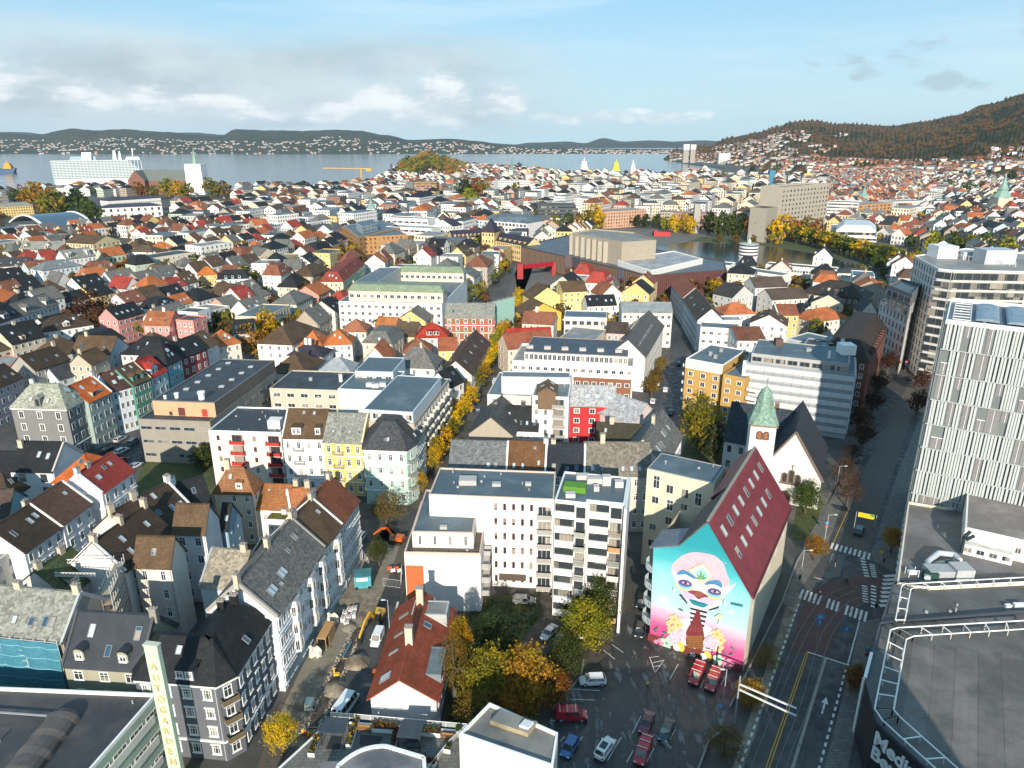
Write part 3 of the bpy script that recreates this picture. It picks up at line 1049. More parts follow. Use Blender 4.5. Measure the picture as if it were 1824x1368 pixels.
pl=b.rect((578,973),(608,934),11.5,15.0,'g',5.2,S(.42,.52,.57),brown,pw='r',st='o',corn=2,fl=4,win={0:(4,6,1.1,2.0,'o',None,(3,))},ch=((.05,None,1.8),(.95,None,1.6)),skr=((0,.7,.6,.8,1.1),))
d_=(pl[1]-pl[0]).normalized()
L_=(pl[1]-pl[0]).length
b.bay(pl[0]+d_*(L_*.58-1.3),d_,2.6,1.0,3.8,14.2,3,S(.70,.70,.70))
b.done()
h('mauve corner house with red brown tile roof at the end of the trench row',(609,932),(638,891),11.5,15.0,'g',5.0,mauve,redbr,st='c',corn=2,fl=4,win={0:(4,6,1.0,1.9,'c'),1:(4,3)},ch=((.05,None,1.6),(.9,None,1.6)))
b=B('town_house','dark mansard house with two round topped dormers and olive walls')
b.rect((113,1183),(252,1192),10.0,14,'g',5.6,S(.30,.29,.22),('seam',(.030,.034,.044)),win={0:(4,3,1.5,1.7,'c')},pw='lr',coping=('plain',(.05,.055,.06)),ch=((1.,None,1.3,S(.25,.23,.2)),),dm=((0,.14,1.6,1.5,'b'),(0,.70,1.6,1.5,'b')),skr=((0,.22,.52,1.0,2.0),(0,.82,.52,1.0,2.0),(0,.5,.18,.95,1.7)))
b.done()
bn=B('scaffolded_house','grey slate roofed house wrapped in blue scaffold netting')
bn.rect((-60,1126),(112,1143),10.5,15,'g',5.0,S(.35,.30,.25),gslate,pw='r',coping=('plain',(.36,.38,.40)),win={0:(4,5)},ch=((.97,None,1.7),(.35,None,1.2)),skr=((0,.42,.25,.9,1.3),(0,.60,.25,.9,1.3),(0,.74,.25,.9,1.6),(0,.81,.25,.9,1.6)))
bn.done()
h('cream house with mossy brown tile roof and iron balconies at its inner corner',(239,1006),(304,1008),(333,980),16,'g',4.2,S(.72,.64,.56),brown,win={0:(4,2,1.0,2.0,'c')},ch=(),skr=((0,.45,.35,.9,1.3),))
b=B('town_house','white gabled house with steep brown roof, wing of the courtyard beside the scaffolding')
b.rect((128,1004),(222,1017),13.5,15.5,'x',5.0,S(.70,.68,.66),dbrown,win={1:(4,3,1.1,1.7,'c')},pw='f',ch=((.5,.02,1.5),(.5,.5,1.7),(.5,.98,1.8)),skr=((0,.3,.55,.8,1.5),(0,.25,.18,.8,1.5),(0,.75,.5,.8,1.4)))
b.done()
h('tall white house with ochre tile roof and blank shaded side wall',(308,947),(365,949),(389,922),16,'g',4.4,S(.70,.68,.70),brown,win={0:(4,2,1.3,1.9,'c')},sk=0)
h('big brown tiled house with white parapet gable and roof aerial',(250,966),(346,908),12.5,15,'g',5.2,S(.55,.52,.5),dbrown,pw='r',win={0:(4,4)},ch=((.0,None,1.8),(.38,None,2.0),(1.,None,1.6,wht)),sk=5,skr=((0,.62,.75,.8,1.5),))
h('dark roofed house behind the white parapet, left of the brown hip roof',(325,915),(378,900),10,13.5,'g',5.0,S(.5,.47,.42),black,pw='l',ch=((.0,None,1.6,wht),),skr=((0,.5,.5,.8,1.4),),win={0:(3,2)})
h('cream house with brown and orange hip roof and one pink dormer',(381,874),(450,876),(474,857),13.5,'h',4.6,S(.70,.63,.48),T(.27,.12,.055),win={0:(4,3,1.0,1.6,'c',None,(0,)),1:(4,2)},ch=((0.0,None,1.9),),dm=((0,.62,1.5,1.5,'s'),),skr=((0,.25,.5,.8,1.2),))
h('blue grey house with small black roof squeezed between pale gables',(391,941),(405,942),(438,919),12.5,'g',4.2,S(.22,.36,.45),black,win={1:(4,2,.4,.5,'n')},skr=((0,.5,.3,.8,1.2),))
h('low white house with lichen covered slate roof before the ochre gable',(357,1043),(425,1049),10.5,12,'g',4.4,S(.66,.70,.74),('slate',(.26,.23,.18)),pw='l',coping=('plain',(.3,.32,.33)),win={0:(3,2,.8,1.5,'c',None,(0,))},ch=((.85,None,1.5),))
h('white house with mossy orange tile roof and small rear annexe',(457,905),(518,908),9.5,9,'g',3.6,wht,T(.30,.125,.045),win={0:(2,2,1.6,1.7,'k',None,(1,))},ch=((.97,None,1.5),),skr=((0,.2,.7,.5,.6),))
h('white walled house with bright orange tile roof, joined to the mossy one',(519,921),(556,914),9.5,9.5,'g',4.2,wht,T(.40,.15,.06),pw='l',win={},ch=((.98,None,1.6),))
h('white annexe with moss grown flat roof behind the trench row',(472,926),(515,928),6,8,'f',1,wht,('slate',(.11,.10,.02)),win={0:(2,2,.6,.9,'n')},parh=.15,ch=((.6,.5,1.2,wht),))
h('low shed with dark lean-to roof in the courtyard behind the trench row',(448,985),(492,985),6,6,'f',1,S(.5,.48,.44),('slate',(.045,.04,.03)),win={},parh=.15)
h('white house with dark brown roof and three skylights, nearest of the left edge row',(43,984),(108,938),11.5,13.5,'g',4.6,S(.66,.70,.74),dbrown,pw='r',st='c',corn=1,win={0:(4,4,1.1,1.9,'o')},ch=((.3,.9,1.7),),skr=((0,.15,.45,.8,1.6),(0,.62,.5,.8,1.6),(0,.8,.55,.8,1.5)))
h('white house with reddish brown roof and a blue tarp square on it',(111,934),(163,896),11.5,14,'g',4.8,S(.66,.68,.72),T(.10,.055,.04),pw='r',st='c',corn=1,win={0:(4,3,1.2,1.9,'o')},ch=((.25,.8,1.8),),skr=((0,.7,.6,.8,1.0),))
b=B('corner_house','white corner house with ornate trims under orange and red tiled roofs')
b.rect((181,878),(238,838),9.5,15.5,'g',4.2,S(.72,.72,.76),T(.27,.04,.03),pw='l',st='o',corn=2,fl=4,win={0:(4,4,1.1,2.1,'o')},skr=((0,.2,.4,1.2,1.3),(0,.5,.6,.8,1.2),(0,.68,.6,.8,1.2)),ch=((.0,None,1.6,wht),(.3,None,1.2)))
b.rect((94,858),(168,861),11,15.3,'h',4.4,S(.72,.72,.76),orange,win={0:(4,2,1.0,1.7,'c')},skr=((0,.4,.65,.7,1.4),(0,.6,.1,.9,1.4)))
b.done()
h('white house with black roof and four dark windows, left of the orange roofed corner',(18,838),(95,840),11,14,'g',5.0,S(.62,.64,.66),black,pw='r',coping=S(.42,.40,.37),win={0:(4,2,1.6,2.1,'m',DARKF)},fc=DARKF,ch=((.05,.4,1.9),),skr=((0,.5,.45,.9,1.6),(0,.72,.4,.9,1.6)))
h('pale teal house with brown hip roof at the left edge',(-50,884),(17,886),(53,865),13,'h',4.5,S(.42,.58,.60),dbrown,win={0:(4,3),1:(4,2,.8,1.4,'c',None,(1,))},skr=((1,.3,.4,.8,1.4),))
h('cream modern flats with balconies cut by the left edge',(-70,1052),(29,976),11,13,'f',1,S(.66,.60,.54),lfelt,win={0:(4,4,1.8,1.5,'m')},parh=.25)
b=B('scaffolded_house','moss roofed house inside white scaffolding with a blue net along its eave')
b.rect((118,1062),(178,1018),11,12.5,'g',4.2,S(.55,.53,.5),('slate',(.055,.07,.03)),win={0:(3,3)},ch=((.1,None,1.5),(.75,None,1.5)),dm=((0,.25,1.9,1.4,'s'),))
b.done()
h('black roofed house at the left edge behind the pale teal one',(-60,850),(30,852),10,12,'g',4.5,S(.42,.5,.52),black,sk=1,ch=((.9,None,1.5),))
h('teal walled house with dark red roof low at the left edge',(-60,925),(15,918),9,11,'g',4.0,teal,T(.09,.06,.05),sk=2)
h('white gabled house with rusty roof at the left edge below the teal house',(-70,968),(-5,950),10,12.5,'g',4.4,S(.7,.68,.66),dslate,sk=2,ch=((.6,None,1.6),))
h('large dark grey corner house with mottled mansard slates and white windows',(19,726),(118,729),(156,709),15.6,'m',6.0,S(.17,.175,.175),('slate',(.27,.28,.23)),inset=4.2,name='corner_house',st='c',fl=4,corn=1,win={0:(4,3,1.5,2.2,'c'),1:(4,3,1.4,2.2,'c')},dm=((0,.42,1.8,2.4,'g'),),skr=((0,.18,.3,.8,1.1),(0,.75,.25,.7,1.2),(1,.2,.6,.9,1.2),(1,.6,.55,.9,1.2),(1,.5,.25,.9,1.2)),ch=((3,.2,1.0,wht),))
ROW='house row facing the parked cars'
h('grey green row house with orange tile roof, next to the dark grey corner',(157,717),(198,698),11,15,'g',4.6,S(.28,.36,.34),orange,group=None,pw='r',fl=4,win={0:(4,4,1.0,2.0,'o')},dm=((0,.3,1.5,1.4,'s'),),skr=((0,.25,.6,.9,1.6),(0,.75,.6,.9,1.4),(0,.62,.2,1.6,1.0)),ch=((1.,None,1.5,wht),))
h('white row house with dark brown roof between orange and green neighbours',(199,697),(236,687),11,14.6,'g',4.6,S(.60,.66,.74),T(.085,.04,.03),pw='r',coping=S(.6,.42,.27),fl=4,win={0:(4,4,1.0,2.0,'o')},skr=((0,.25,.3,1.1,1.4),(0,.6,.45,1.1,1.4),(0,.4,.75,.8,1.1)))
h('deep green row house with two pale green dormers',(237,686),(268,673),11,15,'g',4.8,green,T(.10,.06,.035),pw='r',coping=S(.6,.42,.27),fl=4,win={0:(4,4,1.0,2.0,'o')},dm=((0,.12,1.9,1.5,'g'),(0,.6,1.9,1.5,'g')),skr=((0,.2,.75,.7,1.2),(0,.6,.75,.7,1.2)))
h('pale blue row house with bright red roof and white gabled dormer',(269,673),(297,659),11,14.8,'g',4.8,S(.42,.55,.62),red,fl=4,win={0:(4,3,1.0,2.0,'o')},dm=((0,.15,3.4,1.8,'g'),),skr=((0,.6,.6,.8,1.2),))
h('turquoise blue row house under a wide black roof',(298,649),(323,637),12.5,16,'h',6.2,S(.14,.36,.46),black,fl=4,win={0:(4,3,1.2,2.0,'o')},sk=4)
h('wine red row house with white bays and black roof',(324,637),(368,621),11,15,'g',4.6,wine,black,fl=4,win={0:(4,4,1.1,2.0,'o')},sk=2,ch=((.3,None,1.7),))
h('pale grey house with brown roof, last before the orange hip roof',(369,620),(388,611),11,14.5,'g',4.6,S(.5,.55,.58),brown,fl=4,win={0:(4,2,1.1,2.0,'c')},sk=1)
b=B('concrete_hall','brutalist concrete hall with long dark felt roof and strip windows','hall')
b.rect((246,748),(374,753),(512,665),13.0,'f',1,S(.27,.25,.215),felt,win={0:(3,5,3.4,1.1,'r',GREYM),1:(3,9,2.6,.9,'r',GREYM)},parh=.35,coping=('stucco',(.25,.23,.2)))
p=b.polys[0][0]
ux_,uy_=(p[1]-p[0]).normalized(),(p[3]-p[0]).normalized()
q=[p[0]+ux_*2.5+uy_*4,p[1]-ux_*.15+uy_*4,p[2]-ux_*.15,p[3]+ux_*2.5]
b.poly(q,17.3,'f',1,[S(.62,.33,.20),S(.20,.15,.12),S(.3,.28,.25),S(.3,.28,.25)],felt,px=False,base=12.9,win={},parh=.3,coping=('plain',(.19,.18,.17)),reg=False)
for k in range(9):
 c_=q[0].lerp(q[1],.25+.5*(k%2)).lerp(q[3].lerp(q[2],.25+.5*(k%2)),.25+.08*k)
 b.box('roof_light',(lambda m,c_=c_:(m.box(c_.x-.8,c_.x+.8,c_.y-.6,c_.y+.6,17.3,17.75,GREYM,('plain',(.55,.58,.6),.2)))),None)
for k,(u,v,r_)in enumerate(((.3,.08,.7),(.72,.07,1.1),(.15,.05,.5))):
 c_=q[0].lerp(q[1],u).lerp(q[3].lerp(q[2],u),v)
 b.box('vent_pipe',(lambda m,c_=c_,r_=r_:m.lathe((c_.x,c_.y,17.3),[(r_*.8,0),(r_*.8,1.6*r_),(r_,1.7*r_),(r_,2.2*r_),(0.05,2.3*r_)],WHITE,10)),None)
for k,(u,w_,hh,col_)in enumerate(((.25,.9,1.1,('plain',(.03,.03,.03))),(.4,2.0,2.4,('plain',(.12,.03,.025))),(.78,1.6,2.2,('plain',(.4,.04,.03))))):
 a_=q[0].lerp(q[1],u)
 b.box('door',(lambda m,a_=a_,w_=w_,hh=hh,col_=col_:m.beam((a_.x,a_.y-.06,13.2+hh/2),(a_.x+w_,a_.y-.06+(q[1]-q[0]).normalized().y*w_,13.2+hh/2),.12,hh,col_)),None)
b.done()
b=B('apartment_block','cream block with two stacks of red balconies','apartment building')
pl=b.rect((371,769),(500,773),(516,729),15.6,'f',1,S(.68,.62,.54),felt,win={0:(5,4,.8,1.4,'m',('plain',(.2,.05,.04)),(1,3))},parh=.4,coping=WHITE)
d_=(pl[1]-pl[0]).normalized()
for u in(.30,.80):
 for k in range(5):
  q=pl[0].lerp(pl[1],u)
  b.balcony((q.x,q.y,.6+3.02*k),d_,3.6,1.3,('plain',(.42,.025,.02)),'p',.9)
  b.w((q.x+d_.x*.3,q.y+d_.y*.3,.75+3.02*k),d_,3.0,2.1,'b',('plain',(.32,.03,.025)))
b.box('stair_house',lambda m:m.hexa([v3(x,15.6)for x in(pl[1]+d_*-4+Vector((-.4,3)),pl[1]+d_*-.6+Vector((-.4,3)),pl[1]+d_*-.6+Vector((-.4,6)),pl[1]+d_*-4+Vector((-.4,6)))],[v3(x,18)for x in(pl[1]+d_*-4+Vector((-.4,3)),pl[1]+d_*-.6+Vector((-.4,3)),pl[1]+d_*-.6+Vector((-.4,6)),pl[1]+d_*-4+Vector((-.4,6)))],wht),None)
b.done()
b=B('town_house','pale white front with brown tile roof, dark dormers and flower balconies')
pl=b.rect((503,779),(577,780),12.0,15.6,'g',5.4,S(.66,.70,.76),brown,pw='l',coping=('plain',(.5,.5,.48)),st='o',fl=4,corn=2,win={0:(4,4,1.1,2.0,'o')},dm=((0,.22,2.4,1.9,'s'),(0,.78,1.4,1.9,'s')),skr=((0,.38,.8,.8,1.1),(0,.64,.8,.7,1.0)))
BC=('plain',(.045,.04,.032))
d_=(pl[1]-pl[0]).normalized()
for k in(1,2,3):
 q=pl[0].lerp(pl[1],.25)
 b.balcony((q.x,q.y,.7+3.8*k),d_,2.6,1.0,BC,'b',.95)
b.done()
b=B('town_house','yellow front with grey slate roof, four small skylights and iron balconies')
pl=b.rect((576,786),(645,789),12.0,15.2,'g',5.4,yel,gslate,pw='r',coping=S(.6,.5,.32),st='c',fl=4,corn=2,win={0:(4,4,1.1,2.0,'c')},skr=((0,.18,.3,.6,.8),(0,.42,.3,.6,.8),(0,.6,.3,.6,.8),(0,.86,.3,.6,.8)))
d_=(pl[1]-pl[0]).normalized()
for k in(1,2,3):
 q=pl[0].lerp(pl[1],.24)
 b.balcony((q.x,q.y,.7+3.7*k),d_,2.6,1.0,BC,'b',.95)
b.done()
b=B('corner_house','mint corner house with dark slate roof beside the yellow front')
pl=b.poly([(647,800),(724,803),(741,792),(756,764),(722,744),(700,756),(650,752)],15.2,'m',5.6,mint,dslate,inset=5.2,st='c',fl=4,corn=2,win={0:(4,4,1.0,1.9,'c',None,((0,0),)),1:(4,1,1.0,2.0,'c'),2:(4,5,1.0,1.9,'c')},skr=((0,.12,.3,.6,.9),(0,.38,.3,.6,.9),(0,.68,.3,.7,1.1),(1,.3,.25,.6,1.1),(2,.3,.5,.7,1.3),(2,.6,.5,.7,1.3),(2,.75,.25,.8,1.3)))
d_=(pl[2]-pl[1]).normalized()
for k in range(1,4):
 q=pl[1]+d_*.15
 b.balcony((q.x,q.y,.5+k*3.7),d_,(pl[2]-pl[1]).length-.3,1.0,BC,'b',.95)
b.done()
b=B('apartment_block','long beige block with balconies facing the avenue of yellow trees','apartment building')
pl=b.rect((738,757),(800,676),14,18.5,'f',1,S(.42,.37,.30),bfelt,win={0:(6,12,1.5,1.5,'m')},parh=.3)
d_=(pl[1]-pl[0]).normalized()
for k in range(1,6):
 for u in(.06,.22,.38,.54,.70,.86):
  q=pl[0].lerp(pl[1],u)
  b.balcony((q.x,q.y,.3+3.0*k),d_,3.2,1.3,('plain',(.50,.49,.46)),'p',.95)
pl2=b.poly([(678,712),(706,712),(738,757)],18.4,'f',1,S(.42,.33,.24),bfelt,reg=False,win={},parh=.2)if False else None
q0,q1=pl[0],pl[3]
b.poly([q0+(q1-q0)*.04+d_*1,q0+(q1-q0)*.04+d_*30,q1+d_*30,q1+d_*1],21.4,'f',1,S(.55,.6,.64),bfelt,px=False,base=18.4,win={1:(1,3),3:(1,6,1.6,1.6,'m')},reg=False,parh=.2)
b.done()
b=B('apartment_block','block with blank bright white end wall and blue grey flat roof','apartment building')
b.rect((602,694),(690,698),(706,662),17,'f',1,S(.72,.71,.69),bfelt,win={},parh=.3,coping=WHITE)
b.rect((679,716),(724,718),9,20,'f',1,S(.42,.34,.25),bmetal,win={},reg=False,parh=.2)
for(u,v)in((.6,.35),(.72,.3),(.85,.4)):
 b.box('roof_unit',(lambda m,u=u,v=v:(lambda c:m.box(c.x-1.1,c.x+1.1,c.y-.8,c.y+.8,17,18.2,('plain',(.5,.5,.49))))(b.polys[0][0][0].lerp(b.polys[0][0][1],u)+Vector((0,12*v)))),None)
b.done()
h('pale blue rooftop flats with balcony behind the blank white wall',(632,662),(700,664),(790,640),19,'f',1,S(.48,.56,.62),bfelt,name='apartment_block',cat='apartment building',win={0:(5,4,2.0,1.5,'m')},parh=.25)
h('low beige block with dark flat roof behind the four tall fronts',(480,693),(603,697),(628,664),11,'f',1,S(.50,.45,.37),felt,name='apartment_block',cat='apartment building',win={0:(3,5,2.6,1.5,'r')},parh=.35,ch=((.45,.5,1.0,GREYM),(.9,.5,2.6,wht)))
b=B('apartment_complex','white apartment block with penthouse, blue grey roofs and orange brick corner','apartment building')
c1=b.rect((720,988),(856,991),(893,900),12.6,'f',1,S(.72,.70,.68),('felt',(.10,.085,.06)),win={1:(4,4,1.6,1.8,'b')},parh=.6,coping=S(.58,.45,.38))
dx,dy=(c1[1]-c1[0]).normalized(),(c1[3]-c1[0]).normalized()
b.poly([c1[0]+dx*.15+dy*-.12,c1[0]+dx*3.6+dy*-.12,c1[0]+dx*3.6+dy*.3,c1[0]+dx*.15+dy*.3],10.2,'f',1,('brick',(.55,.14,.045)),('brick',(.55,.14,.045)),px=False,win={},parh=.05,reg=False)
ph=[c1[0]+dx*1.2+dy*2.6,c1[1]-dx*1.6+dy*2.6,c1[2]-dx*1.6-dy*.2,c1[3]+dx*1.2-dy*.2]
b.poly(ph,15.9,'f',1,S(.74,.70,.66),bfelt,px=False,base=12.55,win={0:(1,4,.6,2.0,'m'),1:(1,5,1.6,2.0,'b')},parh=.3,coping=S(.55,.43,.36),reg=False)
b.box('deck_rail',lambda m:[m.beam(v3(c1[0]+dx*.5+dy*.3+dx*(k*1.0),13.2),v3(c1[0]+dx*.5+dy*.3+dx*(k*1.0),14.0),.05,.05,DARKF)for k in range(12)]+[m.beam(v3(c1[0]+dx*.5+dy*.3,14),v3(c1[1]-dx*.5+dy*.3,14),.06,.06,DARKF)],None)
d1_=(c1[2]-c1[1]).normalized()
for k in range(1,4):
 for u in(.05,.38,.7):
  q=c1[1].lerp(c1[2],u)
  b.balcony((q.x,q.y,.2+3.0*k),d1_,4.6,1.5,('plain',(.36,.35,.36)),'p',1.0)
c2=b.rect((764,883),(987,892),(996,843),20.5,'f',1,S(.72,.70,.67),bfelt,win={0:(6,14,.55,1.5,'n',('plain',(.24,.06,.06)),(0,1,2,3,4,5,6,12,13))},parh=.35,coping=S(.6,.46,.40))
dx2=(c2[1]-c2[0]).normalized()
for k in range(6):
 q=c2[0].lerp(c2[1],.868)
 b.balcony((q.x,q.y,.3+3.3*k),dx2,3.0,1.3,('plain',(.33,.32,.31)),'p',1.0)
 b.w((q.x+dx2 .x*.15,q.y+dx2 .y*.15,.4+3.3*k),dx2,2.7,2.2,'b',WHITE)
b.box('canopy',lambda m:m.hexa([v3(c2[0].lerp(c2[1],u)+Vector(o),2.9)for u,o in((.56,(0,-2)),(.78,(0,-2)),(.78,(0,-.05)),(.56,(0,-.05)))],[v3(c2[0].lerp(c2[1],u)+Vector(o),3.2)for u,o in((.56,(0,-2)),(.78,(0,-2)),(.78,(0,-.05)),(.56,(0,-.05)))],('plain',(.10,.07,.05))),None)
def pod(m,c,z,a,b_,hh,key=('plain',(.42,.40,.39))):
 m.box(c.x-a,c.x+a,c.y-b_,c.y+b_,z,z+hh,key)
for(pl_,u,v,z,a,hh)in((c2,.28,.5,20.55,1.8,1.1),(c2,.52,.45,20.55,.9,.6),(c2,.78,.5,20.55,.6,.7),(ph,.35,.8,16,.5,.8),(ph,.55,.8,16,.5,.7),(ph,.5,.1,16,.7,.5)):
 c_=pl_[0].lerp(pl_[1],u).lerp(pl_[3].lerp(pl_[2],u),v)
 b.box('roof_unit',(lambda m,c_=c_,z=z,a=a,hh=hh:pod(m,c_,z,a,a*.7,hh)),None)
b.done()
b=B('apartment_block','tall white and black banded block with stacked balconies and a green roof terrace','apartment building')
pts=[(988,897),(1024,905),(1042,913),(1044,890),(1082,897),(1114,905),(1152,858),(1000,850)]
t1=[P(x,y,25)for x,y in pts]
A0,A1,A2=P(988,893,25),P(1112,906,25),P(1150,856,25)
ex,ey=(A1-A0).normalized(),Vector((-(A1-A0).normalized().y,(A1-A0).normalized().x))
W_=(A1-A0).length
Dp=(A2-A1).dot(ey)
fp=[A0,A0+ex*W_*.47,A0+ex*W_*.47+ey*1.2,A1+ey*1.2,A1+ey*Dp,A0+ey*Dp]
tw=b.poly(fp,25,'f',1,S(.62,.61,.60),bfelt,px=False,win={},parh=.35,coping=WHITE)
for k in range(8):
 z=.4+3.07*k
 for(u0,u1,ww,off_)in((.01,.29,0,0),(.50,.78,0,1.2)):
  q=A0+ex*W_*u0+ey*off_
  L_=W_*(u1-u0)
  b.w((q.x,q.y,z+1.25),ex,L_,1.5,'r',('plain',(.05,.045,.045)))
  b.box('spandrel',(lambda m,q=q,z=z,L_=L_:m.beam((q.x-ey.x*.2,q.y-ey.y*.2,z+.55),(q.x+ex.x*L_-ey.x*.2,q.y+ex.y*L_-ey.y*.2,z+.55),.4,1.25,WHITE)),None)
 for(u0,u1,off_)in((.31,.46,0),(.80,.97,1.2)):
  q=A0+ex*W_*u0+ey*off_
  L_=W_*(u1-u0)
  if k<7:
   b.balcony((q.x,q.y,z+.1),ex,L_,1.6,('plain',R.choice(((.5,.5,.48),(.42,.25,.12),(.55,.55,.53),(.3,.32,.28)))),R.choice('pbb'),1.0)
  b.w((q.x+ex.x*.1,q.y+ex.y*.1,z+.2),ex,L_-.2,2.2,'b',DARKF)
q=A1+ey*-.9
b.box('party_wall',lambda m:m.hexa([v3(x,0)for x in(A1+ex*.02-ey*2.6,A1+ex*.5-ey*2.6,A1+ex*.5+ey*(Dp-.1),A1+ex*.02+ey*(Dp-.1))],[v3(x,25.5)for x in(A1+ex*.02-ey*1.0,A1+ex*.5-ey*1.0,A1+ex*.5+ey*(Dp-.1),A1+ex*.02+ey*(Dp-.1))],S(.66,.66,.67)),None)
b.box('roof_lawn',lambda m:m.hexa([v3(x,25.06)for x in(A0+ex*1+ey*4,A0+ex*5.2+ey*4,A0+ex*5.2+ey*6.5,A0+ex*1+ey*6.5)],[v3(x,26.2)for x in(A0+ex*1+ey*4,A0+ex*5.2+ey*4,A0+ex*5.2+ey*6.5,A0+ex*1+ey*6.5)],('plain',(.09,.24,.015))),None)
for(u,v,a,hh)in((.5,.75,1.5,1.0),(.68,.72,.8,1.9),(.87,.7,.8,1.2),(.55,.5,.5,.9),(.30,.85,1.2,.9),(.2,.2,.9,.8)):
 c_=A0+ex*W_*u+ey*Dp*v
 b.box('roof_unit',(lambda m,c_=c_,a=a,hh=hh:pod(m,c_,25.05,a,.7,hh,('plain',(.52,.48,.46)))),None)
b.done()
h('old house with mottled grey slate roof, left end of the row behind the white block',(800,838),(902,841),11,15,'g',5.2,S(.3,.05,.05),('slate',(.13,.135,.14)),win={0:(4,7)},pw='r',skr=((0,.65,.12,.8,1.3),(0,.78,.12,.8,1.3)))
h('house with rust brown tile roof between a grey and a black one',(904,841),(971,844),11,15,'g',5.4,S(.5,.45,.4),T(.15,.07,.03),win={0:(4,5)},pw='r',skr=((0,.12,.12,.7,1.3),(0,.36,.12,.6,1.3),(0,.78,.25,.6,1.2),(0,.66,.75,.6,.9)),ch=((.98,None,1.2,S(.6,.56,.5)),))
h('house with blue black tile roof in the row behind the white block',(973,843),(1041,846),11,15,'g',5.2,S(.5,.45,.4),T(.022,.028,.04),win={0:(4,5)},pw='r',skr=((0,.14,.15,.9,1.2),(0,.5,.1,.7,1.0),(0,.74,.12,.8,1.3)),ch=((.15,None,1.0),))
h('house with speckled grey brown slate roof and five blue skylights',(1043,845),(1160,846),11,15,'g',5.6,S(.5,.48,.44),('slate',(.16,.145,.12)),win={0:(4,7)},ch=((.28,None,2.2),),skr=((0,.08,.1,.9,1.2),(0,.2,.1,.8,1.2),(0,.55,.1,.7,1.2),(0,.68,.1,.8,1.2),(0,.8,.1,.8,1.2)))
h('house with steep slate roof turning up the side street, white front in shade',(1184,832),(1214,775),11,15,'g',6.2,S(.62,.63,.64),('slate',(.12,.12,.115)),win={0:(4,8,1.0,1.8,'c')},ch=((.5,None,2.2),),skr=((0,.12,.35,.8,2.0),(0,.22,.35,.8,2.0),(0,.3,.3,.8,2.0),(0,.5,.45,.8,2.0),(0,.58,.45,.8,2.0),(0,.75,.45,.8,1.6)))
h('low rear wing with moss dark roof in front of the red building',(1062,795),(1150,800),10,12,'g',4.6,S(.52,.44,.44),('tile',(.05,.045,.03),.8),win={},ch=((.3,None,1.9),),skr=((0,.15,.6,.7,1.2),))
h('black roofed house with five small skylights and white front in a courtyard',(900,765),(958,767),11,11.5,'g',5.0,wht,T(.026,.028,.03),win={0:(3,5,.6,1.6,'c',None,(0,1))},ch=((.5,None,1.5,S(.05,.05,.05)),),skr=((0,.05,.55,.7,1.2),(0,.25,.2,.8,1.5),(0,.45,.2,.5,1.2),(0,.62,.2,.7,1.2),(0,.85,.2,.8,1.2)))
h('long black roofed row house along the avenue with rubble gable',(868,714),(836,772),12,12.5,'g',5,S(.36,.32,.26),('slate',(.06,.062,.065)),win={},side=False,ch=((.7,None,1.2,S(.04,.04,.04)),),skr=((0,.1,.4,.8,1.3),))
b=B('apartment_block','white block with curved balconies under ring of blue metal roofs','apartment building')
pl=b.rect((948,706),(1013,709),(1017,668),21,'f',1,S(.72,.72,.72),bmetal,win={0:(7,4,.8,1.5,'m',GREYM,(2,3))},parh=.25)
d_=(pl[1]-pl[0]).normalized()
for k in range(1,7):
 q=pl[0].lerp(pl[1],.56)
 b.balcony((q.x,q.y,.3+3*k),d_,3.6,1.4,('plain',(.30,.29,.29)),'p',.95)
 b.w((q.x+d_.x*.2,q.y,.5+3*k),d_,3.0,2.0,'b',GREYM)
b.rect((868,704),(946,708),(890,664),17.5,'f',1,S(.62,.58,.52),bmetal,win={0:(5,3)},parh=.3)
b.rect((893,672),(1016,674),(1018,664),22.8,'f',1,S(.5,.52,.54),bmetal,base=17.4,win={},parh=.25,reg=False)
b.rect((958,700),(990,701),7,22.4,'x',1.5,S(.16,.1,.06),T(.15,.09,.05),base=17.6,win={},reg=False,sk=2)
b.done()
b=B('apartment_house','bright red walled house under pale shingled grey roofs','apartment building')
b.rect((1014,722),(1097,724),11,15.5,'g',4.2,S(.42,.022,.03),('slate',(.34,.345,.36)),win={0:(5,3,1.6,1.6,'m')},skr=((0,.35,.35,1.2,1.3),(0,.55,.35,1.2,1.3),(0,.82,.3,1.2,1.3)),ch=((.5,.8,1.2),))
b.rect((1128,756),(1171,739),13,13.5,'x',4.6,S(.55,.45,.44),('slate',(.34,.345,.36)),win={},sk=3)
b.done()
b=B('apartment_block','long white terraced block with roof decks and brown clad lower front','apartment building')
b.rect((912,646),(1128,657),(1135,625),12.5,'f',1,S(.78,.78,.78),('felt',(.3,.28,.26)),win={0:(4,16,1.6,1.5,'m')},parh=.9,coping=WHITE)
p=b.polys[0][0]
dx,dy=(p[1]-p[0]).normalized(),(p[3]-p[0]).normalized()
W_=(p[1]-p[0]).length
b.poly([p[0]+dx*4+dy*3.5,p[1]-dx*2+dy*3.5,p[2]-dx*2+dy*2,p[3]+dx*4+dy*2],15.6,'f',1,S(.74,.74,.74),('felt',(.06,.075,.10)),px=False,base=12.4,win={0:(1,22,1.5,2.2,'b')},parh=.3,coping=S(.25,.22,.2),reg=False)
b.poly([p[0]+dx*W_*.52-dy*.35,p[0]+dx*W_*.99-dy*.35,p[0]+dx*W_*.99+dy*.2,p[0]+dx*W_*.52+dy*.2],8.4,'f',1,S(.22,.09,.045),felt,px=False,win={0:(2,7,1.6,1.6,'m')},parh=.05,reg=False)
for k in range(6):
 c_=p[0]+dx*W_*(.12+.15*k)+dy*9
 b.box('roof_unit',(lambda m,c_=c_:pod(m,c_,15.6,1.2,.8,1.1)),None)
b.done()
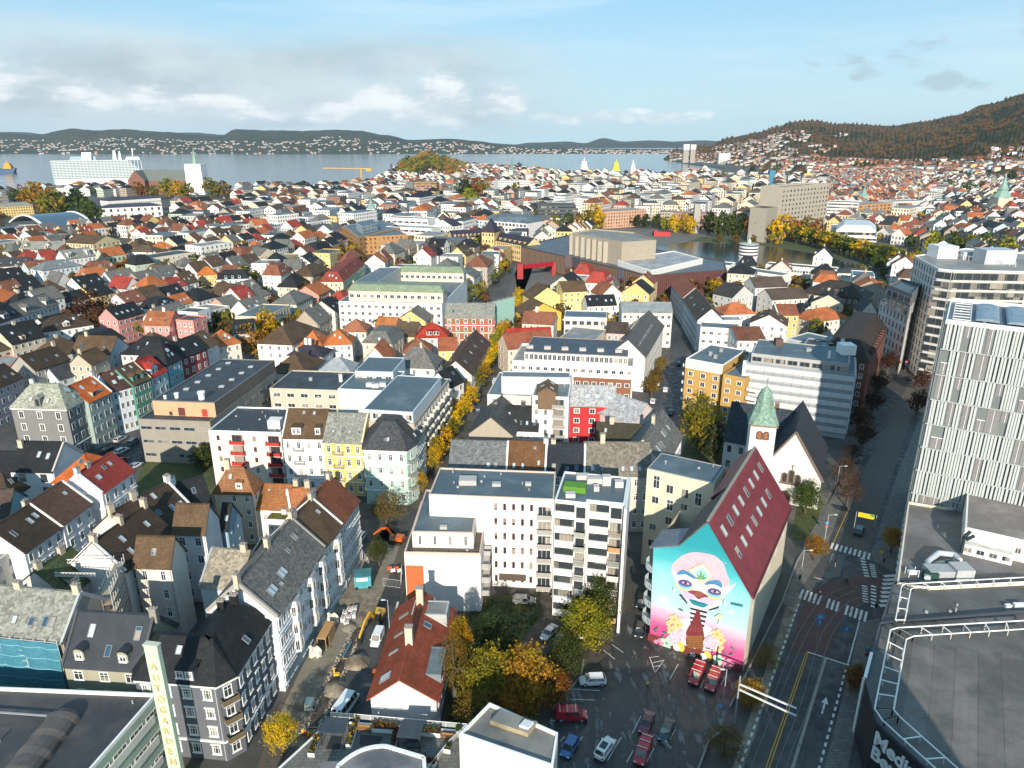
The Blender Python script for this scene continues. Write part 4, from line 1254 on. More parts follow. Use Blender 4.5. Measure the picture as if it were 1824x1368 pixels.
h('long house with brown metal roof, rows of skylights and pale street front',(1149,636),(1182,580),13,13.5,'g',5.8,S(.68,.66,.62),('seam',(.075,.058,.045)),name='apartment_house',cat='apartment building',win={0:(4,16,1.3,1.7,'m')},sk=0,skr=tuple((1,.08+.045*k,.35,.7,1.8)for k in range(9))+tuple((0,.08+.06*k,.45,.5,1.0)for k in range(12)))
b=B('apartment_house','cream walled house with irregular windows behind the mural building','apartment building')
pl=b.rect((1153,835),(1272,862),9,23,'f',1,S(.60,.54,.42),bfelt,win={},parh=.15,coping=('plain',(.3,.3,.3)))
d_=(pl[1]-pl[0]).normalized()
W_=(pl[1]-pl[0]).length
for u,z,st_,hh in((.16,19,'k',3.0),(.16,15.5,'m',1.6),(.15,9,'m',1.6),(.15,5,'m',1.7),(.37,18.6,'m',1.9),(.39,14.6,'k',2.6),(.39,11.3,'m',1.8),(.39,6.6,'k',2.4),(.60,18.4,'m',2.0),(.80,17.3,'k',3.0),(.6,15.6,'m',1.4),(.62,3,'m',1.6),(.85,5,'m',1.6),(.85,10,'k',2.2)):
 q=pl[0].lerp(pl[1],u)
 b.w((q.x-d_.x*.8,q.y-d_.y*.8,z),d_,1.5,hh,'c' if st_=='k' else 'm')
b.done()
h('small annexe with dark mossy lean-to roof against the cream wall',(1208,916),(1258,929),5,14,'g',2.6,S(.58,.52,.42),('slate',(.07,.07,.055)),win={0:(3,2,.9,.9,'m',None,(1,))},reg=False,inset=.85)
h('little white roof turret with red pyramid cap by the burgundy roof',(1293,848),(1322,853),3.2,21.5,'h',2.2,S(.72,.72,.72),T(.42,.09,.04),name='roof_turret',cat='turret',win={},base=13,reg=False)
def smooth(pts,n=5):
 out=[]
 m=len(pts)
 for i in range(m):
  p0,p1,p2,p3=[Vector(pts[(i+k-1)%m])for k in range(4)]
  for j in range(n):
   t=j/n
   out.append(.5*(2*p1+(p2-p0)*t+(2*p0-5*p1+4*p2-p3)*t*t+(3*p1-p0-3*p2+p3)*t**3))
 return out
def mk_muralbg():
 m,t,b=newmat('mural_ground')
 z=t.n('ShaderNodeSeparateXYZ',{0:objpos(t)}).outputs[2]
 p=objpos(t)
 zz=t.m('ADD',z,t.m('MULTIPLY',t.m('SUBTRACT',t.noise(t.n('ShaderNodeVectorMath',{0:p,1:(.35,.35,1.2)},operation='MULTIPLY').outputs[0],.5,5,.6),.5),3.5))
 r=t.n('ShaderNodeValToRGB',{0:t.m('DIVIDE',zz,26.0)})
 cr=r.color_ramp
 st=[(0.0,(.52,.05,.19)),(.14,(.56,.07,.23)),(.27,(.56,.36,.50)),(.36,(.36,.56,.62)),(.56,(.25,.56,.60)),(.70,(.06,.40,.45)),(.85,(.015,.26,.32)),(1,(.01,.25,.31))]
 while len(cr.elements)<len(st):
  cr.elements.new(.5)
 for e,(x,c)in zip(cr.elements,st):
  e.position=x
  e.color=c+(1,)
 setin(t,b,Base_Color=r.outputs[0],Roughness=.8)
 return m
MK['muralbg']=mk_muralbg
bM=thing('mural_house','apartment house with burgundy roof and a giant painted face mural on its gable','apartment building',(40,115,0))
mo=Vector((25.6,109.6,0))
mp=Vector((40.2,101.1,0))
md=(mp-mo).normalized()
mn=Vector((md.y,-md.x,0))
mi_=-mn
MP=lambda x,y,o=0.0:on_plane(x,y,mo,mn)+mn*o
gable=[MP(1157,1140),MP(1322,1198),MP(1338,1060),MP(1262,929),MP(1210,972),MP(1164,975)]
gable[0].z=gable[1].z=0
LEN=(P3(1410,905,gable[2].z)-gable[2]).dot(mi_)
back=[g+mi_*LEN for g in gable]
m=MB()
cw=S(.60,.54,.42)
m.face(gable,('muralbg',))
m.face((gable[1],back[1],back[2],gable[2]),cw)
wl_=[Vector((gable[0].x,gable[0].y,0)),Vector((gable[0].x,gable[0].y,0))+mi_*15]
m.face((wl_[1],wl_[0],gable[5],gable[5]+mi_*15),cw)
m.face((gable[0]+mi_*15,gable[5]+mi_*15,gable[4]+mi_*15,gable[3]+mi_*15,Vector((gable[3].x,gable[3].y,0))+mi_*15),cw)
lw_=gable[3]-md*3.3
m.face((Vector((lw_.x,lw_.y,0))+mi_*LEN,Vector((lw_.x,lw_.y,0))+mi_*15,Vector((lw_.x,lw_.y,gable[3].z-3.5))+mi_*15,Vector((lw_.x,lw_.y,gable[3].z-3.5))+mi_*LEN),cw)
m.face((back[1],Vector((lw_.x,lw_.y,0))+mi_*LEN,Vector((lw_.x,lw_.y,gable[3].z-3.5))+mi_*LEN,back[3],back[2]),cw)
m.obj('wall',bM)
bur=('seam',(.165,.024,.034))
m=MB()
rt=m
def roofslab(a,b_,key,th=.25,o0=.35,side=0.0,L0=None,L1=None):
 """slab over the edge a-b of the gable, running the length of the house"""
 d=(b_-a).normalized()
 n_=Vector((0,0,1))-d*d.z
 n_.normalize()
 a2=a-d*side
 s0=-o0 if L0 is None else L0
 s1=LEN+.3 if L1 is None else L1
 q=[a2+mi_*s0,b_+mi_*s0,b_+mi_*s1,a2+mi_*s1]
 if(q[1]-q[0]).cross(q[2]-q[0]).z<0:
  q=q[::-1]
 rt.hexa([x+n_*.02 for x in q],[x+n_*th for x in q],key)
eave_r=gable[2]+(gable[2]-gable[3]).normalized()*.2
kn=gable[2].lerp(gable[3],.10)
roofslab(eave_r,gable[3],bur,side=.5)
roofslab(gable[5],gable[4],('seam',(.14,.16,.19)),side=.6,L1=6.5)
roofslab(gable[4],gable[3],('slate',(.085,.08,.075)),L1=15)
lowl=gable[3]-md*3.4+Vector((0,0,-3.6))
roofslab(lowl,gable[3],bur,L0=15.02)
rt.beam(gable[3]-mi_*.35+Vector((0,0,.3)),back[3]+Vector((0,0,.3)),.5,.25,('plain',(.26,.25,.20)))
rt.beam(gable[2]-mi_*.3+Vector((0,0,-.1))-mn*0+md*.35,back[2]+md*.35+Vector((0,0,-.1)),.5,.4,('plain',(.10,.015,.02)))
rfM=m.obj('roof',bM)
sl=(gable[3]-gable[2])
Yv=sl.normalized()
Xv=mi_
Nv=Xv.cross(Yv)
if Nv.z<0:
 Nv=-Nv
for row,cnt,v in((0,8,.70),(1,7,.38)):
 for k in range(cnt):
  u=LEN*(.06+(k+row*.15)*.118)
  q=gable[2]+Xv*u+Yv*(sl.length*v)+Nv*.27
  o=bpy.data.objects.new('skylight',skylight_mesh(1.15,2.1,(k*7+row)%3!=1))
  COL.objects.link(o)
  o.parent=rfM
  mx=Matrix((Xv.to_tuple()+(0,),Yv.to_tuple()+(0,),Nv.to_tuple()+(0,),(0,0,0,1))).transposed()
  mx.translation=q-Vector((40,115,0))
  o.matrix_local=mx
for k in range(9):
 q=gable[2]+Xv*(1.5+k*(LEN-3)/9)+Vector((0,0,-1.6))
 f_,p_,fm,pm,cm=win_mesh(1.3,1.3,'m',WHITE)
 for zz in(0,-3.4,-6.7,-10.0):
  if zz and k%2:
   continue
  o=link('window',cm if zz==0 else win_mesh(1.1,1.5,'m',WHITE)[4],bM,q+Vector((0,0,zz))+md*.01-Vector((40,115,0)))
  o.rotation_euler=(0,0,math.atan2(Xv.y,Xv.x))
mu=MB()
lay=[0]
def art(pts,key,px=True,sm=0):
 lay[0]+=1
 pts=[(p[0],p[1])for p in(smooth(pts,sm)if sm else pts)]
 q=[MP(1140+x/5.2625,960+y/5.2625,.006+lay[0]*.0012)for x,y in pts]
 if(q[1]-q[0]).cross(q[2]-q[0]).dot(mn)<0:
  q=q[::-1]
 c=sum((Vector(x)for x in q),Vector())/len(q)
 if len(q)>5:
  for i in range(len(q)):
   mu.face((c,q[i],q[(i+1)%len(q)]),key)
 else:
  mu.face(q,key)
def el(cx,cy,rx,ry,rot=0,n=20):
 c,s=math.cos(math.radians(rot)),math.sin(math.radians(rot))
 return[(cx+rx*math.cos(a)*c-ry*math.sin(a)*s,cy+rx*math.cos(a)*s+ry*math.sin(a)*c)for a in[i*2*math.pi/n for i in range(n)]]
K=lambda r,g,b_:('plain',(r,g,b_),.8)
pk,lil,whi,dk=K(.66,.42,.50),K(.42,.38,.58),K(.70,.70,.73),K(.02,.015,.04)
for(x,y,rx,ry,r_)in((210,560,48,30,20),(250,590,40,20,-10)):
 art(el(x,y,rx,ry,r_),K(.50,.56,.68))
art(el(850,690,36,20,5),K(.45,.58,.68))
art([(365,765),(470,752),(530,740),(610,800),(700,870),(720,960),(660,1050),(420,1020),(300,930)],K(.60,.60,.72),sm=4)
art([(468,625),(632,668),(600,800),(470,765)],whi)
for k in range(4):
 y=640+k*42
 art([(470,y),(630-k*8,y+40),(626-k*8,y+62),(470,y+20)],dk)
art([(318,300),(300,250),(350,190),(430,140),(520,125),(640,140),(720,170),(790,250),(815,330),(840,400),(800,480),(700,450),(560,330),(400,310),(340,350)],pk,sm=5)
for k in range(14):
 a=(340+k*34,210+abs(k-7)*9-30)
 art([(a[0],a[1]),(a[0]+26,a[1]-14),(a[0]+30,a[1]-8)],K(.72,.55,.60))
art([(700,330),(720,190),(680,185)],K(.55,.45,.50))
art([(290,270),(345,330),(350,420),(320,380)],whi)
art([(905,415),(800,450),(770,560),(830,500)],whi)
art([(340,330),(420,300),(520,350),(620,400),(740,400),(790,470),(770,560),(740,630),(640,668),(540,650),(450,600),(380,500),(345,420)],whi,sm=5)
art([(362,520),(385,515),(450,600),(440,608)],dk)
art([(640,660),(745,625),(735,650),(650,672)],dk)
rm=random.Random(3)
for k in range(46):
 a=rm.uniform(-2.9,-.25)
 r0=rm.uniform(.45,1.0)
 x,y=570+math.cos(a)*235*r0,330+math.sin(a)*195*r0
 l=rm.uniform(14,38)
 an=a+math.pi/2+rm.uniform(-.5,.5)
 if y<330 and x<800:
  art([(x,y),(x+math.cos(an)*l,y+math.sin(an)*l),(x+math.cos(an)*l*.9+3,y+math.sin(an)*l*.9+3)],rm.choice((K(.74,.58,.64),K(.52,.28,.38),K(.60,.36,.46))))
for p_,q_ in(((345,420),(380,500)),((380,500),(450,600)),((740,630),(770,560)),((770,560),(790,470)),((540,650),(640,668))):
 dx_,dy_=q_[1]-p_[1],p_[0]-q_[0]
 l=math.hypot(dx_,dy_)
 art([p_,q_,(q_[0]+dx_/l*4,q_[1]+dy_/l*4),(p_[0]+dx_/l*4,p_[1]+dy_/l*4)],K(.25,.22,.42))
art(el(470,440,60,26,14),K(.60,.60,.74))
art(el(660,520,50,24,12),K(.60,.60,.74))
art(el(600,600,80,40,12),K(.66,.66,.76))
art([(597,220),(690,345),(610,425),(440,290)],K(.42,.42,.16))
art([(595,232),(678,342),(608,412),(455,292)],K(.66,.70,.70))
art([(590,268),(650,345),(605,395),(505,310)],K(.30,.56,.50))
for a in(-70,-35,0,35,70):
 t_=math.radians(a)
 cx,cy=572,378
 dx_,dy_=math.sin(t_),-math.cos(t_)
 L_=92 if a==0 else 68
 art([(cx,cy),(cx+dx_*L_*.5-dy_*9,cy+dy_*L_*.5+dx_*9),(cx+dx_*L_,cy+dy_*L_),(cx+dx_*L_*.5+dy_*9,cy+dy_*L_*.5-dx_*9)],K(.07,.24,.07))
art([(545,400),(572,372),(600,410)],K(.62,.52,.2))
for(x,y,r_,f_)in((425,410,14,1),(700,490,12,1)):
 art(el(x,y+28,86,58,r_),K(.66,.38,.44))
 art(el(x,y+22,78,50,r_),K(.70,.60,.22))
 art(el(x,y+16,72,42,r_),K(.20,.50,.56))
 art(el(x+4,y-26,92,40,r_),K(.62,.62,.74))
 art(el(x,y+2,66,32,r_),K(.10,.10,.34))
 art(el(x,y-4,60,24,r_),K(.10,.05,.17))
 art(el(x+5,y+1,40,11,r_),K(.45,.36,.50))
 art(el(x+3,y,13,11,r_),dk)
art([(350,318),(400,285),(440,300),(520,352),(505,372),(440,330),(360,332)],K(.05,.22,.42),sm=4)
art([(605,425),(650,392),(745,385),(775,440),(765,452),(700,412),(630,425)],K(.05,.22,.42),sm=4)
art([(405,512),(460,480),(530,545),(450,565)],K(.48,.42,.60),sm=4)
art([(560,560),(640,540),(698,600),(620,625),(570,590)],K(.48,.42,.60),sm=4)
art([(450,488),(540,482),(645,535),(590,545),(545,560),(505,520)],K(.20,.045,.055),sm=4)
art(el(553,512,40,28,8),K(.26,.07,.06))
art([(462,563),(520,570),(560,585),(635,610),(600,640),(540,625),(490,605)],K(.01,.22,.27),sm=4)
art([(462,563),(545,585),(635,610),(560,600)],K(.02,.09,.12))
art([(535,668),(560,670),(575,760),(606,930),(580,1060),(540,1050),(510,1010),(470,1040),(440,1000),(432,880),(490,770)],K(.17,.022,.03),sm=4)
for j in range(6):
 for k in range(8):
  x,y=448+k*20+(j%2)*10,912+j*20
  if x<590:
   art(el(x,y,9,9,0,6),K(.34,.20,.02))
   art(el(x,y,5,5,0,6),K(.10,.03,.02))
for k in range(5):
 x=470+k*24
 art([(x,860),(x+8,760+abs(k-2)*14),(x+12,860)],K(.26,.06,.06))
for k in range(9):
 a=rm.uniform(0,6.28)
 art(el(350+math.cos(a)*66,910+math.sin(a)*60,26,9,math.degrees(a),10),rm.choice((K(.72,.56,.64),K(.52,.36,.52))))
art(el(360,900,80,70),K(.66,.46,.55))
art(el(680,970,85,75),K(.66,.46,.55))
for(x,y)in((385,1000),(640,1090)):
 art(el(x,y,34,52,-25),K(.70,.50,.10))
 art(el(x-40,y+8,26,40,-30),K(.70,.70,.75))
def flower(x,y,r,key,ck,n=5):
 for k in range(n):
  a=k*2*math.pi/n
  art(el(x+math.cos(a)*r*.6,y+math.sin(a)*r*.6,r*.55,r*.42,math.degrees(a),12),key)
 art(el(x,y,r*.28,r*.28,0,8),ck)
for(x,y,r)in((325,745,46),(360,800,46),(300,845,42),(725,885,50),(765,940,40),(740,1010,46),(275,780,28)):
 flower(x,y,r,K(.70,.50,.26),K(.55,.33,.06))
for(x,y,r)in((255,968,58),(740,1120,52)):
 flower(x,y,r,K(.42,.62,.50),K(.16,.34,.20))
for(x,y,r)in((180,970,46),(825,1165,56)):
 flower(x,y,r,K(.62,.22,.34),K(.30,.05,.12))
for(x,y,r_)in((150,855,30),(215,905,-40),(240,870,20),(270,1030,40),(800,1060,60),(860,1070,-20),(800,1190,80),(160,830,-30),(875,1015,40),(390,655,20)):
 art(el(x,y,24,8,r_,10),K(.03,.17,.13))
for k in range(10):
 a=k*.63
 for(cx,cy)in((360,900),(680,970)):
  art(el(cx+math.cos(a)*52,cy+math.sin(a)*46,30,10,math.degrees(a)+60,10),K(.74,.58,.66)if k%2 else K(.46,.38,.60))
flower(500,1080,26,K(.72,.72,.74),K(.72,.72,.74),6)
art([(700,720),(745,690),(790,705),(765,745),(735,800),(745,740)],K(.50,.60,.40))
for k in range(8):
 art([(862+k*14,582+k*3),(872+k*14,584+k*3),(870+k*14,608+k*3),(860+k*14,606+k*3)],K(.01,.20,.27))
for(x,y)in((325,470),(800,590)):
 art(el(x,y,14,30,0,10),K(.52,.60,.70))
mu.obj('mural',bM)
m=MB()
m.hexa([gable[0]+mn*.25-md*.3,gable[1]+mn*.25,gable[1]+mn*.02,gable[0]+mn*.02-md*.3],[x+Vector((0,0,1.5))for x in(gable[0]+mn*.25-md*.3,gable[1]+mn*.25,gable[1]+mn*.02,gable[0]+mn*.02-md*.3)],S(.15,.03,.025))
m.obj('plinth',bM)
FOOT.append([g.xy for g in(gable[0],gable[1],back[1],back[0])])
LANDMARKS.append(('the mural house',1250,1050))
for k in range(4):
 m=MB()
 c=gable[0]+mi_*2.6
 c=Vector((c.x,c.y,3.2+k*3.7))
 ring=[c+Vector((math.cos(a),math.sin(a),0))*2.4 for a in[math.radians(130+i*17)for i in range(12)]]
 for a_,b_ in zip(ring,ring[1:]):
  m.beam(a_,b_,.25,.2,('plain',(.30,.34,.36)))
  for f_ in(0,.5):
   q=a_.lerp(b_,f_)
   m.beam(q,q+Vector((0,0,1.25)),.16,.06,('plain',(.30,.38,.42)))
 m.face([r+Vector((0,0,.05))for r in ring],('plain',(.3,.3,.3)))
 m.obj('balcony',bM)
bC=B('church','white plastered church with green copper tower and steep dark roofs','church')
fr,fl_=Vector((76.8,158.9)),Vector((63.6,165.0))
bC.rect(fl_,fr,24,8.2,'x',11.5,S(.62,.61,.58),('slate',(.030,.036,.046)),px=False,win={1:(1,5,1.2,3.2,'m',DARKF)},ov=.5,pw='')
bC.rect((1290,783),(1420,806),15,9.5,'g',8.5,S(.66,.65,.63),('slate',(.028,.036,.048)),win={0:(2,6,1.1,1.9,'m',('plain',(.16,.09,.07)),(3,4,5))},ch=((.62,.55,2.4,('brick',(.2,.1,.07))),))
tc_=Vector((60.6,159.4))
ux_=Vector((.97,-.24)).normalized()
uy_=Vector((.24,.97)).normalized()
sq=lambda r,c=tc_:[c-ux_*r-uy_*r,c+ux_*r-uy_*r,c+ux_*r+uy_*r,c-ux_*r+uy_*r]
bC.volume(sq(2.9),0,24,'n',0,S(.66,.65,.62),slate,{},'',0,(),0,(),0,None,'c',None,0,True,0,None,None,True,None,None)
cop=('slate',(.19,.29,.235))
prof=[(3.45,0),(3.25,.7),(2.6,2.4),(2.35,3.5),(2.0,3.8),(1.9,5.4),(1.5,6.8),(.8,8.0),(.15,8.7)]
def belltop(m):
 rings=[]
 for r,z in prof:
  oc=[]
  for i in range(4):
   a,b_=sq(r)[i],sq(r)[(i+1)%4]
   k=.12 if z<1 else.29
   oc+=[a.lerp(b_,k),a.lerp(b_,1-k)]
  rings.append([v3(q,24+z)for q in oc])
 for a,b_ in zip(rings,rings[1:]):
  for i in range(8):
   m.face((a[i],a[(i+1)%8],b_[(i+1)%8],b_[i]),cop)
 m.face(rings[-1],cop)
 m.face(rings[0][::-1],cop)
 m.tube(v3(tc_,32.5),v3(tc_,34.8),.12,cop)
 m.beam(v3(tc_-ux_*.5,34.1),v3(tc_+ux_*.5,34.1),.12,.12,cop)
bC.box('tower_cap',belltop,None)
def arch(m,p,d,w_,h_,key,o=.04,ring=None):
 d=Vector((d.x,d.y,0))
 n_=Vector((d.y,-d.x,0))
 p=Vector(p)
 pts=[p+d*w_,p+d*w_+Vector((0,0,h_))]+[p+d*(w_/2+math.cos(a)*w_/2)+Vector((0,0,h_+math.sin(a)*w_/2))for a in[i*math.pi/8 for i in range(1,8)]]+[p+Vector((0,0,h_)),p]
 pts=pts[::-1]
 pts=[q+n_*o for q in pts]
 if(pts[1]-pts[0]).cross(pts[2]-pts[0]).dot(n_)<0:
  pts=pts[::-1]
 m.face(pts,key)
 if ring:
  for a,b_ in zip(pts,pts[1:]+pts[:1]):
   m.beam(a,b_,.3,.22,ring)
brn,stn=('plain',(.30,.095,.03)),('plain',(.09,.08,.07))
s_=sq(2.9)
def belfry(m):
 for k in(-1.35,.15):
  q=(s_[0]+s_[1])/2+ux_*k
  arch(m,v3(q,20.3),ux_,1.2,1.4,brn,.06,stn)
 q=(s_[1]+s_[2])/2-uy_*.9
 arch(m,v3(q,20.3),uy_,.8,1.4,('plain',(.1,.05,.03)),.06,stn)
 q=(s_[1]+s_[2])/2+uy_*.2
 arch(m,v3(q,20.3),uy_,.8,1.4,('plain',(.1,.05,.03)),.06,stn)
 m.beam(v3(s_[0]-ux_*.2-uy_*.15,23.7),v3(s_[1]+ux_*.2-uy_*.15,23.7),.4,.5,('plain',(.22,.17,.12)))
 m.beam(v3(s_[1]+ux_*.15-uy_*.2,23.7),v3(s_[2]+ux_*.15,23.7),.4,.5,('plain',(.22,.17,.12)))
bC.box('belfry_opening',belfry,None)
fd=(fr-fl_).normalized()
fnn=Vector((fd.y,-fd.x))
def frontwin(m):
 c=fl_.lerp(fr,.52)
 for k,hh in((-2.3,1.9),(-.75,2.9),(.8,1.9)):
  arch(m,v3(c+fd*k,6.0),fd,1.35,hh,('plain',(.035,.025,.025)),.07,('plain',(.17,.15,.12)))
 m.beam(v3(c-fd*2.6+fnn*.1,5.75),v3(c+fd*2.5+fnn*.1,5.75),.35,.35,('plain',(.12,.055,.04)))
 m.beam(v3(c+fnn*.12,9.6),v3(c+fnn*.12,11.2),.15,.15,stn)
 m.beam(v3(c-fd*.4+fnn*.12,10.7),v3(c+fd*.4+fnn*.12,10.7),.15,.15,stn)
bC.box('traceried_window',frontwin,None)
bC.box('portal',lambda m:arch(m,v3(fl_.lerp(fr,.36),.1),fd,2.6,2.2,('plain',(.05,.015,.012)),.08,('plain',(.10,.10,.085))),None)
bC.box('gable_coping',lambda m:[m.beam(v3(fl_+fnn*.25-fd*.5,7.9),v3(fl_.lerp(fr,.5)+fnn*.25,20.0),.5,.45,('plain',(.16,.11,.085))),m.beam(v3(fr+fnn*.25+fd*.5,7.9),v3(fl_.lerp(fr,.5)+fnn*.25,20.0),.5,.45,('plain',(.16,.11,.085)))],None)
bC.w(v3(s_[0].lerp(s_[1],.25),7.5),ux_,.9,1.7,'m',('plain',(.10,.05,.035)))
bC.done()
b=B('office_block','silver grey office block with horizontal louvre bands behind the church','office')
of=b.rect((1329,648),(1523,671),(1546,641),20.5,'f',1,S(.40,.42,.44),bfelt,win={},parh=.4,coping=('plain',(.45,.46,.47)))
d_=(of[1]-of[0]).normalized()
y_=(of[3]-of[0]).normalized()
for k in range(7):
 def band(m,k=k):
  for a_,b_,o_ in((of[0],of[1],Vector((d_.y,-d_.x))),(of[1],of[2],d_)):
   q0,q1=a_+o_*.25,b_+o_*.25
   m.beam(v3(q0,1.2+2.85*k+1.35),v3(q1,1.2+2.85*k+1.35),.3,1.5,('plain',(.56,.58,.60),.4))
   m.beam(v3(q0-o_*.2,1.2+2.85*k+2.5),v3(q1-o_*.2,1.2+2.85*k+2.5),.08,.8,('plain',(.28,.31,.34),.2))
 b.box('louvre_band',band,None)
L_=(of[1]-of[0]).length
for k in range(11):
 b.box('panel_joint',(lambda m,k=k:m.beam(v3(of[0].lerp(of[1],k/11)+Vector((d_.y,-d_.x))*.42,2),v3(of[0].lerp(of[1],k/11)+Vector((d_.y,-d_.x))*.42,20.3),.06,.04,('plain',(.3,.31,.33)))),None)
b.poly([of[0]+d_*1.2+y_*1.5,of[1]-d_*2+y_*1.5,of[2]-d_*2-y_*.5,of[3]+d_*1.2-y_*.5],23.5,'f',1,S(.38,.38,.37),bfelt,px=False,base=20.4,win={0:(1,8,3.0,1.6,'r',GREYM),1:(1,3,3.0,1.5,'r',GREYM)},parh=.3,reg=False)
for(u,v,a,hh,key)in((.25,.75,1.2,2.4,('plain',(.10,.06,.05))),(.75,.3,.3,2.5,WHITE),(.55,.6,.8,1.0,GREYM),(.85,.65,.25,3,GREYM),(.9,.7,2.2,3.2,WHITE)):
 c_=of[0].lerp(of[1],u).lerp(of[3].lerp(of[2],u),v)
 b.box('roof_unit',(lambda m,c_=c_,a=a,hh=hh,key=key:pod(m,c_,23.5,a,a,hh,key)),None)
b.box('white_pillar',lambda m:m.prism([of[0]-d_*.9-y_*.5,of[0]-d_*.02-y_*.5,of[0]-d_*.02+y_*1,of[0]-d_*.9+y_*1],0,21.4,WHITE),None)
b.done()
b=B('office_block','brick red office block with steep brown roof lining the shaded street','office')
br=b.rect((1548,646),(1580,585),16,17,'m',6.5,('brick',(.24,.075,.04)),T(.05,.035,.03),inset=4.5,win={0:(5,12,1.6,1.6,'m',DARKF),3:(5,4)},dm=tuple((0,.08+.09*k,1.3,1.5,'s')for k in range(9)))
b.done()
b=B('office_block','blue grey roofed block with curved end and rooftop plant behind the silver office','office')
b.rect((1402,604),(1450,615),14,19,'f',1,S(.42,.47,.50),bfelt,win={0:(5,3,1.4,2.6,'m',DARKF)},parh=.4,coping=S(.5,.54,.56))
b.rect((1430,618),(1508,628),12,20.5,'f',1,S(.3,.31,.33),('felt',(.06,.065,.07)),win={0:(5,8)},parh=.5,reg=False,ch=((.3,.4,1.6,GREYM),(.45,.3,1.0,WHITE),(.6,.4,1.2,T(.08,.05,.04)),(.85,.4,3.4,wht)))
b.done()
b=B('hotel','tall white stone and glass hotel tower with rooftop pods at the right edge','hotel')
HT=[P(1629,456,42),P(1668,479,42)]
HT=[Vector((163,287)),Vector((161,262)),Vector((170,252)),Vector((205,236)),Vector((225,262)),Vector((190,300))]
HT=[P(1629,455,43),P(1672,478,43),P(1697,481,43),P(1830,498,40),P(1900,470,40),P(1720,442,43)]
b.poly(HT,42.5,'f',1,S(.55,.54,.53),lfelt,px=False,win={0:(12,9,.8,2.4,'m',DARKF),1:(12,1,6.5,2.7,'r',('plain',(.30,.30,.27))),2:(12,9,3.3,2.7,'r',('plain',(.30,.30,.27)))},parh=.5,coping=WHITE)
hd=(HT[3]-HT[2]).normalized()
for k in range(13):
 q0,q1=HT[2],HT[3]
 b.box('floor_edge',(lambda m,k=k:m.beam(v3(HT[2]+Vector((hd.y,-hd.x))*.2,.4+3.5*k),v3(HT[3]+Vector((hd.y,-hd.x))*.2,.4+3.5*k),.5,.45,('plain',(.62,.60,.52)))),None)
c_=HT[0].lerp(HT[4],.28)
b.box('roof_unit',lambda m:pod(m,HT[0].lerp(HT[3],.30)+Vector((4,10)),42.5,4,4,5,WHITE),None)
b.box('roof_unit',lambda m:pod(m,HT[0].lerp(HT[3],.62)+Vector((8,18)),42.5,6,2.5,3,('plain',(.45,.47,.48))),None)
b.box('roof_unit',lambda m:pod(m,HT[0].lerp(HT[3],.95)+Vector((2,20)),42.5,6,4,5.5,('plain',(.42,.45,.48))),None)
b.box('roof_rail',lambda m:[m.beam(v3(HT[0].lerp(HT[3],.25+.05*k)+Vector((5,8)),42.6),v3(HT[0].lerp(HT[3],.25+.05*k)+Vector((5,8)),44.4),.1,.1,WHITE)for k in range(14)]+[m.beam(v3(HT[0].lerp(HT[3],.25)+Vector((5,8)),44.4),v3(HT[0].lerp(HT[3],.9)+Vector((5,8)),44.4),.1,.1,WHITE)],None)
b.done()
b=B('hotel_annexe','lower stepped hotel wing with white stone grid and setback glass floors','hotel')
b.poly([(1568,538),(1618,562),(1640,530),(1600,515)],24,'f',1,S(.55,.54,.53),felt,win={0:(6,8,.8,2.4,'m',DARKF),1:(6,3)},parh=.4)
b.poly([(1577,521),(1622,543),(1640,520),(1604,508)],29,'f',1,S(.4,.4,.4),felt,base=23.9,win={0:(2,4,4,2,'r',GREYM)},parh=.9,reg=False,coping=S(.5,.5,.49))
b.poly([(1580,511),(1624,528),(1640,510),(1605,500)],33,'f',1,S(.12,.13,.14),bfelt,base=28.9,win={0:(1,4,4,2.5,'r',GREYM)},parh=.9,reg=False)
b.done()
bT=B('office_tower','white office tower wrapped in vertical fins, right of the shaded street','office')
TA,TB=Vector((91.8,146.5)),Vector((91.8,146.5))+Vector((.845,-.535))*36
te=(TB-TA).normalized()
tn=Vector((te.y,-te.x))
TL=(TB-TA).length
TH,TD=51.3,26.0
fpT=[TA,TB,TB-tn*TD,TA-tn*TD]
bT.poly(fpT,TH,'f',1,S(.15,.175,.18),('felt',(.12,.15,.18)),px=False,win={},parh=.9,coping=WHITE)
tiers=9
th=TH/tiers
RT=random.Random(5)
white_fin=('plain',(.42,.455,.46),.45)
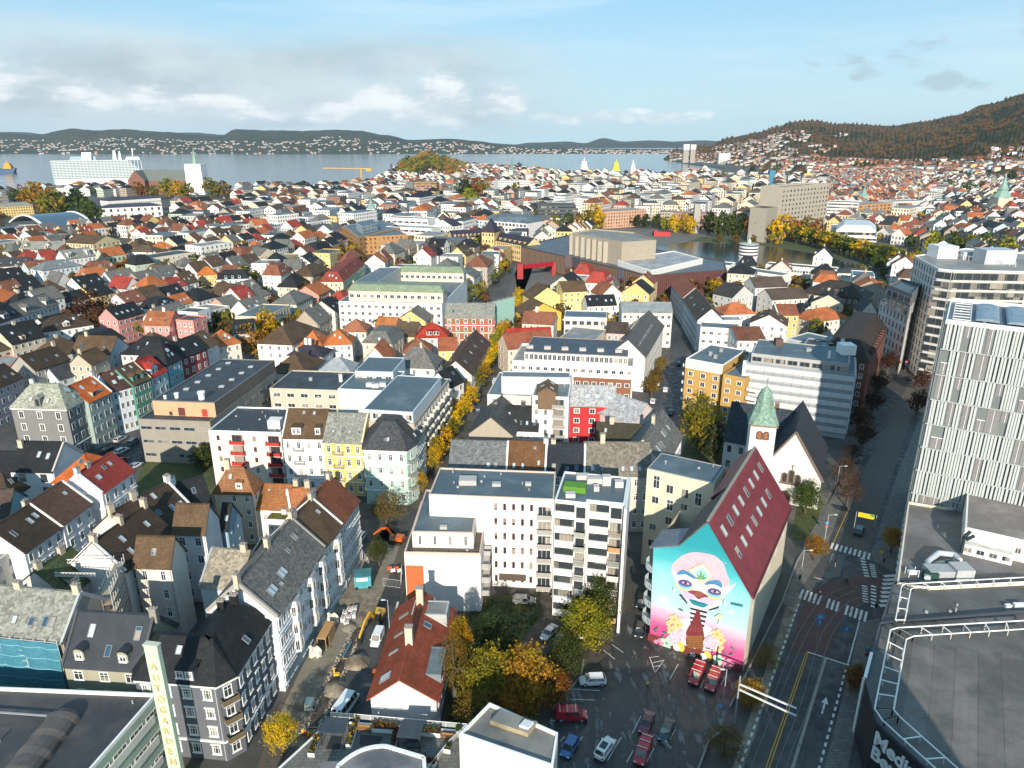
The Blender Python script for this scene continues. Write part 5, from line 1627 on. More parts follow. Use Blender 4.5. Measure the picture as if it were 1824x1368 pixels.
for ti in range(tiers):
 z0=ti*th+.2
 x=.6
 fins=MB()
 fins.beam(v3(TA+tn*.35,z0),v3(TB+tn*.35,z0),.5,.16,white_fin)
 while x<TL-2:
  if RT.random()<.34:
   w_=RT.choice((1.5,1.5,2.4))
   q=TA+te*x+tn*.06
   hh=th*RT.choice((.5,.98,.98))
   zz=z0+RT.choice((0,th-hh-.05))
   bT.box('shaded_window',(lambda m,q=q,w_=w_,hh=hh,zz=zz:(m.beam(v3(q,zz+hh/2),v3(q+te*w_,zz+hh/2),.1,hh-.3,('plain',(.22,.215,.22),.25)),m.beam(v3(q+te*(w_/2)+tn*.08,zz+.15),v3(q+te*(w_/2)+tn*.08,zz+hh-.15),.08,.08,WHITE),m.beam(v3(q+tn*.1,zz+hh-.1),v3(q+te*w_+tn*.1,zz+hh-.1),.14,.14,WHITE))),None)
   x+=w_+.1
  else:
   for j in range(RT.choice((2,3))):
    q=TA+te*x+tn*.3
    wdt=RT.choice((.12,.14,.2))
    fins.beam(v3(q,z0+.1),v3(q,z0+th-.1),.5,wdt,white_fin)
    x+=RT.choice((.5,.6,.75))
 y=.6
 while y<TD-.5:
  q=TA-tn*y-te*.3
  fins.beam(v3(q,z0+.1),v3(q,z0+th-.1),.2,.5,white_fin)
  y+=.75
 bT.extra.append(('fin_screen',(lambda m,f=fins:(m.v.extend(f.v),m.f.extend(f.f),m.m.extend(f.m),m.k.extend(f.k))),None,None))
for k in range(5):
 c0=TA+te*(7.5+k*5.6)-tn*4
 def barrel(m,c0=c0):
  key=('seam',(.22,.29,.36))
  pr=[(c0+te*(2.2*math.cos(a)),TH+.5+.6*math.sin(a))for a in[i*math.pi/6 for i in range(7)]]
  for(a,za),(b_,zb)in zip(pr,pr[1:]):
   m.face((v3(a,za),v3(a-tn*18,za),v3(b_-tn*18,zb),v3(b_,zb)),key)
  m.face([v3(a,za)for a,za in pr],key)
 bT.box('roof_light',barrel,None)
bT.box('roof_frame',lambda m:[m.beam(v3(TA+te*1.2-tn*(1.5+3*k),TH+.9),v3(TA+te*4.4-tn*(1.5+3*k),TH+.9),.15,.15,WHITE)for k in range(8)]+[m.beam(v3(TA+te*x-tn*1.5,TH+.9),v3(TA+te*x-tn*22.5,TH+.9),.15,.15,WHITE)for x in(1.2,4.4)],None)
bT.done()
b=B('commercial_block','low block with cream parapet, roof terrace plant and white penthouse below the fin tower','office')
f5=[P(1597,1042,9.5),P(1660,1052,9.5),P(1900,1040,9.5),P(1900,905,9.5),P(1685,908,9.5),P(1617,897,9.5)]
b.poly(f5,9.5,'f',1,S(.62,.55,.42),('felt',(.16,.15,.15)),px=False,win={5:(2,12)},parh=.6,coping=S(.66,.60,.48))
pw_=[P(1716,953,12.5),P(1920,1000,12.5),P(1920,915,12.5),P(1720,890,12.5)]
b.poly(pw_,14,'f',1,S(.70,.67,.60),('felt',(.25,.225,.215)),px=False,base=9.55,win={0:(1,5,1.0,1.4,'m',None,(0,1,3))},parh=.3,coping=WHITE,reg=False)
pd=(pw_[1]-pw_[0]).normalized()
po=Vector((pd.y,-pd.x))
q=pw_[0]+po*2.4
b.poly([q,q+pd*8.5,pw_[0]+pd*8.5+po*.05,pw_[0]+po*.05],11.6,'f',1,WHITE,('felt',(.5,.48,.45)),px=False,base=9.55,win={0:(1,4,1.4,1.1,'m',None,())},parh=.12,reg=False)
def ducts(m):
 g=('plain',(.46,.50,.53),.35)
 c=P3(1655,1000,10.6)
 path=[P3(1652,1030,10.6),P3(1653,1000,10.8),P3(1672,985,11),P3(1700,988,11),P3(1710,998,11)]
 for a,b_ in zip(path,path[1:]):
  m.tube(a,b_,.55,g,10)
 path=[P3(1663,1022,10.6),P3(1668,1004,10.8),P3(1690,1000,10.8),P3(1714,1008,10.8),P3(1722,1022,10.6)]
 for a,b_ in zip(path,path[1:]):
  m.tube(a,b_,.5,('plain',(.10,.14,.14),.35),10)
 c=P(1690,1022,10)
 m.box(c.x-4.5,c.x+.2,c.y-1.5,c.y+1.3,9.6,11.4,('plain',(.34,.36,.38)))
 m.box(c.x+.25,c.x+3.6,c.y-1.9,c.y+1.2,9.6,11.9,('plain',(.40,.42,.43)))
 c=P(1656,1028,10)
 m.box(c.x-1.1,c.x+1.1,c.y-1,c.y+.8,9.6,11.3,('plain',(.015,.05,.045)))
 c=P(1624,1022,10)
 for i in(-1,1):
  for j in(-1,1):
   m.beam((c.x+i*.9,c.y+j*.7,9.6),(c.x+i*.9,c.y+j*.7,11.1),.09,.09,WHITE)
 m.beam((c.x-.9,c.y-.7,11.1),(c.x+.9,c.y-.7,11.1),.1,.1,WHITE)
 m.box(c.x-.7,c.x+.7,c.y-.5,c.y+.5,10.1,10.7,WHITE)
b.box('air_duct',ducts,None)
def flue(m):
 k=('plain',(.02,.035,.04),.3)
 a=P3(1712,985,10)
 m.tube(a,a+Vector((.1,.3,3.4)),.35,k,10)
 m.tube(a+Vector((.1,.3,3.4)),a+Vector((1.4,.8,4.4)),.35,k,10)
 m.tube(a+Vector((.5,.1,3.0)),a+Vector((2.0,.3,3.7)),.35,k,10)
b.box('flue',flue,None)
b.done()
bm_=B('media_hall','dark flat roofed hall with white railings and large white lettering, lower right','office')
m1=[P(1540,1212,10),P(1560,1290,10),P(1720,1440,10),P(2000,1440,10),P(2000,1075,10),P(1566,1112,10)]
m2=[P(1566,1112,10)+Vector((.2,.1)),P(2000,1075,10)+Vector((0,.3)),P(2000,1020,10),P(1592,1034,10)]
navy=('plain',(.055,.062,.085),.4)
roofk=('felt',(.135,.125,.115))
bm_.poly(m1,10,'f',1,[('plain',(.02,.022,.025),.4)]*2+[navy]*4,('felt',(.115,.11,.105)),px=False,win={},parh=.5,coping=navy)
bm_.poly(m2,9.6,'f',1,navy,('felt',(.10,.105,.11)),px=False,win={},parh=.5,coping=navy)
bm_.done()
ay=Vector((.53,.848))
ax=Vector((ay.y,-ay.x))
p0=P(1626,1146,10)
for k in range(9):
 m=MB()
 a_=p0+ax*(k*3.05)
 L0=24 if k>2 else(17+k*2.4)
 yo=k*1.35
 L0=22+k*.8
 m.hexa([v3(a_+ay*(-L0),10.055),v3(a_+ax*3.0-ay*L0,10.055),v3(a_+ax*3.0+ay*(yo-.2),10.055),v3(a_+ay*yo,10.055)],[v3(a_-ay*L0,10.075),v3(a_+ax*3.0-ay*L0,10.075),v3(a_+ax*3.0+ay*(yo-.2),10.075),v3(a_+ay*yo,10.075)],('felt',sc3((.145,.132,.122),RT.uniform(.88,1.1))))
 m.obj('felt_strip',bm_.root)
def railing(pts,z,inner,name):
 """two parallel white tubes on short posts round a roof edge"""
 m=MB()
 A_=pts
 Bq=inner
 for a,b_ in zip(A_,A_[1:]):
  m.tube(v3(a,z),v3(b_,z),.11,WHITE,6)
 for a,b_ in zip(Bq,Bq[1:]):
  m.tube(v3(a,z),v3(b_,z),.11,WHITE,6)
 for a,b_,c,d in zip(A_,A_[1:],Bq,Bq[1:]):
  n_=max(1,int((b_-a).length/3.3))
  for i in range(n_+1):
   p,q=a.lerp(b_,i/n_),c.lerp(d,i/n_)
   m.beam(v3(p,z),v3(q,z),.16,.10,WHITE)
   for r in(p.lerp(q,.15),p.lerp(q,.95)):
    m.beam(v3(r,10.0),v3(r,z),.14,.14,('plain',(.5,.48,.42)))
 m.obj(name,bm_.root)
def rp(pl,z):
 return[P(x,y,z)for x,y in pl]
railing(rp([(1830,1105),(1600,1118),(1586,1122),(1558,1262),(1572,1283),(1690,1390)],11.2),11.2,rp([(1830,1120),(1628,1133),(1614,1139),(1592,1264),(1602,1276),(1730,1390)],11.2),'railing')
railing(rp([(1830,1028),(1612,1040),(1606,1044),(1595,1104)],10.8),10.8,rp([(1830,1036),(1628,1047),(1622,1050),(1612,1104)],10.8),'railing')
m=MB()
q=m1[0]
m.beam(v3(q,0),v3(q,10.4),.5,.5,WHITE)
m.beam(v3(m1[0],10.55),v3(m1[0].lerp(m1[5],.42),10.55),.45,.12,WHITE)
m.obj('corner_post',bm_.root)
m=MB()
c=P(1795,1082,9.7)
m.box(c.x-.5,c.x+.5,c.y-.3,c.y+.3,9.65,10.3,WHITE)
m.box(c.x+1,c.x+3.2,c.y-.3,c.y+.4,9.65,10.5,WHITE)
m.obj('roof_unit',bm_.root)
wd=(m1[2]-m1[1]).normalized()
def letters(txt,size,name,parent,mtx,key,ext=.12,spacing=1.0,bold=.02):
 cu=bpy.data.curves.new(name,'FONT')
 cu.body=txt
 cu.size=size
 cu.extrude=ext
 cu.offset=bold
 cu.space_character=spacing
 tmp=bpy.data.objects.new(name,cu)
 COL.objects.link(tmp)
 bpy.context.view_layer.update()
 me=bpy.data.meshes.new_from_object(tmp)
 bpy.data.objects.remove(tmp)
 me.materials.clear()
 me.materials.append(mat(key))
 o=link(name,me,parent)
 M=mtx.copy()
 M.translation=M.translation-Vector(world_loc(parent))
 o.matrix_local=M
 return o
def wallmtx(pos,d,tilt=0):
 X=Vector((d.x,d.y,0))
 Z=Vector((d.y,-d.x,0))
 Y=Vector((0,0,1))
 M=Matrix((X.to_tuple()+(0,),Y.to_tuple()+(0,),Z.to_tuple()+(0,),(0,0,0,1))).transposed()
 M.translation=pos
 return M
wo=Vector((wd.y,-wd.x,0))
for z,t in((7.2,'Media'),(4.7,'Bergen')):
 q=v3(m1[1]+wd*.3,z)
 letters(t,3.0,'lettering',bm_.root,wallmtx(Vector(q)+wo*.2,wd),WHITE,.12,.95,.05)
b=B('car_hall','flat roofed hall with white edged dark roof and pale green window bands, lower left corner','commercial building')
a1,a0=P(280,1240,12),P(-400,1212,12)
a2=P(150,1390,12)
hd_=(a1-a2).normalized()
s2=a1-hd_*40
b.poly([s2,a1,a0,a0-hd_*40],12,'f',1,S(.34,.42,.34),('felt',(.065,.062,.065)),px=False,win={0:(3,12,2.6,1.5,'b',WHITE)},parh=.55,coping=WHITE)
for k in range(3):
 b.box('spandrel',(lambda m,k=k:m.beam(v3(s2+Vector((hd_.y,-hd_.x))*.15,1.9+3.75*k),v3(a1-hd_*1.5+Vector((hd_.y,-hd_.x))*.15,1.9+3.75*k),.2,1.3,('plain',(.66,.65,.60)))),None)
def hump(m):
 key=('felt',(.10,.085,.08))
 a,b_=P3(85,1262,12.1),P3(-20,1400,12.1)
 a,b_=P3(120,1272,12.1),P3(20,1400,12.1)
 d=(b_-a).normalized()
 x=Vector((d.y,-d.x,0))
 rings=[]
 for i in range(13):
  c=a+d*(i*1.0)
  k=1.0 if i else.75
  k+=.05*math.sin(i*2.1)
  rings.append([c+x*(2.3*k*math.cos(t))+Vector((0,0,1.5*k*math.sin(t)))for t in[j*math.pi/8 for j in range(9)]])
 for r0,r1 in zip(rings,rings[1:]):
  for j in range(8):
   m.face((r0[j],r0[j+1],r1[j+1],r1[j]),key)
 m.face(rings[0],key)
b.box('roof_hump',hump,None)
b.box('cable_rail',lambda m:[m.beam(P3(-40,1266,12.7),P3(100,1276,12.7),.25,.12,('plain',(.3,.31,.32)))]+[m.beam(P3(x,y,12.1),P3(x,y,12.7),.1,.1,GREYM)for x,y in((20,1272),(62,1275))],None)
b.done()
sg=thing('sign_tower','tall pale green vertical sign with gold letters','sign',(-47.6,77.6,0))
m=MB()
sd_=Vector((.985,-.17))
sn_=Vector((sd_.y,-sd_.x))
sc_=Vector((-47.6,77.6))
hw=1.0
sgreen=S(.42,.55,.42)
m.prism([sc_-sd_*hw+sn_*.35,sc_+sd_*hw+sn_*.35,sc_+sd_*hw-sn_*.35,sc_-sd_*hw-sn_*.35],0,25,sgreen)
m.prism([sc_-sd_*(hw+.08)+sn_*.43,sc_+sd_*(hw+.08)+sn_*.43,sc_+sd_*(hw+.08)-sn_*.43,sc_-sd_*(hw+.08)-sn_*.43],24.9,25.15,S(.5,.52,.42),bottom=True)
m.obj('board',sg)
gold=('plain',(.60,.46,.20),.4)
m=MB()
m.beam(v3(sc_+sn_*.38,24.6),v3(sc_+sn_*.38,22.6),.06,.06,('plain',(.66,.70,.58)))
m.obj('tube_light',sg)
for i,ch_ in enumerate('AUTOGARDEN'):
 letters(ch_,1.45,'letter',sg,wallmtx(Vector(v3(sc_+sn_*.44-sd_*.5,21.3-i*1.82)),sd_),gold,.07,1,.0)
m=MB()
for i in range(9):
 m.beam(v3(sc_+sn_*.38,21.15-i*1.82),v3(sc_+sn_*.38,20.85-i*1.82),.05,.05,('plain',(.66,.70,.58)))
m.obj('tube_light',sg)
b=B('timber_house','old timber house with weathered red tile roof, two chimneys and white gable','house')
th_=b.rect((660,1243),(777,1247),22,6.8,'x',3.6,('board',(.62,.62,.63)),('tile',(.25,.056,.028),.3),win={1:(2,6,1.1,1.6,'c')},ov=.5,inset=.46,skr=((1,.18,.25,.6,2.2),(1,.42,.3,.5,2.0),(1,.62,.3,.5,2.0),(1,.85,.25,1.6,2.2),(0,.62,.55,1.3,1.5),(0,.8,.55,1.3,1.5),(0,.95,.5,1.1,1.2)),ch=((.5,.38,3.2,S(.52,.46,.36)),(.5,.86,3.2,S(.52,.46,.36))))
d_=(th_[1]-th_[0]).normalized()
y_=(th_[3]-th_[0]).normalized()
q=th_[1]+y_*3.5
b.poly([q-d_*4.4,q+d_*.3,q+d_*.3+y_*6.5,q-d_*4.4+y_*6.5],8.4,'f',1,('board',(.17,.20,.23)),bmetal,px=False,base=4,win={1:(1,3,.9,1.8,'c')},parh=.12,reg=False)
q=th_[2]-y_*1.0-d_*.5
b.poly([q-d_*6.2-y_*4.5,q-y_*4.5,q-y_*.5,q-d_*6.2-y_*.5],9.8,'f',1,('board',(.4,.42,.43)),('felt',(.26,.25,.24)),px=False,base=5,win={},parh=.12,reg=False)
b.done()
tb=B('terrace_block','apartment block topped by a roof garden with pergolas and curved grey roof','apartment building')
TZ=5.0
t0=[P(440,1420,TZ),P(835,1420,TZ),P(832,1302,TZ),P(640,1288,TZ),P(588,1284,TZ)]
tb.poly(t0,TZ,'f',1,S(.5,.5,.5),('ground','paving'),px=False,win={1:(1,4)},parh=.15,coping=WHITE)
cr=[P(560,1420,TZ+3)]+[P(600+i*9,1372-38*math.sin(math.pi*min(1,(i+.2)/16)),TZ+3)for i in range(0,17)]+[P(790,1420,TZ+3)]
def curved(m):
 pts=[P(596,1430,TZ+3)]+[P(602+4.2*i+(i*i*.12),1366-36*math.sin(min(1.0,i/14)*math.pi/2),TZ+3)for i in range(15)]+[P(690+5*i,1331+i*1.5,TZ+3)for i in range(0,14)]+[P(760,1430,TZ+3)]
 pts=pts[::-1]
 m.prism(pts,TZ+.1,TZ+3,WHITE,('felt',(.17,.17,.18)))
 for a,b_ in zip(pts,pts[1:]):
  m.beam(v3(a,TZ+3.12),v3(b_,TZ+3.12),.5,.24,WHITE)
tb.box('curved_roof',curved,None)
tb.box('lower_roof',lambda m:m.hexa([v3(P(x,y,TZ+2.0),TZ+.1)for x,y in((548,1420),(655,1420),(648,1356),(575,1356))],[v3(P(x,y,TZ+2.0),TZ+2.0)for x,y in((548,1420),(655,1420),(648,1356),(575,1356))],WHITE,('felt',(.15,.15,.155))),None)
tb.done()
def terr(name,label,cat,fn,group=None):
 m=MB()
 fn(m)
 return solo(m,name,label,cat,group)
def pergola(label,cs,z):
 r=thing('pergola',label,'pergola',P3(cs[0][0],cs[0][1],TZ))
 m=MB()
 q=[P(x,y,z)for x,y in cs]
 m.hexa([v3(p,z-.12)for p in q],[v3(p,z)for p in q],('seam',(.045,.055,.07)))
 m.obj('canopy',r)
 for p in q:
  m=MB()
  c=sum(q,Vector((0,0)))/4
  p2=p.lerp(c,.08)
  m.beam(v3(p2,TZ+.06),v3(p2,z-.13),.14,.14,DARKF)
  m.obj('post',r)
 return r
pergola('dark slatted pergola at the left of the roof garden',[(567,1304),(612,1307),(622,1279),(580,1276)],TZ+2.6)
pergola('dark slatted pergola over a lounge set, right part of the roof garden',[(706,1312),(748,1315),(757,1284),(716,1282)],TZ+2.6)
def planter(label,cs,key_pl,h_=.8,gr=None):
 r=thing('planter',label,'planter',P3(cs[0][0],cs[0][1],TZ))
 q=[P(x,y,TZ+.4)for x,y in cs]
 m=MB()
 m.hexa([v3(p,TZ+.06)for p in q],[v3(p,TZ+h_)for p in q],WHITE,('plain',(.05,.035,.025)))
 m.obj('trough',r)
 m=MB()
 rr=random.Random(len(label))
 a,b_,c,d=q
 n_=int(40+30*(b_-a).length)
 for i in range(n_):
  u,v=rr.random(),rr.random()
  p=a.lerp(b_,u).lerp(d.lerp(c,u),v)
  s_=rr.uniform(.12,.3)
  o_=Vector((p.x,p.y,TZ+h_+rr.uniform(0,.5)))
  e1=Vector((rr.uniform(-1,1),rr.uniform(-1,1),rr.uniform(-.5,1))).normalized()*s_
  e2=Vector((rr.uniform(-1,1),rr.uniform(-1,1),rr.uniform(-.5,1))).normalized()*s_
  m.face((o_-e1,o_+e2,o_+e1,o_-e2),rr.choice(key_pl))
 m.obj('plants',r)
 return r
LG,LO,LR,LY=('leaf',(.045,.075,.02),(.08,.10,.02)),('leaf',(.20,.085,.015),(.12,.045,.012)),('leaf',(.13,.025,.02),(.07,.03,.015)),('leaf',(.42,.26,.012),(.30,.22,.015))
planter('white planter trough with red plants behind the roof garden bench',[(662,1301),(704,1304),(705,1293),(664,1290)],[LR,LG,LO])
planter('white planter trough right of the right pergola',[(750,1308),(784,1311),(785,1302),(752,1299)],[LR,LG])
planter('overgrown planter strip between the two pergolas, left one',[(616,1330),(626,1330),(640,1283),(632,1282)],[LG,LO,LY])
planter('overgrown planter strip touching the right pergola',[(694,1330),(704,1332),(712,1300),(704,1298)],[LO,LR])
planter('corner planter with orange shrubs by the glass balustrade',[(548,1345),(560,1346),(572,1312),(563,1311)],[LO,LY,LG])
planter('sloping white planter near the white box building',[(728,1352),(772,1366),(778,1360),(734,1343)],[LR,LO])
planter('square white pot with a round bush on the roof garden',[(790,1338),(802,1340),(803,1330),(792,1328)],[LG])
planter('square white pot with a slim conifer at the terrace edge',[(812,1306),(822,1307),(822,1299),(813,1298)],[LG])
for lab,(x0,y0,x1,y1)in(('wooden bench left of the red planted trough',(636,1296,661,1298)),('wooden bench near the slim conifer pot',(785,1310,812,1313))):
 m=MB()
 a,b_=P(x0,y0,TZ+.5),P(x1,y1,TZ+.5)
 m.beam(v3(a,TZ+.5),v3(b_,TZ+.5),.6,.1,('plain',(.30,.15,.05)))
 m.beam(v3(a+Vector((.15,.2)),TZ+.75),v3(b_+Vector((-.15,.2)),TZ+.75),.08,.3,('plain',(.30,.15,.05)))
 for p in(a.lerp(b_,.1),a.lerp(b_,.9)):
  m.beam(v3(p,TZ+.07),v3(p,TZ+.45),.4,.15,DARKF)
 solo(m,'bench',lab,'bench')
m=MB()
path=[P(590,1279,TZ),P(640,1283,TZ),P(720,1290,TZ),P(832,1300,TZ),P(800,1330,TZ),P(770,1368,TZ),P(745,1400,TZ)]
for a,b_ in zip(path,path[1:]):
 m.beam(v3(a,TZ+1.1),v3(b_,TZ+1.1),.08,.08,WHITE)
 n_=max(1,int((b_-a).length/1.4))
 for i in range(n_+1):
  p=a.lerp(b_,i/n_)
  m.beam(v3(p,TZ+.1),v3(p,TZ+1.1),.06,.06,WHITE)
 m.beam(v3(a,TZ+.6),v3(b_,TZ+.6),.02,.7,('plain',(.30,.33,.34),.1))
solo(m,'balustrade','white glass balustrade round the roof garden','railing')
m=MB()
for(x,y)in((728,1322),(737,1330)):
 c=P(x,y,TZ)
 m.box(c.x-.9,c.x+.9,c.y-.4,c.y+.4,TZ+.1,TZ+.5,('plain',(.09,.11,.13)))
 m.box(c.x-.9,c.x+.9,c.y+.4,c.y+.6,TZ+.1,TZ+.95,('plain',(.06,.07,.08)))
solo(m,'sofa_set','dark outdoor sofa set in the shade of the right pergola','sofa')
m=MB()
for(cs)in([(580,1334),(604,1334),(610,1312),(590,1310)],[(640,1326),(676,1328),(682,1312),(642,1308)]):
 q=[P(x,y,TZ+.1)for x,y in cs]
 m.hexa([v3(p,TZ+.055)for p in q],[v3(p,TZ+.085)for p in q],('plain',(.022,.024,.026)))
solo(m,'deck_mats','black mats laid on the roof garden floor','mat')
b=B('white_box_building','white box building with grey felt roof and one skylight, bottom centre','apartment building')
wb=[P(818,1312,13),P(985,1370,13),P(994,1310,13),P(872,1256,13)]
b.poly(wb,13,'f',1,S(.74,.70,.62),('felt',(.17,.165,.155)),px=False,win={},parh=.5,coping=WHITE)
c_=(wb[0]+wb[1]+wb[2]+wb[3])/4
e0=(wb[1]-wb[0]).normalized()
e1=(wb[3]-wb[0]).normalized()
q=wb[0]+e0*2.2+e1*3.5
b.box('raised_roof',lambda m:m.hexa([v3(x,13.06)for x in(q,q+e0*5.5,q+e0*5.5+e1*2.4,q+e1*2.4)],[v3(x,13.75)for x in(q,q+e0*5.5,q+e0*5.5+e1*2.4,q+e1*2.4)],('felt',(.30,.25,.16)),('felt',(.22,.215,.20))),None)
q2=q+e0*4.0+e1*.5
b.box('skylight',lambda m:m.hexa([v3(x,13.76)for x in(q2,q2+e0*1.3,q2+e0*1.3+e1*1.3,q2+e1*1.3)],[v3(x,14.1)for x in(q2,q2+e0*1.3,q2+e0*1.3+e1*1.3,q2+e1*1.3)],WHITE,('plain',(.6,.62,.62),.15)),None)
b.done()
h('cream house with black roof and bright skylights at the left edge',(-40,618),(77,590),11,11,'g',4.5,S(.66,.56,.48),black,sk=5,fl=3)
h('white villa with hipped brown roof and gabled dormer, left of the big russet tree',(76,591),(166,577),12,11.5,'h',4.6,S(.64,.66,.68),dbrown,fl=3,dm=((0,.35,2.6,1.7,'g'),),sk=3)
h('grey white gabled house below the big russet tree',(128,628),(197,630),11,13,'g',5,S(.55,.58,.62),brown,sk=2,ch=((.2,None,1.6),))
h('old stone house with two chimneys and dark brown roofs above the coloured row',(62,660),(124,640),11,13,'g',4.6,S(.32,.30,.27),dbrown,sk=3,ch=((.95,None,1.8),))
h('rough beige gable house behind the yellow shrub',(124,648),(162,650),9,13,'x',3.6,S(.42,.38,.30),brown,ch=((.5,.1,1.7),))
h('mauve end house with black tiled roof, far left above the grey corner',(-30,702),(40,672),11,13,'g',4.5,S(.42,.34,.38),dbrown,sk=5)
h('small white gable with dark roof between the stone house and grey corner',(78,672),(104,676),9,9,'x',3.6,S(.5,.58,.6),dslate)
h('pink house with black roof and four skylights right of the russet tree',(209,569),(256,556),11,12,'g',4.5,pink,black,fl=3,skr=tuple((0,.1+.2*k,.3,1,1.3)for k in range(4)))
h('salmon roofed pink gable house',(255,578),(302,579),11,13,'g',4.6,pink,T(.33,.115,.05),fl=3,sk=2,ch=((.6,None,1.8,wht),))
h('coral cube shaped house beside the salmon roof',(313,571),(344,573),9,14,'f',1,S(.66,.25,.22),felt,fl=4)
h('tall narrow white house above the coral cube',(316,556),(352,558),9,15,'f',1,wht,felt,fl=4)
h('ochre orange hip roof house left of the autumn trees',(386,617),(428,609),11,12,'h',4.6,S(.62,.58,.5),T(.42,.13,.035),fl=3,sk=3)
h('blue black roofed house between orange roof and tall yellow tree',(415,594),(452,592),10,12,'g',4.5,S(.6,.6,.6),black,sk=3)
h('black hip roof house behind the wine red row',(215,630),(300,632),12,13,'h',5,S(.5,.5,.5),black,sk=3)
h('long white terrace with three gables and slate roof at far left',(40,562),(104,540),12,14,'g',4.6,S(.62,.62,.60),slate,fl=4,dm=((0,.15,3,2,'g'),(0,.7,3,2,'g')))
h('black roofed blue and lilac houses front, far left terrace',(-10,578),(40,562),12,14,'g',4.8,S(.50,.52,.64),black,fl=4,dm=((0,.4,3,2,'g'),),sk=3)
h('pale grey corner block with blue slate hip roof, left',(75,482),(146,472),14,14,'h',4,S(.56,.62,.68),('slate',(.17,.19,.20)),name='apartment_house',cat='apartment building',fl=4,sk=3)
h('white turreted corner house with pointed gables, left',(118,462),(170,455),12,16,'g',5,S(.72,.72,.74),gslate,fl=4,gw=1,dm=((0,.1,2.6,3,'g'),(0,.75,2.2,3.4,'g')))
h('tall yellow cream block with brown roof beside the dark side street',(113,432),(165,435),24,17,'g',4.5,S(.62,.52,.32),brown,name='apartment_house',cat='apartment building',fl=5)
h('beige flat fronted block with dark roof at the far left edge',(-20,476),(70,470),14,13,'h',4,S(.56,.50,.44),dslate,name='apartment_house',cat='apartment building',fl=4,sk=4)
h('cream gabled school like block with pale slate roofs, far left',(35,445),(112,444),12,13,'g',5,S(.66,.60,.48),gslate,fl=4,dm=((0,.1,3,2.4,'g'),(0,.6,3,2.4,'g')))
h('white square villa with low brown hip roof in the middle left',(228,448),(272,449),13,12,'h',3.6,wht,T(.12,.08,.05),fl=3)
h('white house under orange hip roof next to the square villa',(272,444),(312,441),12,11,'h',4,wht,T(.45,.15,.04),fl=3)
h('yellow green house with white dormers and brown mansard',(256,486),(306,487),11,9,'m',4.6,S(.60,.62,.38),brown,fl=2,inset=3,dm=((0,.35,1.8,1.8,'b'),(0,.6,1.8,1.8,'b')))
h('little orange roofed yellow house in the left quarter',(352,490),(386,488),9,10,'h',4,S(.66,.42,.12),T(.50,.15,.03),fl=3)
h('blue house with black mansard and three white dormers',(386,498),(443,496),10,10,'m',4.6,lblue,black,fl=3,inset=3,dm=((0,.15,1.4,1.6,'s'),(0,.45,1.4,1.6,'s'),(0,.75,1.4,1.6,'s')))
h('white hall with arched windows and dark roof on the left skyline',(178,371),(288,366),22,13,'h',3,wht,('slate',(.05,.055,.08)),name='concert_hall',cat='hall',fl=2,win={0:(2,9,2.6,3.4,'m'),1:(2,4,2.6,3.4,'m')})
h('rear wing of the white arched hall with blue black roof',(192,358),(286,352),20,17,'h',3,wht,('slate',(.05,.055,.08)),name='concert_hall',cat='hall',fl=2,reg=False)
b=B('station_hall','glass roofed station hall with long curved dark vault','station')
b.rect((0,410),(85,408),40,9,'f',1,S(.5,.52,.52),('felt',(.3,.31,.31)),fl=2)
def vault(m):
 a,b_=P3(18,396,9),P3(80,404,9)
 d=Vector((b_.x-a.x,b_.y-a.y,0)).normalized()
 y=Vector((-d.y,d.x,0))
 L_=(b_-a).length
 pr=[(L_*i/10,9*math.sin(math.pi*i/10))for i in range(11)]
 for(x0,z0),(x1,z1)in zip(pr,pr[1:]):
  m.face((a+d*x0+Vector((0,0,z0)),a+d*x1+Vector((0,0,z1)),a+d*x1+y*45+Vector((0,0,z1)),a+d*x0+y*45+Vector((0,0,z0))),('plain',(.06,.10,.14),.15))
  m.beam(a+d*x0+Vector((0,0,z0)),a+d*x1+Vector((0,0,z1)),2.0,1.2,WHITE)
  m.beam(a+d*x0+y*45+Vector((0,0,z0)),a+d*x1+y*45+Vector((0,0,z1)),2.0,1.2,WHITE)
b.box('vault',vault,None)
b.done()
h('yellow block with grey roof at the left skyline edge',(-60,372),(58,366),20,13,'m',4,S(.62,.46,.18),gslate,name='apartment_house',cat='apartment building',fl=4,inset=4)
b=B('apartment_block','large white U shaped block with copper green roof edges and many window rows','apartment building')
u=b.rect((603,538),(787,543),(800,497),17,'f',1,S(.76,.76,.76),('felt',(.13,.16,.19)),win={0:(5,15,1.6,1.7,'m')},parh=.4,coping=WHITE)
dx,dy=(u[1]-u[0]).normalized(),(u[3]-u[0]).normalized()
Wd,Dd=(u[1]-u[0]).length,(u[3]-u[0]).length
cu=('seam',(.18,.23,.15))
b.poly([u[0]+dx*4+dy*3,u[1]+dy*3,u[1]+dy*12,u[0]+dx*4+dy*12],22,'m',2.8,S(.6,.5,.42),cu,px=False,base=16.9,inset=1.6,win={0:(1,14,2.0,1.8,'m')},reg=False)
b.poly([u[3]+dx*14-dy*9,u[2]-dy*9,u[2]-dy*2,u[3]+dx*14-dy*2],22,'m',2.8,S(.6,.5,.42),cu,px=False,base=16.9,inset=1.6,win={0:(1,12,2.0,1.8,'m')},reg=False)
b.poly([u[0]+dx*4+dy*12.2,u[0]+dx*15+dy*12.2,u[3]+dx*15-dy*9.2,u[3]+dx*4-dy*9.2],24,'f',1,S(.5,.5,.45),('felt',(.13,.16,.19)),px=False,base=16.9,win={},reg=False,parh=.2)
b.done()
h('red brick and white banded house with grey slate roof by the avenue',(793,565),(880,566),12,14,'g',5,('brick',(.40,.13,.06)),gslate,fl=4,corn=2,pw='',win={0:(4,6,1.5,2.0,'o'),1:(4,3)},sk=3)
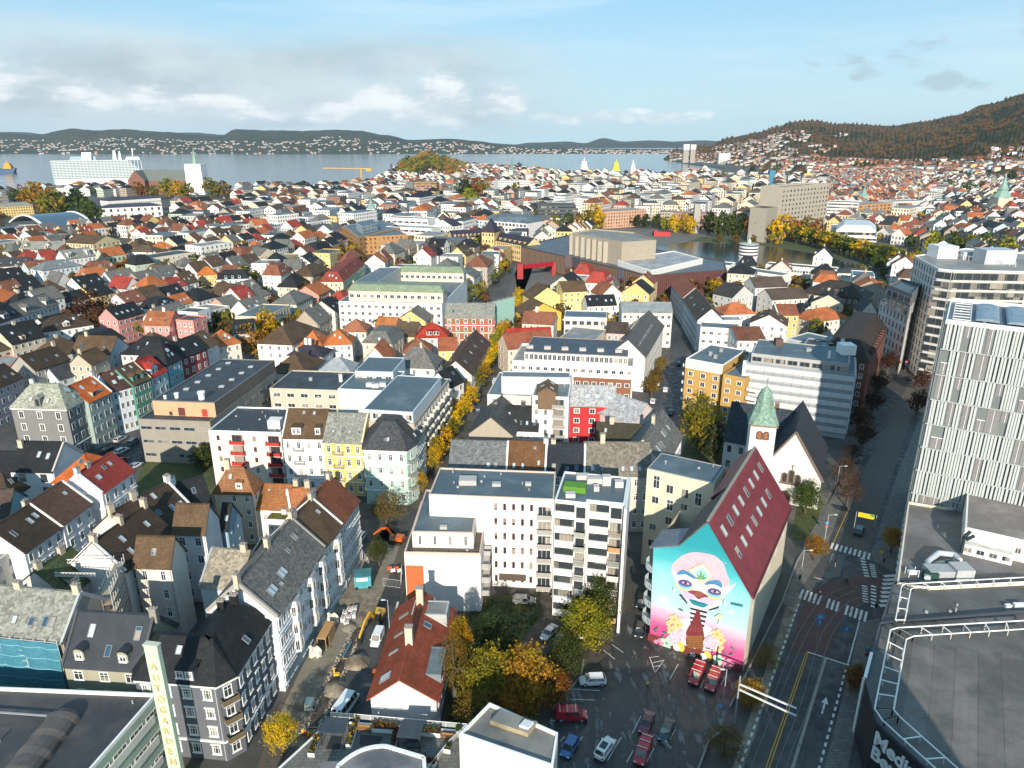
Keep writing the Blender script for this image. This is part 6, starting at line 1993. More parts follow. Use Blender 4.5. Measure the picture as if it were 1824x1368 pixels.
h('mint green corner house with red mansard roof',(569,502),(611,502),(632,470),13.5,'m',5,S(.46,.55,.36),T(.26,.05,.03),fl=4,inset=3.5,sk=4)
h('pale blue house with orange roof wrapped in green sheeting',(631,470),(640,452),10,13,'g',4,S(.10,.42,.45),T(.4,.12,.05),fl=4)
h('large orange brick office with grey set back attic',(608,405),(640,423),40,14,'f',1,('brick',(.46,.24,.09)),bfelt,name='office_block',cat='office',fl=4)
b=B('office_block','orange brick corner office with glazed blue grey top floors','office')
b.poly([(639,423),(714,405),(690,392),(612,402)],15,'f',1,('brick',(.46,.24,.09)),bfelt,win={0:(4,12,2,1.8,'m'),3:(4,6,2,1.8,'m')},parh=.4,coping=S(.3,.35,.4))
b.poly([(645,404),(672,398),(664,391),(634,397)],21,'f',1,S(.3,.36,.42),bfelt,base=14.9,parh=.3,reg=False)
b.done()
h('white modernist cube block with dark strip windows',(688,404),(768,408),18,15,'f',1,wht,('felt',(.35,.35,.35)),name='office_block',cat='office',win={0:(3,8,5,1.6,'r',DARKF)})
h('white upper cube set back behind the strip window block',(686,388),(762,391),16,19,'f',1,wht,lfelt,name='office_block',cat='office',win={0:(3,7,5,1.6,'r',DARKF)})
h('dark charcoal apartment block with flat roof left of the yellow school',(757,427),(822,430),18,15,'f',1,S(.07,.08,.085),bfelt,name='apartment_block',cat='apartment building',win={0:(4,8,1.8,1.6,'m',GREYM)})
h('white gable house with violet black roof beside the yellow school',(772,400),(806,403),14,15,'x',5,wht,('slate',(.04,.035,.055)),fl=4)
for lab,A,Bp,D,H_ in(('yellow school range with row of copper green dormers, left arm',(806,424),(865,421),14,13),('yellow school range with copper green dormers, right arm',(868,425),(938,438),14,13)):
 h(lab,A,Bp,D,H_,'g',5,S(.62,.47,.22),('slate',(.035,.032,.05)),name='school',cat='school',fl=3,dm=tuple((0,.06+.12*k,1.6,1.6,'b')for k in range(8)))
h('square school tower with pyramid roof of blue black slate',(858,412),(880,413),14,20,'h',9,S(.62,.47,.22),('slate',(.035,.03,.05)),name='school_tower',cat='tower',fl=4,reg=False)
h('small yellow porch house with dark hip roofs in front of the school',(822,445),(864,446),12,8,'h',4.5,S(.62,.48,.25),('slate',(.035,.032,.05)),fl=2)
h('white mall like block with arched attic and dark round windows',(862,392),(938,398),30,15,'m',5,S(.60,.60,.62),bfelt,name='shopping_block',cat='office',fl=3,inset=5,win={0:(3,12,2.5,2.2,'m',DARKF)})
h('peach stone gallery with low roof right of the white mall block',(936,392),(980,392),24,14,'h',2,S(.56,.36,.26),slate,name='museum',cat='museum',fl=2)
b=B('concert_hall','long dark brown glazed concert hall with concrete auditorium block on top','concert hall')
gz=('seam',(.075,.050,.042))
g=b.poly([(928,440),(1156,492),(1294,482),(1290,466),(1010,420)],13,'f',1,[gz,('seam',(.085,.032,.03)),gz,gz,gz],('felt',(.10,.12,.15)),win={},parh=.7,coping=('plain',(.07,.05,.045)))
for k in range(90):
 q=g[0].lerp(g[1],(k+.5)/90)
 d_=(g[1]-g[0]).normalized()
 b.wall.beam(v3(q+Vector((d_.y,-d_.x))*.25,1),v3(q+Vector((d_.y,-d_.x))*.25,13),.5,.35,('plain',(.12,.075,.05)))
for k in range(40):
 q=g[1].lerp(g[2],(k+.5)/40)
 d_=(g[2]-g[1]).normalized()
 b.wall.beam(v3(q+Vector((d_.y,-d_.x))*.25,1),v3(q+Vector((d_.y,-d_.x))*.25,13),.5,.4,('plain',(.10,.035,.03)))
conc=S(.33,.29,.23)
b.poly([(1020,417),(1108,434),(1169,430),(1130,416),(1060,410)],27,'f',1,conc,('felt',(.25,.23,.2)),base=12.9,win={},parh=1.0,reg=False)
for k in range(7):
 q=P(1014+k*10,416+k*2.0,27)
 b.wall.prism([q+Vector((0,-3)),q+Vector((4.6,-3.5)),q+Vector((4.6,2)),q+Vector((0,2))],12.9,26.4-.3*(k%2),S(.35,.315,.26))
b.poly([(1100,465),(1160,483),(1252,462),(1200,448)],16,'f',1,S(.6,.6,.6),('felt',(.36,.36,.37)),base=12.9,win={},parh=.6,reg=False,coping=WHITE)
for(x0,x1,y,key)in((1008,1019,463,('plain',(.18,.13,.15))),(1022,1034,466,('plain',(.06,.06,.07))),(1102,1112,489,('plain',(.10,.11,.14)))):
 n_=(g[1]-g[0]).normalized()
 n_=Vector((n_.y,-n_.x,0))
 q=[on_plane(x,yy,Vector(v3(g[0],0)),n_)+n_*.8 for x,yy in((x0,y+12),(x1,y+14),(x1,y-7),(x0,y-9))]
 b.box('banner',(lambda m,q=q,key=key,n_=n_:m.hexa([x-n_*.1 for x in q],q,key)),None)
n_=(g[2]-g[1]).normalized()
n_=Vector((n_.y,-n_.x,0))
q=[on_plane(x,y,Vector(v3(g[1],0)),n_)+n_*.8 for x,y in((1271,511),(1288,510),(1288,488),(1271,490))]
b.box('banner',lambda m:m.hexa([x-n_*.1 for x in q],q,('plain',(.085,.02,.06))),None)
q2=[on_plane(x,y,Vector(v3(g[1],0)),n_)+n_*.9 for x,y in((1279,509),(1281,509),(1281,502),(1286,493),(1274,493),(1279,502))]
b.box('banner_emblem',lambda m:m.hexa([x-n_*.05 for x in q2],q2,('plain',(.42,.22,.33))),None)
b.done()
m=MB()
rk=('plain',(.30,.008,.015),.5)
a,b_=P3(922,497,0),P3(986,490,0)
d=Vector((b_.x-a.x,b_.y-a.y,0)).normalized()
L_=(b_-a).length
m.beam(a+d*2+Vector((0,0,0)),a+d*2+Vector((0,0,10)),4,3.4,rk)
m.beam(a+d*4.6+Vector((0,0,8)),a+d*(L_-1.4)+Vector((0,0,8)),3,2.6,rk)
m.beam(a+d*(L_),a+d*(L_)+Vector((0,0,9)),2.6,2.2,rk)
solo(m,'entrance_portal','bright red steel portal in front of the concert hall','portal',loc=tuple(a))
h('white low library block with long window rows and dark roof by the lake',(1230,468),(1300,474),14,11,'f',1,wht,('felt',(.08,.10,.10)),name='office_block',cat='office',win={0:(3,16,1.6,1.6,'m')})
h('long white pavilion with two window bands before the lake',(1296,478),(1392,492),12,11,'f',1,wht,('felt',(.12,.15,.15)),name='office_block',cat='office',win={0:(3,22,1.8,1.6,'m')})
h('white pavilion with green copper attic right of the round tower',(1364,472),(1490,482),12,10,'f',1,S(.7,.69,.64),('felt',(.07,.08,.09)),name='office_block',cat='office',win={0:(2,24,1.6,1.8,'m')})
h('white end pavilion with dark roof near the lake trees',(1492,486),(1558,487),12,9,'h',2,S(.7,.69,.64),dslate,name='office_block',cat='office',win={0:(2,10,1.6,1.8,'m')})
m=MB()
c=P3(1330,476,0)
for k in range(4):
 m.lathe((c.x,c.y,7.5+k*2.3),[(6.8,0),(6.8,1.2)],wht,24)
 m.lathe((c.x,c.y,8.7+k*2.3),[(6.5,0),(6.5,1.1)],('plain',(.06,.07,.08),.2),24)
m.lathe((c.x,c.y,0),[(6.5,0),(6.5,7.5)],wht,24)
m.lathe((c.x,c.y,16.7),[(6.9,0),(6.9,.5),(1.6,.8),(1.2,3),(.3,4),(.1,9)],('plain',(.4,.45,.42)),24)
solo(m,'round_tower','white round lookout tower with banded windows beside the lake','tower',loc=tuple(c))
h('yellow apartment house with balconies and brown roof',(1003,520),(1046,518),13,15,'g',4,S(.64,.52,.20),brown,name='apartment_house',cat='apartment building',fl=5)
h('yellow gable end beside the balcony house',(947,533),(1003,529),14,11,'x',5.5,S(.66,.55,.22),brown,fl=3,side=False,win={})
h('orange yellow gable house with mossy brown roof',(934,562),(1000,556),14,9,'x',5,S(.66,.40,.07),brown,win={1:(3,4)})
h('white house with black roof and skylights right of the yellow balconies',(1047,545),(1098,543),10,11,'g',4,wht,black,fl=3,sk=4)
h('white gabled house with rust roof before the brown concert hall',(1072,526),(1108,523),12,13,'x',5,S(.68,.64,.58),T(.28,.10,.05),fl=3)
h('pale blue grey roofed office with cream front on the side street corner',(1108,556),(1198,557),14,16,'g',3,S(.66,.60,.52),('seam',(.24,.26,.27)),name='office_block',cat='office',win={0:(4,8,1.6,1.6,'m')})
h('grey modern block with glazed attic in the middle of the right bank',(1005,566),(1081,568),13,16,'f',1,S(.56,.56,.55),bfelt,name='apartment_block',cat='apartment building',win={0:(4,6,2.0,1.8,'m',GREYM)})
h('rust roofed house with white chimney on the avenue',(930,575),(986,578),11,11,'g',4,S(.56,.5,.42),T(.26,.10,.06),fl=3,ch=((.4,None,2.4,wht),))
h('mossy red roofed row on the avenue before the white terraced block',(905,622),(985,614),12,11,'g',4.5,S(.6,.5,.4),T(.28,.09,.05),fl=3)
h('bright red roof strip above the terraced block',(905,603),(982,600),8,11,'g',3,S(.5,.4,.35),red,fl=3)
h('dark brown fronted house with pink rear between grey block and long brown roof',(1080,592),(1116,594),11,15,'g',3,S(.5,.36,.36),T(.07,.05,.04),fl=4)
b=B('apartment_block','mustard yellow apartment block with blue grey flat roof and white balconies','apartment building')
mu_=S(.46,.28,.085)
pl=b.rect((1222,640),(1288,652),22,18.5,'f',1,mu_,bfelt,win={0:(6,3,1.7,1.7,'m'),3:(6,3)},parh=.4,coping=WHITE,ch=((.4,.4,1.4,GREYM),(.6,.3,1.2,GREYM),(.5,.7,1.2,GREYM)))
b.rect((1288,668),(1328,676),15,16.5,'f',1,mu_,bfelt,win={0:(5,2,1.6,1.6,'m')},parh=.4,reg=False)
d_=(pl[1]-pl[0]).normalized()
b.box('white_band',lambda m:m.beam(v3(pl[0]+Vector((d_.y,-d_.x))*.1,17),v3(pl[1]+Vector((d_.y,-d_.x))*.1,17),.2,2.8,S(.72,.68,.6)),None)
e_=(pl[0]-pl[3]).normalized()
for k in range(1,6):
 q=pl[3].lerp(pl[0],.7)
 b.balcony((q.x,q.y,.4+3*k),e_,5,1.5,WHITE,'p',.9)
 q=pl[1]+d_*8
 b.balcony((q.x,q.y-2.2,.4+2.9*k-2),d_,4,1.4,WHITE,'p',.9)
b.done()
h('white penthouse row with four windows and blue roof behind the mustard block',(1248,584),(1316,588),10,15,'f',1,S(.70,.66,.60),bfelt,name='apartment_house',cat='apartment building',win={0:(4,5,1.6,1.4,'m')})
h('rust roofed house with antennas right of the white penthouse row',(1314,606),(1364,606),18,14,'g',3,S(.5,.56,.58),T(.17,.07,.04),fl=4)
h('row of white street houses with dark roofs along the shaded side street, near part',(1218,532),(1243,570),11,14,'g',5,S(.60,.62,.66),T(.07,.055,.045),fl=4,sk=3)
h('blue grey street houses with rust roof along the shaded side street, far part',(1196,505),(1217,530),11,14,'g',5,S(.45,.50,.54),T(.28,.09,.05),fl=4)
h('white house with big orange hip roof behind the penthouse row',(1290,560),(1346,558),12,11,'h',4,wht,T(.48,.15,.06),fl=3)
h('white house with flat grey roof terrace before the orange hip',(1262,572),(1322,572),8,13,'f',1,wht,lfelt,fl=3)
h('cream and ochre street house with rust roof, single in the right quarter',(1386,561),(1423,561),12,13,'g',3.5,S(.60,.42,.16),T(.25,.09,.05),fl=4,pw='l')
h('brown roofed long house with white gables right of the round tower',(1346,512),(1402,510),13,14,'g',4,S(.62,.60,.57),T(.10,.07,.055),fl=4)
h('second brown roofed house in front, white trimmed gables',(1376,534),(1440,530),13,13,'g',4,S(.6,.58,.55),T(.09,.065,.05),fl=4)
h('small white house with black mansard and one round dormer',(1424,560),(1452,558),9,11,'m',4,wht,black,inset=3,fl=3,dm=((0,.3,2.4,2,'g'),))
h('orange roofed white corner house in front of the dark schoolhouse',(1450,573),(1512,566),14,10,'h',4,S(.64,.62,.58),T(.46,.14,.05),fl=3)
h('brown brick hall with wide dark roof left of the hotel annexe',(1430,520),(1540,533),20,12,'h',6,('brick',(.16,.10,.08)),T(.045,.036,.032),name='school',cat='school',fl=3,dm=((0,.5,2.4,2,'g'),(0,.75,2.4,2,'g')),sk=5)
h('white gable end house with pointed roof beside the hotel annexe',(1534,556),(1562,557),12,12,'x',5,wht,dslate,fl=3,gw=1)
h('grey house with pink trims and black roof near the autumn bushes',(1305,530),(1342,524),13,13,'x',5,S(.5,.5,.5),T(.05,.045,.045),fl=4)
h('concrete high rise slab with square window grid by the lake trees',(1394,337),(1478,330),22,46,'f',1,S(.36,.33,.27),felt,name='office_block',cat='office',win={0:(11,14,2.4,2.0,'m',('plain',(.3,.27,.22))),1:(11,4)},parh=2)
h('grey stair slab of the concrete high rise',(1367,372),(1392,368),16,30,'f',1,S(.28,.26,.22),felt,name='office_block',cat='office',win={},reg=False)
h('long cream and brick hotel with many window rows behind the lake',(1078,378),(1152,374),28,17,'f',1,S(.50,.29,.19),lfelt,name='hotel',cat='hotel',win={0:(5,16,1.4,1.8,'m')})
h('brown and white striped office slab behind the square',(1200,380),(1278,382),25,16,'f',1,S(.35,.16,.13),lfelt,name='office_block',cat='office',win={0:(4,18,1.6,2.0,'m')})
h('dark glass and white frame office right of the mall block',(958,366),(1026,366),25,22,'f',1,S(.07,.08,.08),felt,name='office_block',cat='office',win={0:(6,12,3,1.4,'r',GREYM)})
h('white grid office beside the concrete high rise',(1474,360),(1528,362),24,22,'f',1,wht,felt,name='office_block',cat='office',win={0:(6,14,2,1.8,'m')})
h('ochre brick office next to the white grid',(1530,366),(1588,362),24,18,'f',1,S(.42,.22,.08),lfelt,name='office_block',cat='office',win={0:(5,8,4,1.6,'r')})
h('white ribbed office on the right skyline',(1592,360),(1652,358),24,17,'f',1,S(.6,.58,.56),lfelt,name='office_block',cat='office',win={0:(5,18,1,2.2,'m')})
b=B('hotel','white stepped glass atrium hotel behind the lakeside trees','hotel')
b.poly([(1477,420),(1562,424),(1560,402),(1480,400)],12,'f',1,wht,lfelt,win={0:(4,16,2.6,1.6,'r')},parh=.4)
b.poly([(1490,410),(1560,412),(1558,400),(1494,398)],17,'m',4,wht,('seam',(.6,.62,.64)),base=11.9,inset=5,win={0:(1,10,3,2.4,'r')},reg=False)
b.done()
h('white stepped office on the near side of the fish market',(888,323),(944,322),30,24,'f',1,wht,lfelt,name='office_block',cat='office',win={0:(6,16,2.2,1.6,'r')})
h('copper and glass office slab below the wooded point',(737,325),(778,325),30,26,'f',1,S(.34,.20,.07),felt,name='office_block',cat='office',win={0:(7,12,3,1.6,'r')})
h('grey office joined to the copper slab',(722,325),(736,325),30,26,'f',1,S(.14,.17,.18),felt,name='office_block',cat='office',win={0:(7,4)})
h('pink white office row with square windows near the yellow crane',(664,332),(720,332),26,16,'f',1,S(.62,.50,.48),lfelt,name='office_block',cat='office',win={0:(4,16,2,1.8,'m')})
h('red roofed barracks like building at the foot of the right hill',(1508,287),(1552,288),30,14,'h',5,S(.56,.40,.34),T(.46,.12,.06),name='school',cat='school',win={0:(4,14,3,1.8,'m')})
h('long salmon building with orange roof beside the barracks',(1566,289),(1612,291),30,13,'h',5,S(.56,.42,.36),T(.46,.13,.06),name='school',cat='school',win={0:(4,14,3,1.8,'m')})
for lab,A,Bp,D,H_,rt,rh,wc,rc,k in(('long brown roofed row along the left side of the avenue',(840,668),(872,610),11,11,'g',4.8,S(.62,.6,.56),T(.085,.05,.035),dict(sk=4,fl=3)),('yellow and white house with rust roof by the avenue row',(781,624),(815,623),10,10,'g',3.6,S(.66,.48,.22),T(.30,.10,.05),dict(fl=3)),('grey white house with bright red roof and two white dormers',(740,601),(798,600),11,10.5,'h',4.4,S(.60,.61,.62),red,dict(fl=3,dm=((0,.12,2.4,1.6,'s'),(0,.62,2.4,1.6,'s')))),('ochre house with brown roof between orange and red ones',(703,597),(739,599),11,10.5,'g',4.6,S(.5,.42,.24),T(.10,.07,.045),dict(fl=3,ch=((.5,None,1.8),))),('orange roofed house right of the white U block front',(667,588),(702,590),11,10.5,'g',4.6,S(.5,.48,.46),T(.42,.15,.05),dict(fl=3)),('wide orange hip roof house left of the light gable',(576,614),(627,612),12,10,'h',4.6,wht,T(.46,.14,.04),dict(fl=3,sk=2)),('second orange hip roof house beside the yellow green tree',(532,616),(574,616),12,10,'h',4.8,wht,T(.46,.14,.04),dict(fl=3,sk=2)),('salmon hip roofed house behind the wide orange one',(608,590),(652,590),11,11,'h',4,S(.6,.55,.5),T(.34,.13,.07),dict(fl=3)),('white villa with two white chimneys and violet black roof',(512,632),(573,635),10,9.5,'h',3,wht,('slate',(.035,.03,.045)),dict(fl=3,ch=((.2,None,2.6,wht),(.6,None,2.6,wht)))),('pale mint gable house with blank side wall',(648,642),(690,643),12,10.5,'x',5,S(.46,.56,.53),T(.40,.13,.05),dict(win={},side=False)),('rust hip roofed house before the red dormered one',(718,628),(768,627),11,10,'h',4.4,S(.5,.45,.4),T(.26,.10,.05),dict(fl=3)),('grey zinc hip roof house behind the low beige block',(566,662),(624,663),11,10,'h',4,S(.5,.53,.56),('seam',(.28,.30,.32)),dict(fl=3,ch=((.6,None,1.8,wht),))),('white street house with black roof at the avenue bend',(802,690),(826,678),9,13,'g',4.2,wht,black,dict(fl=4,sk=2))):
 h(lab,A,Bp,D,H_,rt,rh,wc,rc,**k)
def sheet(name,px,z,key,world=False):
 m=MB()
 m.face([v3(p if world else P(p[0],p[1],z),z)for p in px],key)
 return struct(m,name)
def land_poly():
 px=[(2600,276),(1500,275),(1230,277),(1188,284),(1232,292),(1292,300),(1250,308),(1205,318),(1010,317),(940,306),(830,299),(720,302),(690,314),(640,331),(560,340),(430,338),(230,336),(0,338),(-700,330)]
 return[P(x,y,0)for x,y in px]
LAND=land_poly()+[Vector((-3500,-300)),Vector((6500,-300))]
m=MB()
m.face([v3(p,0)for p in LAND][::-1]if False else[v3(p,0)for p in LAND],('ground','town'))
for a,b_ in zip(LAND,LAND[1:]):
 m.face((v3(a,0),v3(b_,0),v3(b_,-4),v3(a,-4)),S(.2,.19,.17))
struct(m,'ground')
m=MB()
m.face([(-9700,500,-3),(9700,500,-3),(9700,13700,-3),(-9700,13700,-3)],('water',(.09,.125,.145),.12,.02))
struct(m,'fjord')
Z1,Z2,Z3,Z4=.02,.045,.07,.09
sheet('road',[(1180,1420),(1540,1420),(1590,1180),(1612,1040),(1650,800),(1690,600),(1715,560),(1640,585),(1600,660),(1520,800),(1470,905),(1432,1000),(1390,1100),(1330,1215)],Z1,('ground','asphalt'))
sheet('road',[(1500,650),(1760,560),(1824,640),(1824,690),(1600,640),(1520,670)],Z1+.004,('ground','asphalt'))
sheet('cobbled_lane',[(1497,968),(1548,985),(1572,900),(1640,690),(1668,610),(1648,606),(1615,690),(1542,830)],Z2,('ground','cobble'))
sheet('red_lane',[(1436,1064),(1446,1054),(1472,1042),(1504,1029),(1540,1025),(1577,1023),(1579,1070),(1545,1070),(1523,1077),(1505,1096),(1490,1128),(1474,1172),(1404,1165)],Z2,('ground','redasphalt'))
sheet('parking_lot',[(960,1420),(1130,1420),(1240,1420),(1300,1250),(1322,1206),(1157,1143),(1125,1085),(1100,1105),(1085,1165),(1035,1200),(985,1262),(968,1300)],Z1+.002,('ground','lot'))
sheet('yard',[(872,1060),(985,1048),(1105,1098),(1140,1060),(1165,1070),(1150,1142),(1088,1165),(1040,1195),(960,1150),(905,1140)],Z1,('ground','yard'))
sheet('lawn',[(868,1062),(955,1056),(968,1090),(925,1148),(985,1210),(940,1300),(795,1300),(800,1110),(860,1080)],Z2,('ground','grass'))
sheet('street',[(440,1420),(590,1420),(652,1240),(700,1100),(722,1000),(760,885),(800,800),(850,690),(905,590),(945,490),(955,455),(930,455),(912,500),(880,580),(835,680),(780,790),(735,880),(640,985),(600,1060),(505,1235)],Z1,('ground','cobble'))
sheet('dug_up_street',[(470,1330),(560,1330),(620,1180),(690,1040),(715,960),(690,935),(640,990),(590,1085),(530,1205)],Z2,('ground','dirt'))
sheet('driving_lane',[(600,1330),(660,1240),(705,1100),(722,1010),(700,1010),(655,1120),(590,1245),(560,1330)],Z3,('ground','asphalt'))
sheet('cross_street',[(640,962),(745,968),(760,905),(640,915)],Z2,('ground','asphalt'))
sheet('side_street',[(1130,780),(1180,780),(1215,740),(1225,620),(1225,560),(1200,520),(1190,520),(1196,580),(1180,650),(1150,720)],Z1,('ground','asphalt'))
sheet('street',[(170,835),(240,845),(270,760),(330,690),(318,680),(245,745),(180,800)],Z1,('ground','asphalt'))
sheet('lawn',[(232,900),(380,900),(380,822),(255,822)],Z1+.003,('ground','grass'))
sheet('church_yard',[(1200,830),(1290,850),(1330,905),(1470,940),(1500,860),(1330,800),(1216,775)],Z1,('ground','paving'))
sheet('lawn',[(1210,830),(1285,845),(1290,780),(1225,770)],Z2,('ground','grass'))
sheet('lawn',[(1408,960),(1448,965),(1462,905),(1420,900)],Z2,('ground','grass'))
sheet('pavement',[(1412,1082),(1424,1052),(1460,1000),(1478,960),(1500,900),(1545,800),(1530,800),(1470,905),(1420,990),(1392,1075)],.10,('ground','paving'))
sheet('pavement',[(1552,985),(1558,1000),(1592,1020),(1620,900),(1650,740),(1640,740),(1600,840)],.10,('ground','paving'))
sheet('traffic_island',[(1477,1032),(1462,1046),(1482,985),(1506,990),(1500,1010),(1496,1026)],.12,('ground','paving'))
sheet('pavement',[(1532,1110),(1514,1190),(1455,1420),(1500,1420),(1545,1200),(1568,1100)],.10,('ground','paving'))
sheet('planted_strip',[(1300,1380),(1320,1380),(1430,1060),(1412,1050)],.06,('ground','dirt'))
sheet('square',[(1010,470),(1290,470),(1300,412),(1090,405)],Z1,('ground','paving'))
sheet('square',[(915,475),(1010,480),(1010,510),(925,540)],Z1,('ground','paving'))
lake=[P(x,y,0)for x,y in((1168,440),(1225,431),(1300,433),(1380,440),(1450,452),(1505,466),(1560,476),(1470,480),(1330,476),(1200,462))]
m=MB()
m.face([v3(p,.05)for p in lake][::-1],('water',(.028,.042,.042),.06,.4))
m.face([v3(p,.05)for p in lake],('water',(.028,.042,.042),.06,.4))
m.f.pop();m.m.pop()
struct(m,'lake')
sheet('lawn',[(1226,430),(1300,432),(1385,439),(1455,451),(1560,474),(1600,500),(1600,470),(1480,440),(1380,428),(1250,422)],.04,('ground','grass'))
def strip(m,p,q,w_,z,key,px=True):
 a,b_=(P(p[0],p[1],z),P(q[0],q[1],z))if px else(Vector(p),Vector(q))
 d=(b_-a).normalized()
 n_=Vector((-d.y,d.x))*(w_/2)
 m.face((v3(a-n_,z),v3(b_-n_,z),v3(b_+n_,z),v3(a+n_,z)),key)
WP,YP,BP=('worn',(.62,.62,.60)),('worn',(.60,.31,.02)),('worn',(.30,.27,.23))
def dashes(m,p,q,n_,w_,z,key,fill=.55):
 a,b_=P(p[0],p[1],z),P(q[0],q[1],z)
 for i in range(n_):
  strip(m,a.lerp(b_,i/n_),a.lerp(b_,(i+fill)/n_),w_,z,key,False)
def zebra(m,p,q,n_,L_,dr,z,skip=()):
 a,b_=P(p[0],p[1],z),P(q[0],q[1],z)
 w_=(b_-a).length/n_*.5
 d=Vector(dr).normalized()
 for i in range(n_):
  if i in skip:
   continue
  c=a.lerp(b_,(i+.5)/n_)
  strip(m,c-d*L_/2,c+d*L_/2,w_,z,WP,False)
sdir=(P(1500,1000)-P(1400,1300)).normalized()
m=MB()
zebra(m,(1424,1056),(1546,1100),15,3.6,sdir,Z4,(5,9))
struct(m,'crosswalk')
m=MB()
zebra(m,(1478,971),(1552,992),9,3.0,sdir,Z4)
struct(m,'crosswalk')
m=MB()
zebra(m,(1588,1022),(1580,1082),8,3.4,(1,.1),Z4)
struct(m,'crosswalk')
m=MB()
dashes(m,(1316,1372),(1424,1072),26,.35,Z4,WP)
dashes(m,(1458,1372),(1508,1188),15,.35,Z4,WP)
strip(m,(1510,1184),(1531,1106),.25,Z4,WP)
strip(m,(1438,1161),(1512,1185),.3,Z4+.004,WP)
for(x0,y0,x1,y1)in((1536,994,1545,1030),(1553,1005,1558,1030),(1540,1043,1542,1075),(1556,1043,1556,1085)):
 dashes(m,(x0,y0),(x1,y1),7,1.0,Z4,WP,.5)
strip(m,(1450,1028),(1466,1033),.25,Z4,WP)
a=P(1464,1271,Z4)
strip(m,a,a+sdir*2.6,.28,Z4,WP,False)
b_=a+sdir*2.6
n_=Vector((-sdir.y,sdir.x))
m.face((v3(b_-n_*-.55,Z4),v3(b_-n_*.55,Z4),v3(b_+sdir*1.7,Z4)),WP)
struct(m,'lane_marking')
m=MB()
strip(m,(1360,1380),(1436,1162),.16,Z4,YP)
strip(m,(1366,1380),(1440,1162),.16,Z4,YP)
strip(m,(1484,968),(1512,905),.14,Z4,YP)
struct(m,'yellow_line')
m=MB()
strip(m,(1408,1380),(1471,1172),.45,Z4,BP)
struct(m,'median_line')
m=MB()
RL=('plain',(.13,.13,.135),.35)
R1=[(1326,1380),(1385,1220),(1412,1150),(1440,1098),(1472,1062),(1520,1042),(1580,1033)]
R2=[(1342,1380),(1398,1220),(1428,1150),(1452,1105),(1482,1072),(1525,1052),(1580,1042)]
R3=[(1384,1380),(1428,1250),(1456,1150),(1476,1110),(1506,1076),(1540,1062),(1580,1055)]
R4=[(1400,1380),(1444,1250),(1470,1160),(1490,1117),(1520,1085),(1550,1070),(1582,1063)]
for pl in(R1,R2,R3,R4):
 s_=smooth([(x,y)for x,y in pl]+[pl[-1]],4)[:4*(len(pl)-1)-3]
 for p,q in zip(s_[0:],s_[1:]):
  if abs(q[1]-p[1])+abs(q[0]-p[0])<220:
   strip(m,p,q,.12,Z4,RL)
struct(m,'tram_rail')
m=MB()
for(x0,y0,x1,y1)in((1014,1227,1068,1230),(1002,1245,1060,1247),(980,1283,1034,1284),(1142,1275,1126,1306),(1193,1210,1208,1183),(1167,1198,1183,1175),(1157,1170,1167,1198),(1158,1171,1174,1169),(1161,1181,1182,1176),(1164,1188,1176,1185),(1248,1225,1254,1210),(1284,1220,1292,1205),(1160,1316,1165,1308),(1186,1332,1203,1298),(1116,1358,1128,1336),(1148,1365,1165,1332),(1082,1355,1106,1314),(1010,1348,1038,1312),(998,1320,1006,1312),(1090,1148,1110,1162),(1075,1158,1095,1174)):
 strip(m,(x0,y0),(x1,y1),.13,Z3,WP)
struct(m,'parking_bay_line')
m=MB()
K_=('plain',(.24,.23,.21),.8)
for pl in([(1300,1260),(1392,1075),(1420,1000),(1445,960)],[(1168,1312),(1196,1335)],[(985,1262),(1035,1205),(1040,1175)],[(1240,1380),(1262,1322),(1288,1300)]):
 for p,q in zip(pl,pl[1:]):
  a,b_=P3(p[0],p[1],.2),P3(q[0],q[1],.2)
  m.beam(a,b_,.3,.5,K_)
struct(m,'kerb')
def hill(name,prof,d0,d1,key,rows=14,seed=0,foot=None,back=1.5,z0=-4,rough=.18):
 """prof: (pixel x, pixel y of the crest); d0/d1: distance of foot and crest (functions of pixel x)"""
 xs=[]
 x=prof[0][0]
 step=5 if prof[-1][0]-prof[0][0]<900 else 8
 while x<=prof[-1][0]:
  xs.append(x)
  x+=step
 def cy(x):
  for(a,ya),(b_,yb)in zip(prof,prof[1:]):
   if a<=x<=b_:
    t=(x-a)/(b_-a)
    t=t*t*(3-2*t)
    return ya+(yb-ya)*t
  return prof[-1][1]
 V,F_=[],[]
 for x in xs:
  D0,D1=d0(x),d1(x)
  top=atD(x,cy(x),D1)
  for r in range(rows+4):
   v=r/rows
   d=D0+(D1-D0)*v
   X=ray(x,cy(x))[0]/ray(x,cy(x))[1]*d
   if v<=1:
    z=z0+(top.z-z0)*(v**.85 if v<1 else 1)
    nz=noise.fractal(Vector((X,d,seed*50))/(abs(D1-D0)*.5+60),1.0,2.0,5)
    z+=nz*(top.z-z0)*rough*math.sin(math.pi*min(1,v))+(noise.noise(Vector((X,d,3))/60)*(top.z-z0)*.03 if v>.2 else 0)
   else:
    z=top.z-(top.z-z0)*(v-1)*back
   V.append((X,d,z))
 n_=rows+4
 for i in range(len(xs)-1):
  for r in range(n_-1):
   F_.append((i*n_+r,(i+1)*n_+r,(i+1)*n_+r+1,i*n_+r+1))
 me=bpy.data.meshes.new(name)
 me.from_pydata(V,[],F_)
 me.materials.append(mat(key))
 me.polygons.foreach_set('use_smooth',[True]*len(F_))
 o=link(name,me)
 o['kind']='structure'
 return V,n_,len(xs)
FAR=[(-700,246),(-200,235),(-60,240),(0,237),(60,240),(130,229),(170,232),(210,230),(300,235),(340,240),(390,243),(420,230),(480,232),(540,233),(600,231),(640,233),(690,241),(730,249),(800,247),(850,251),(900,259),(960,263),(1100,265),(1230,266),(1300,268)]
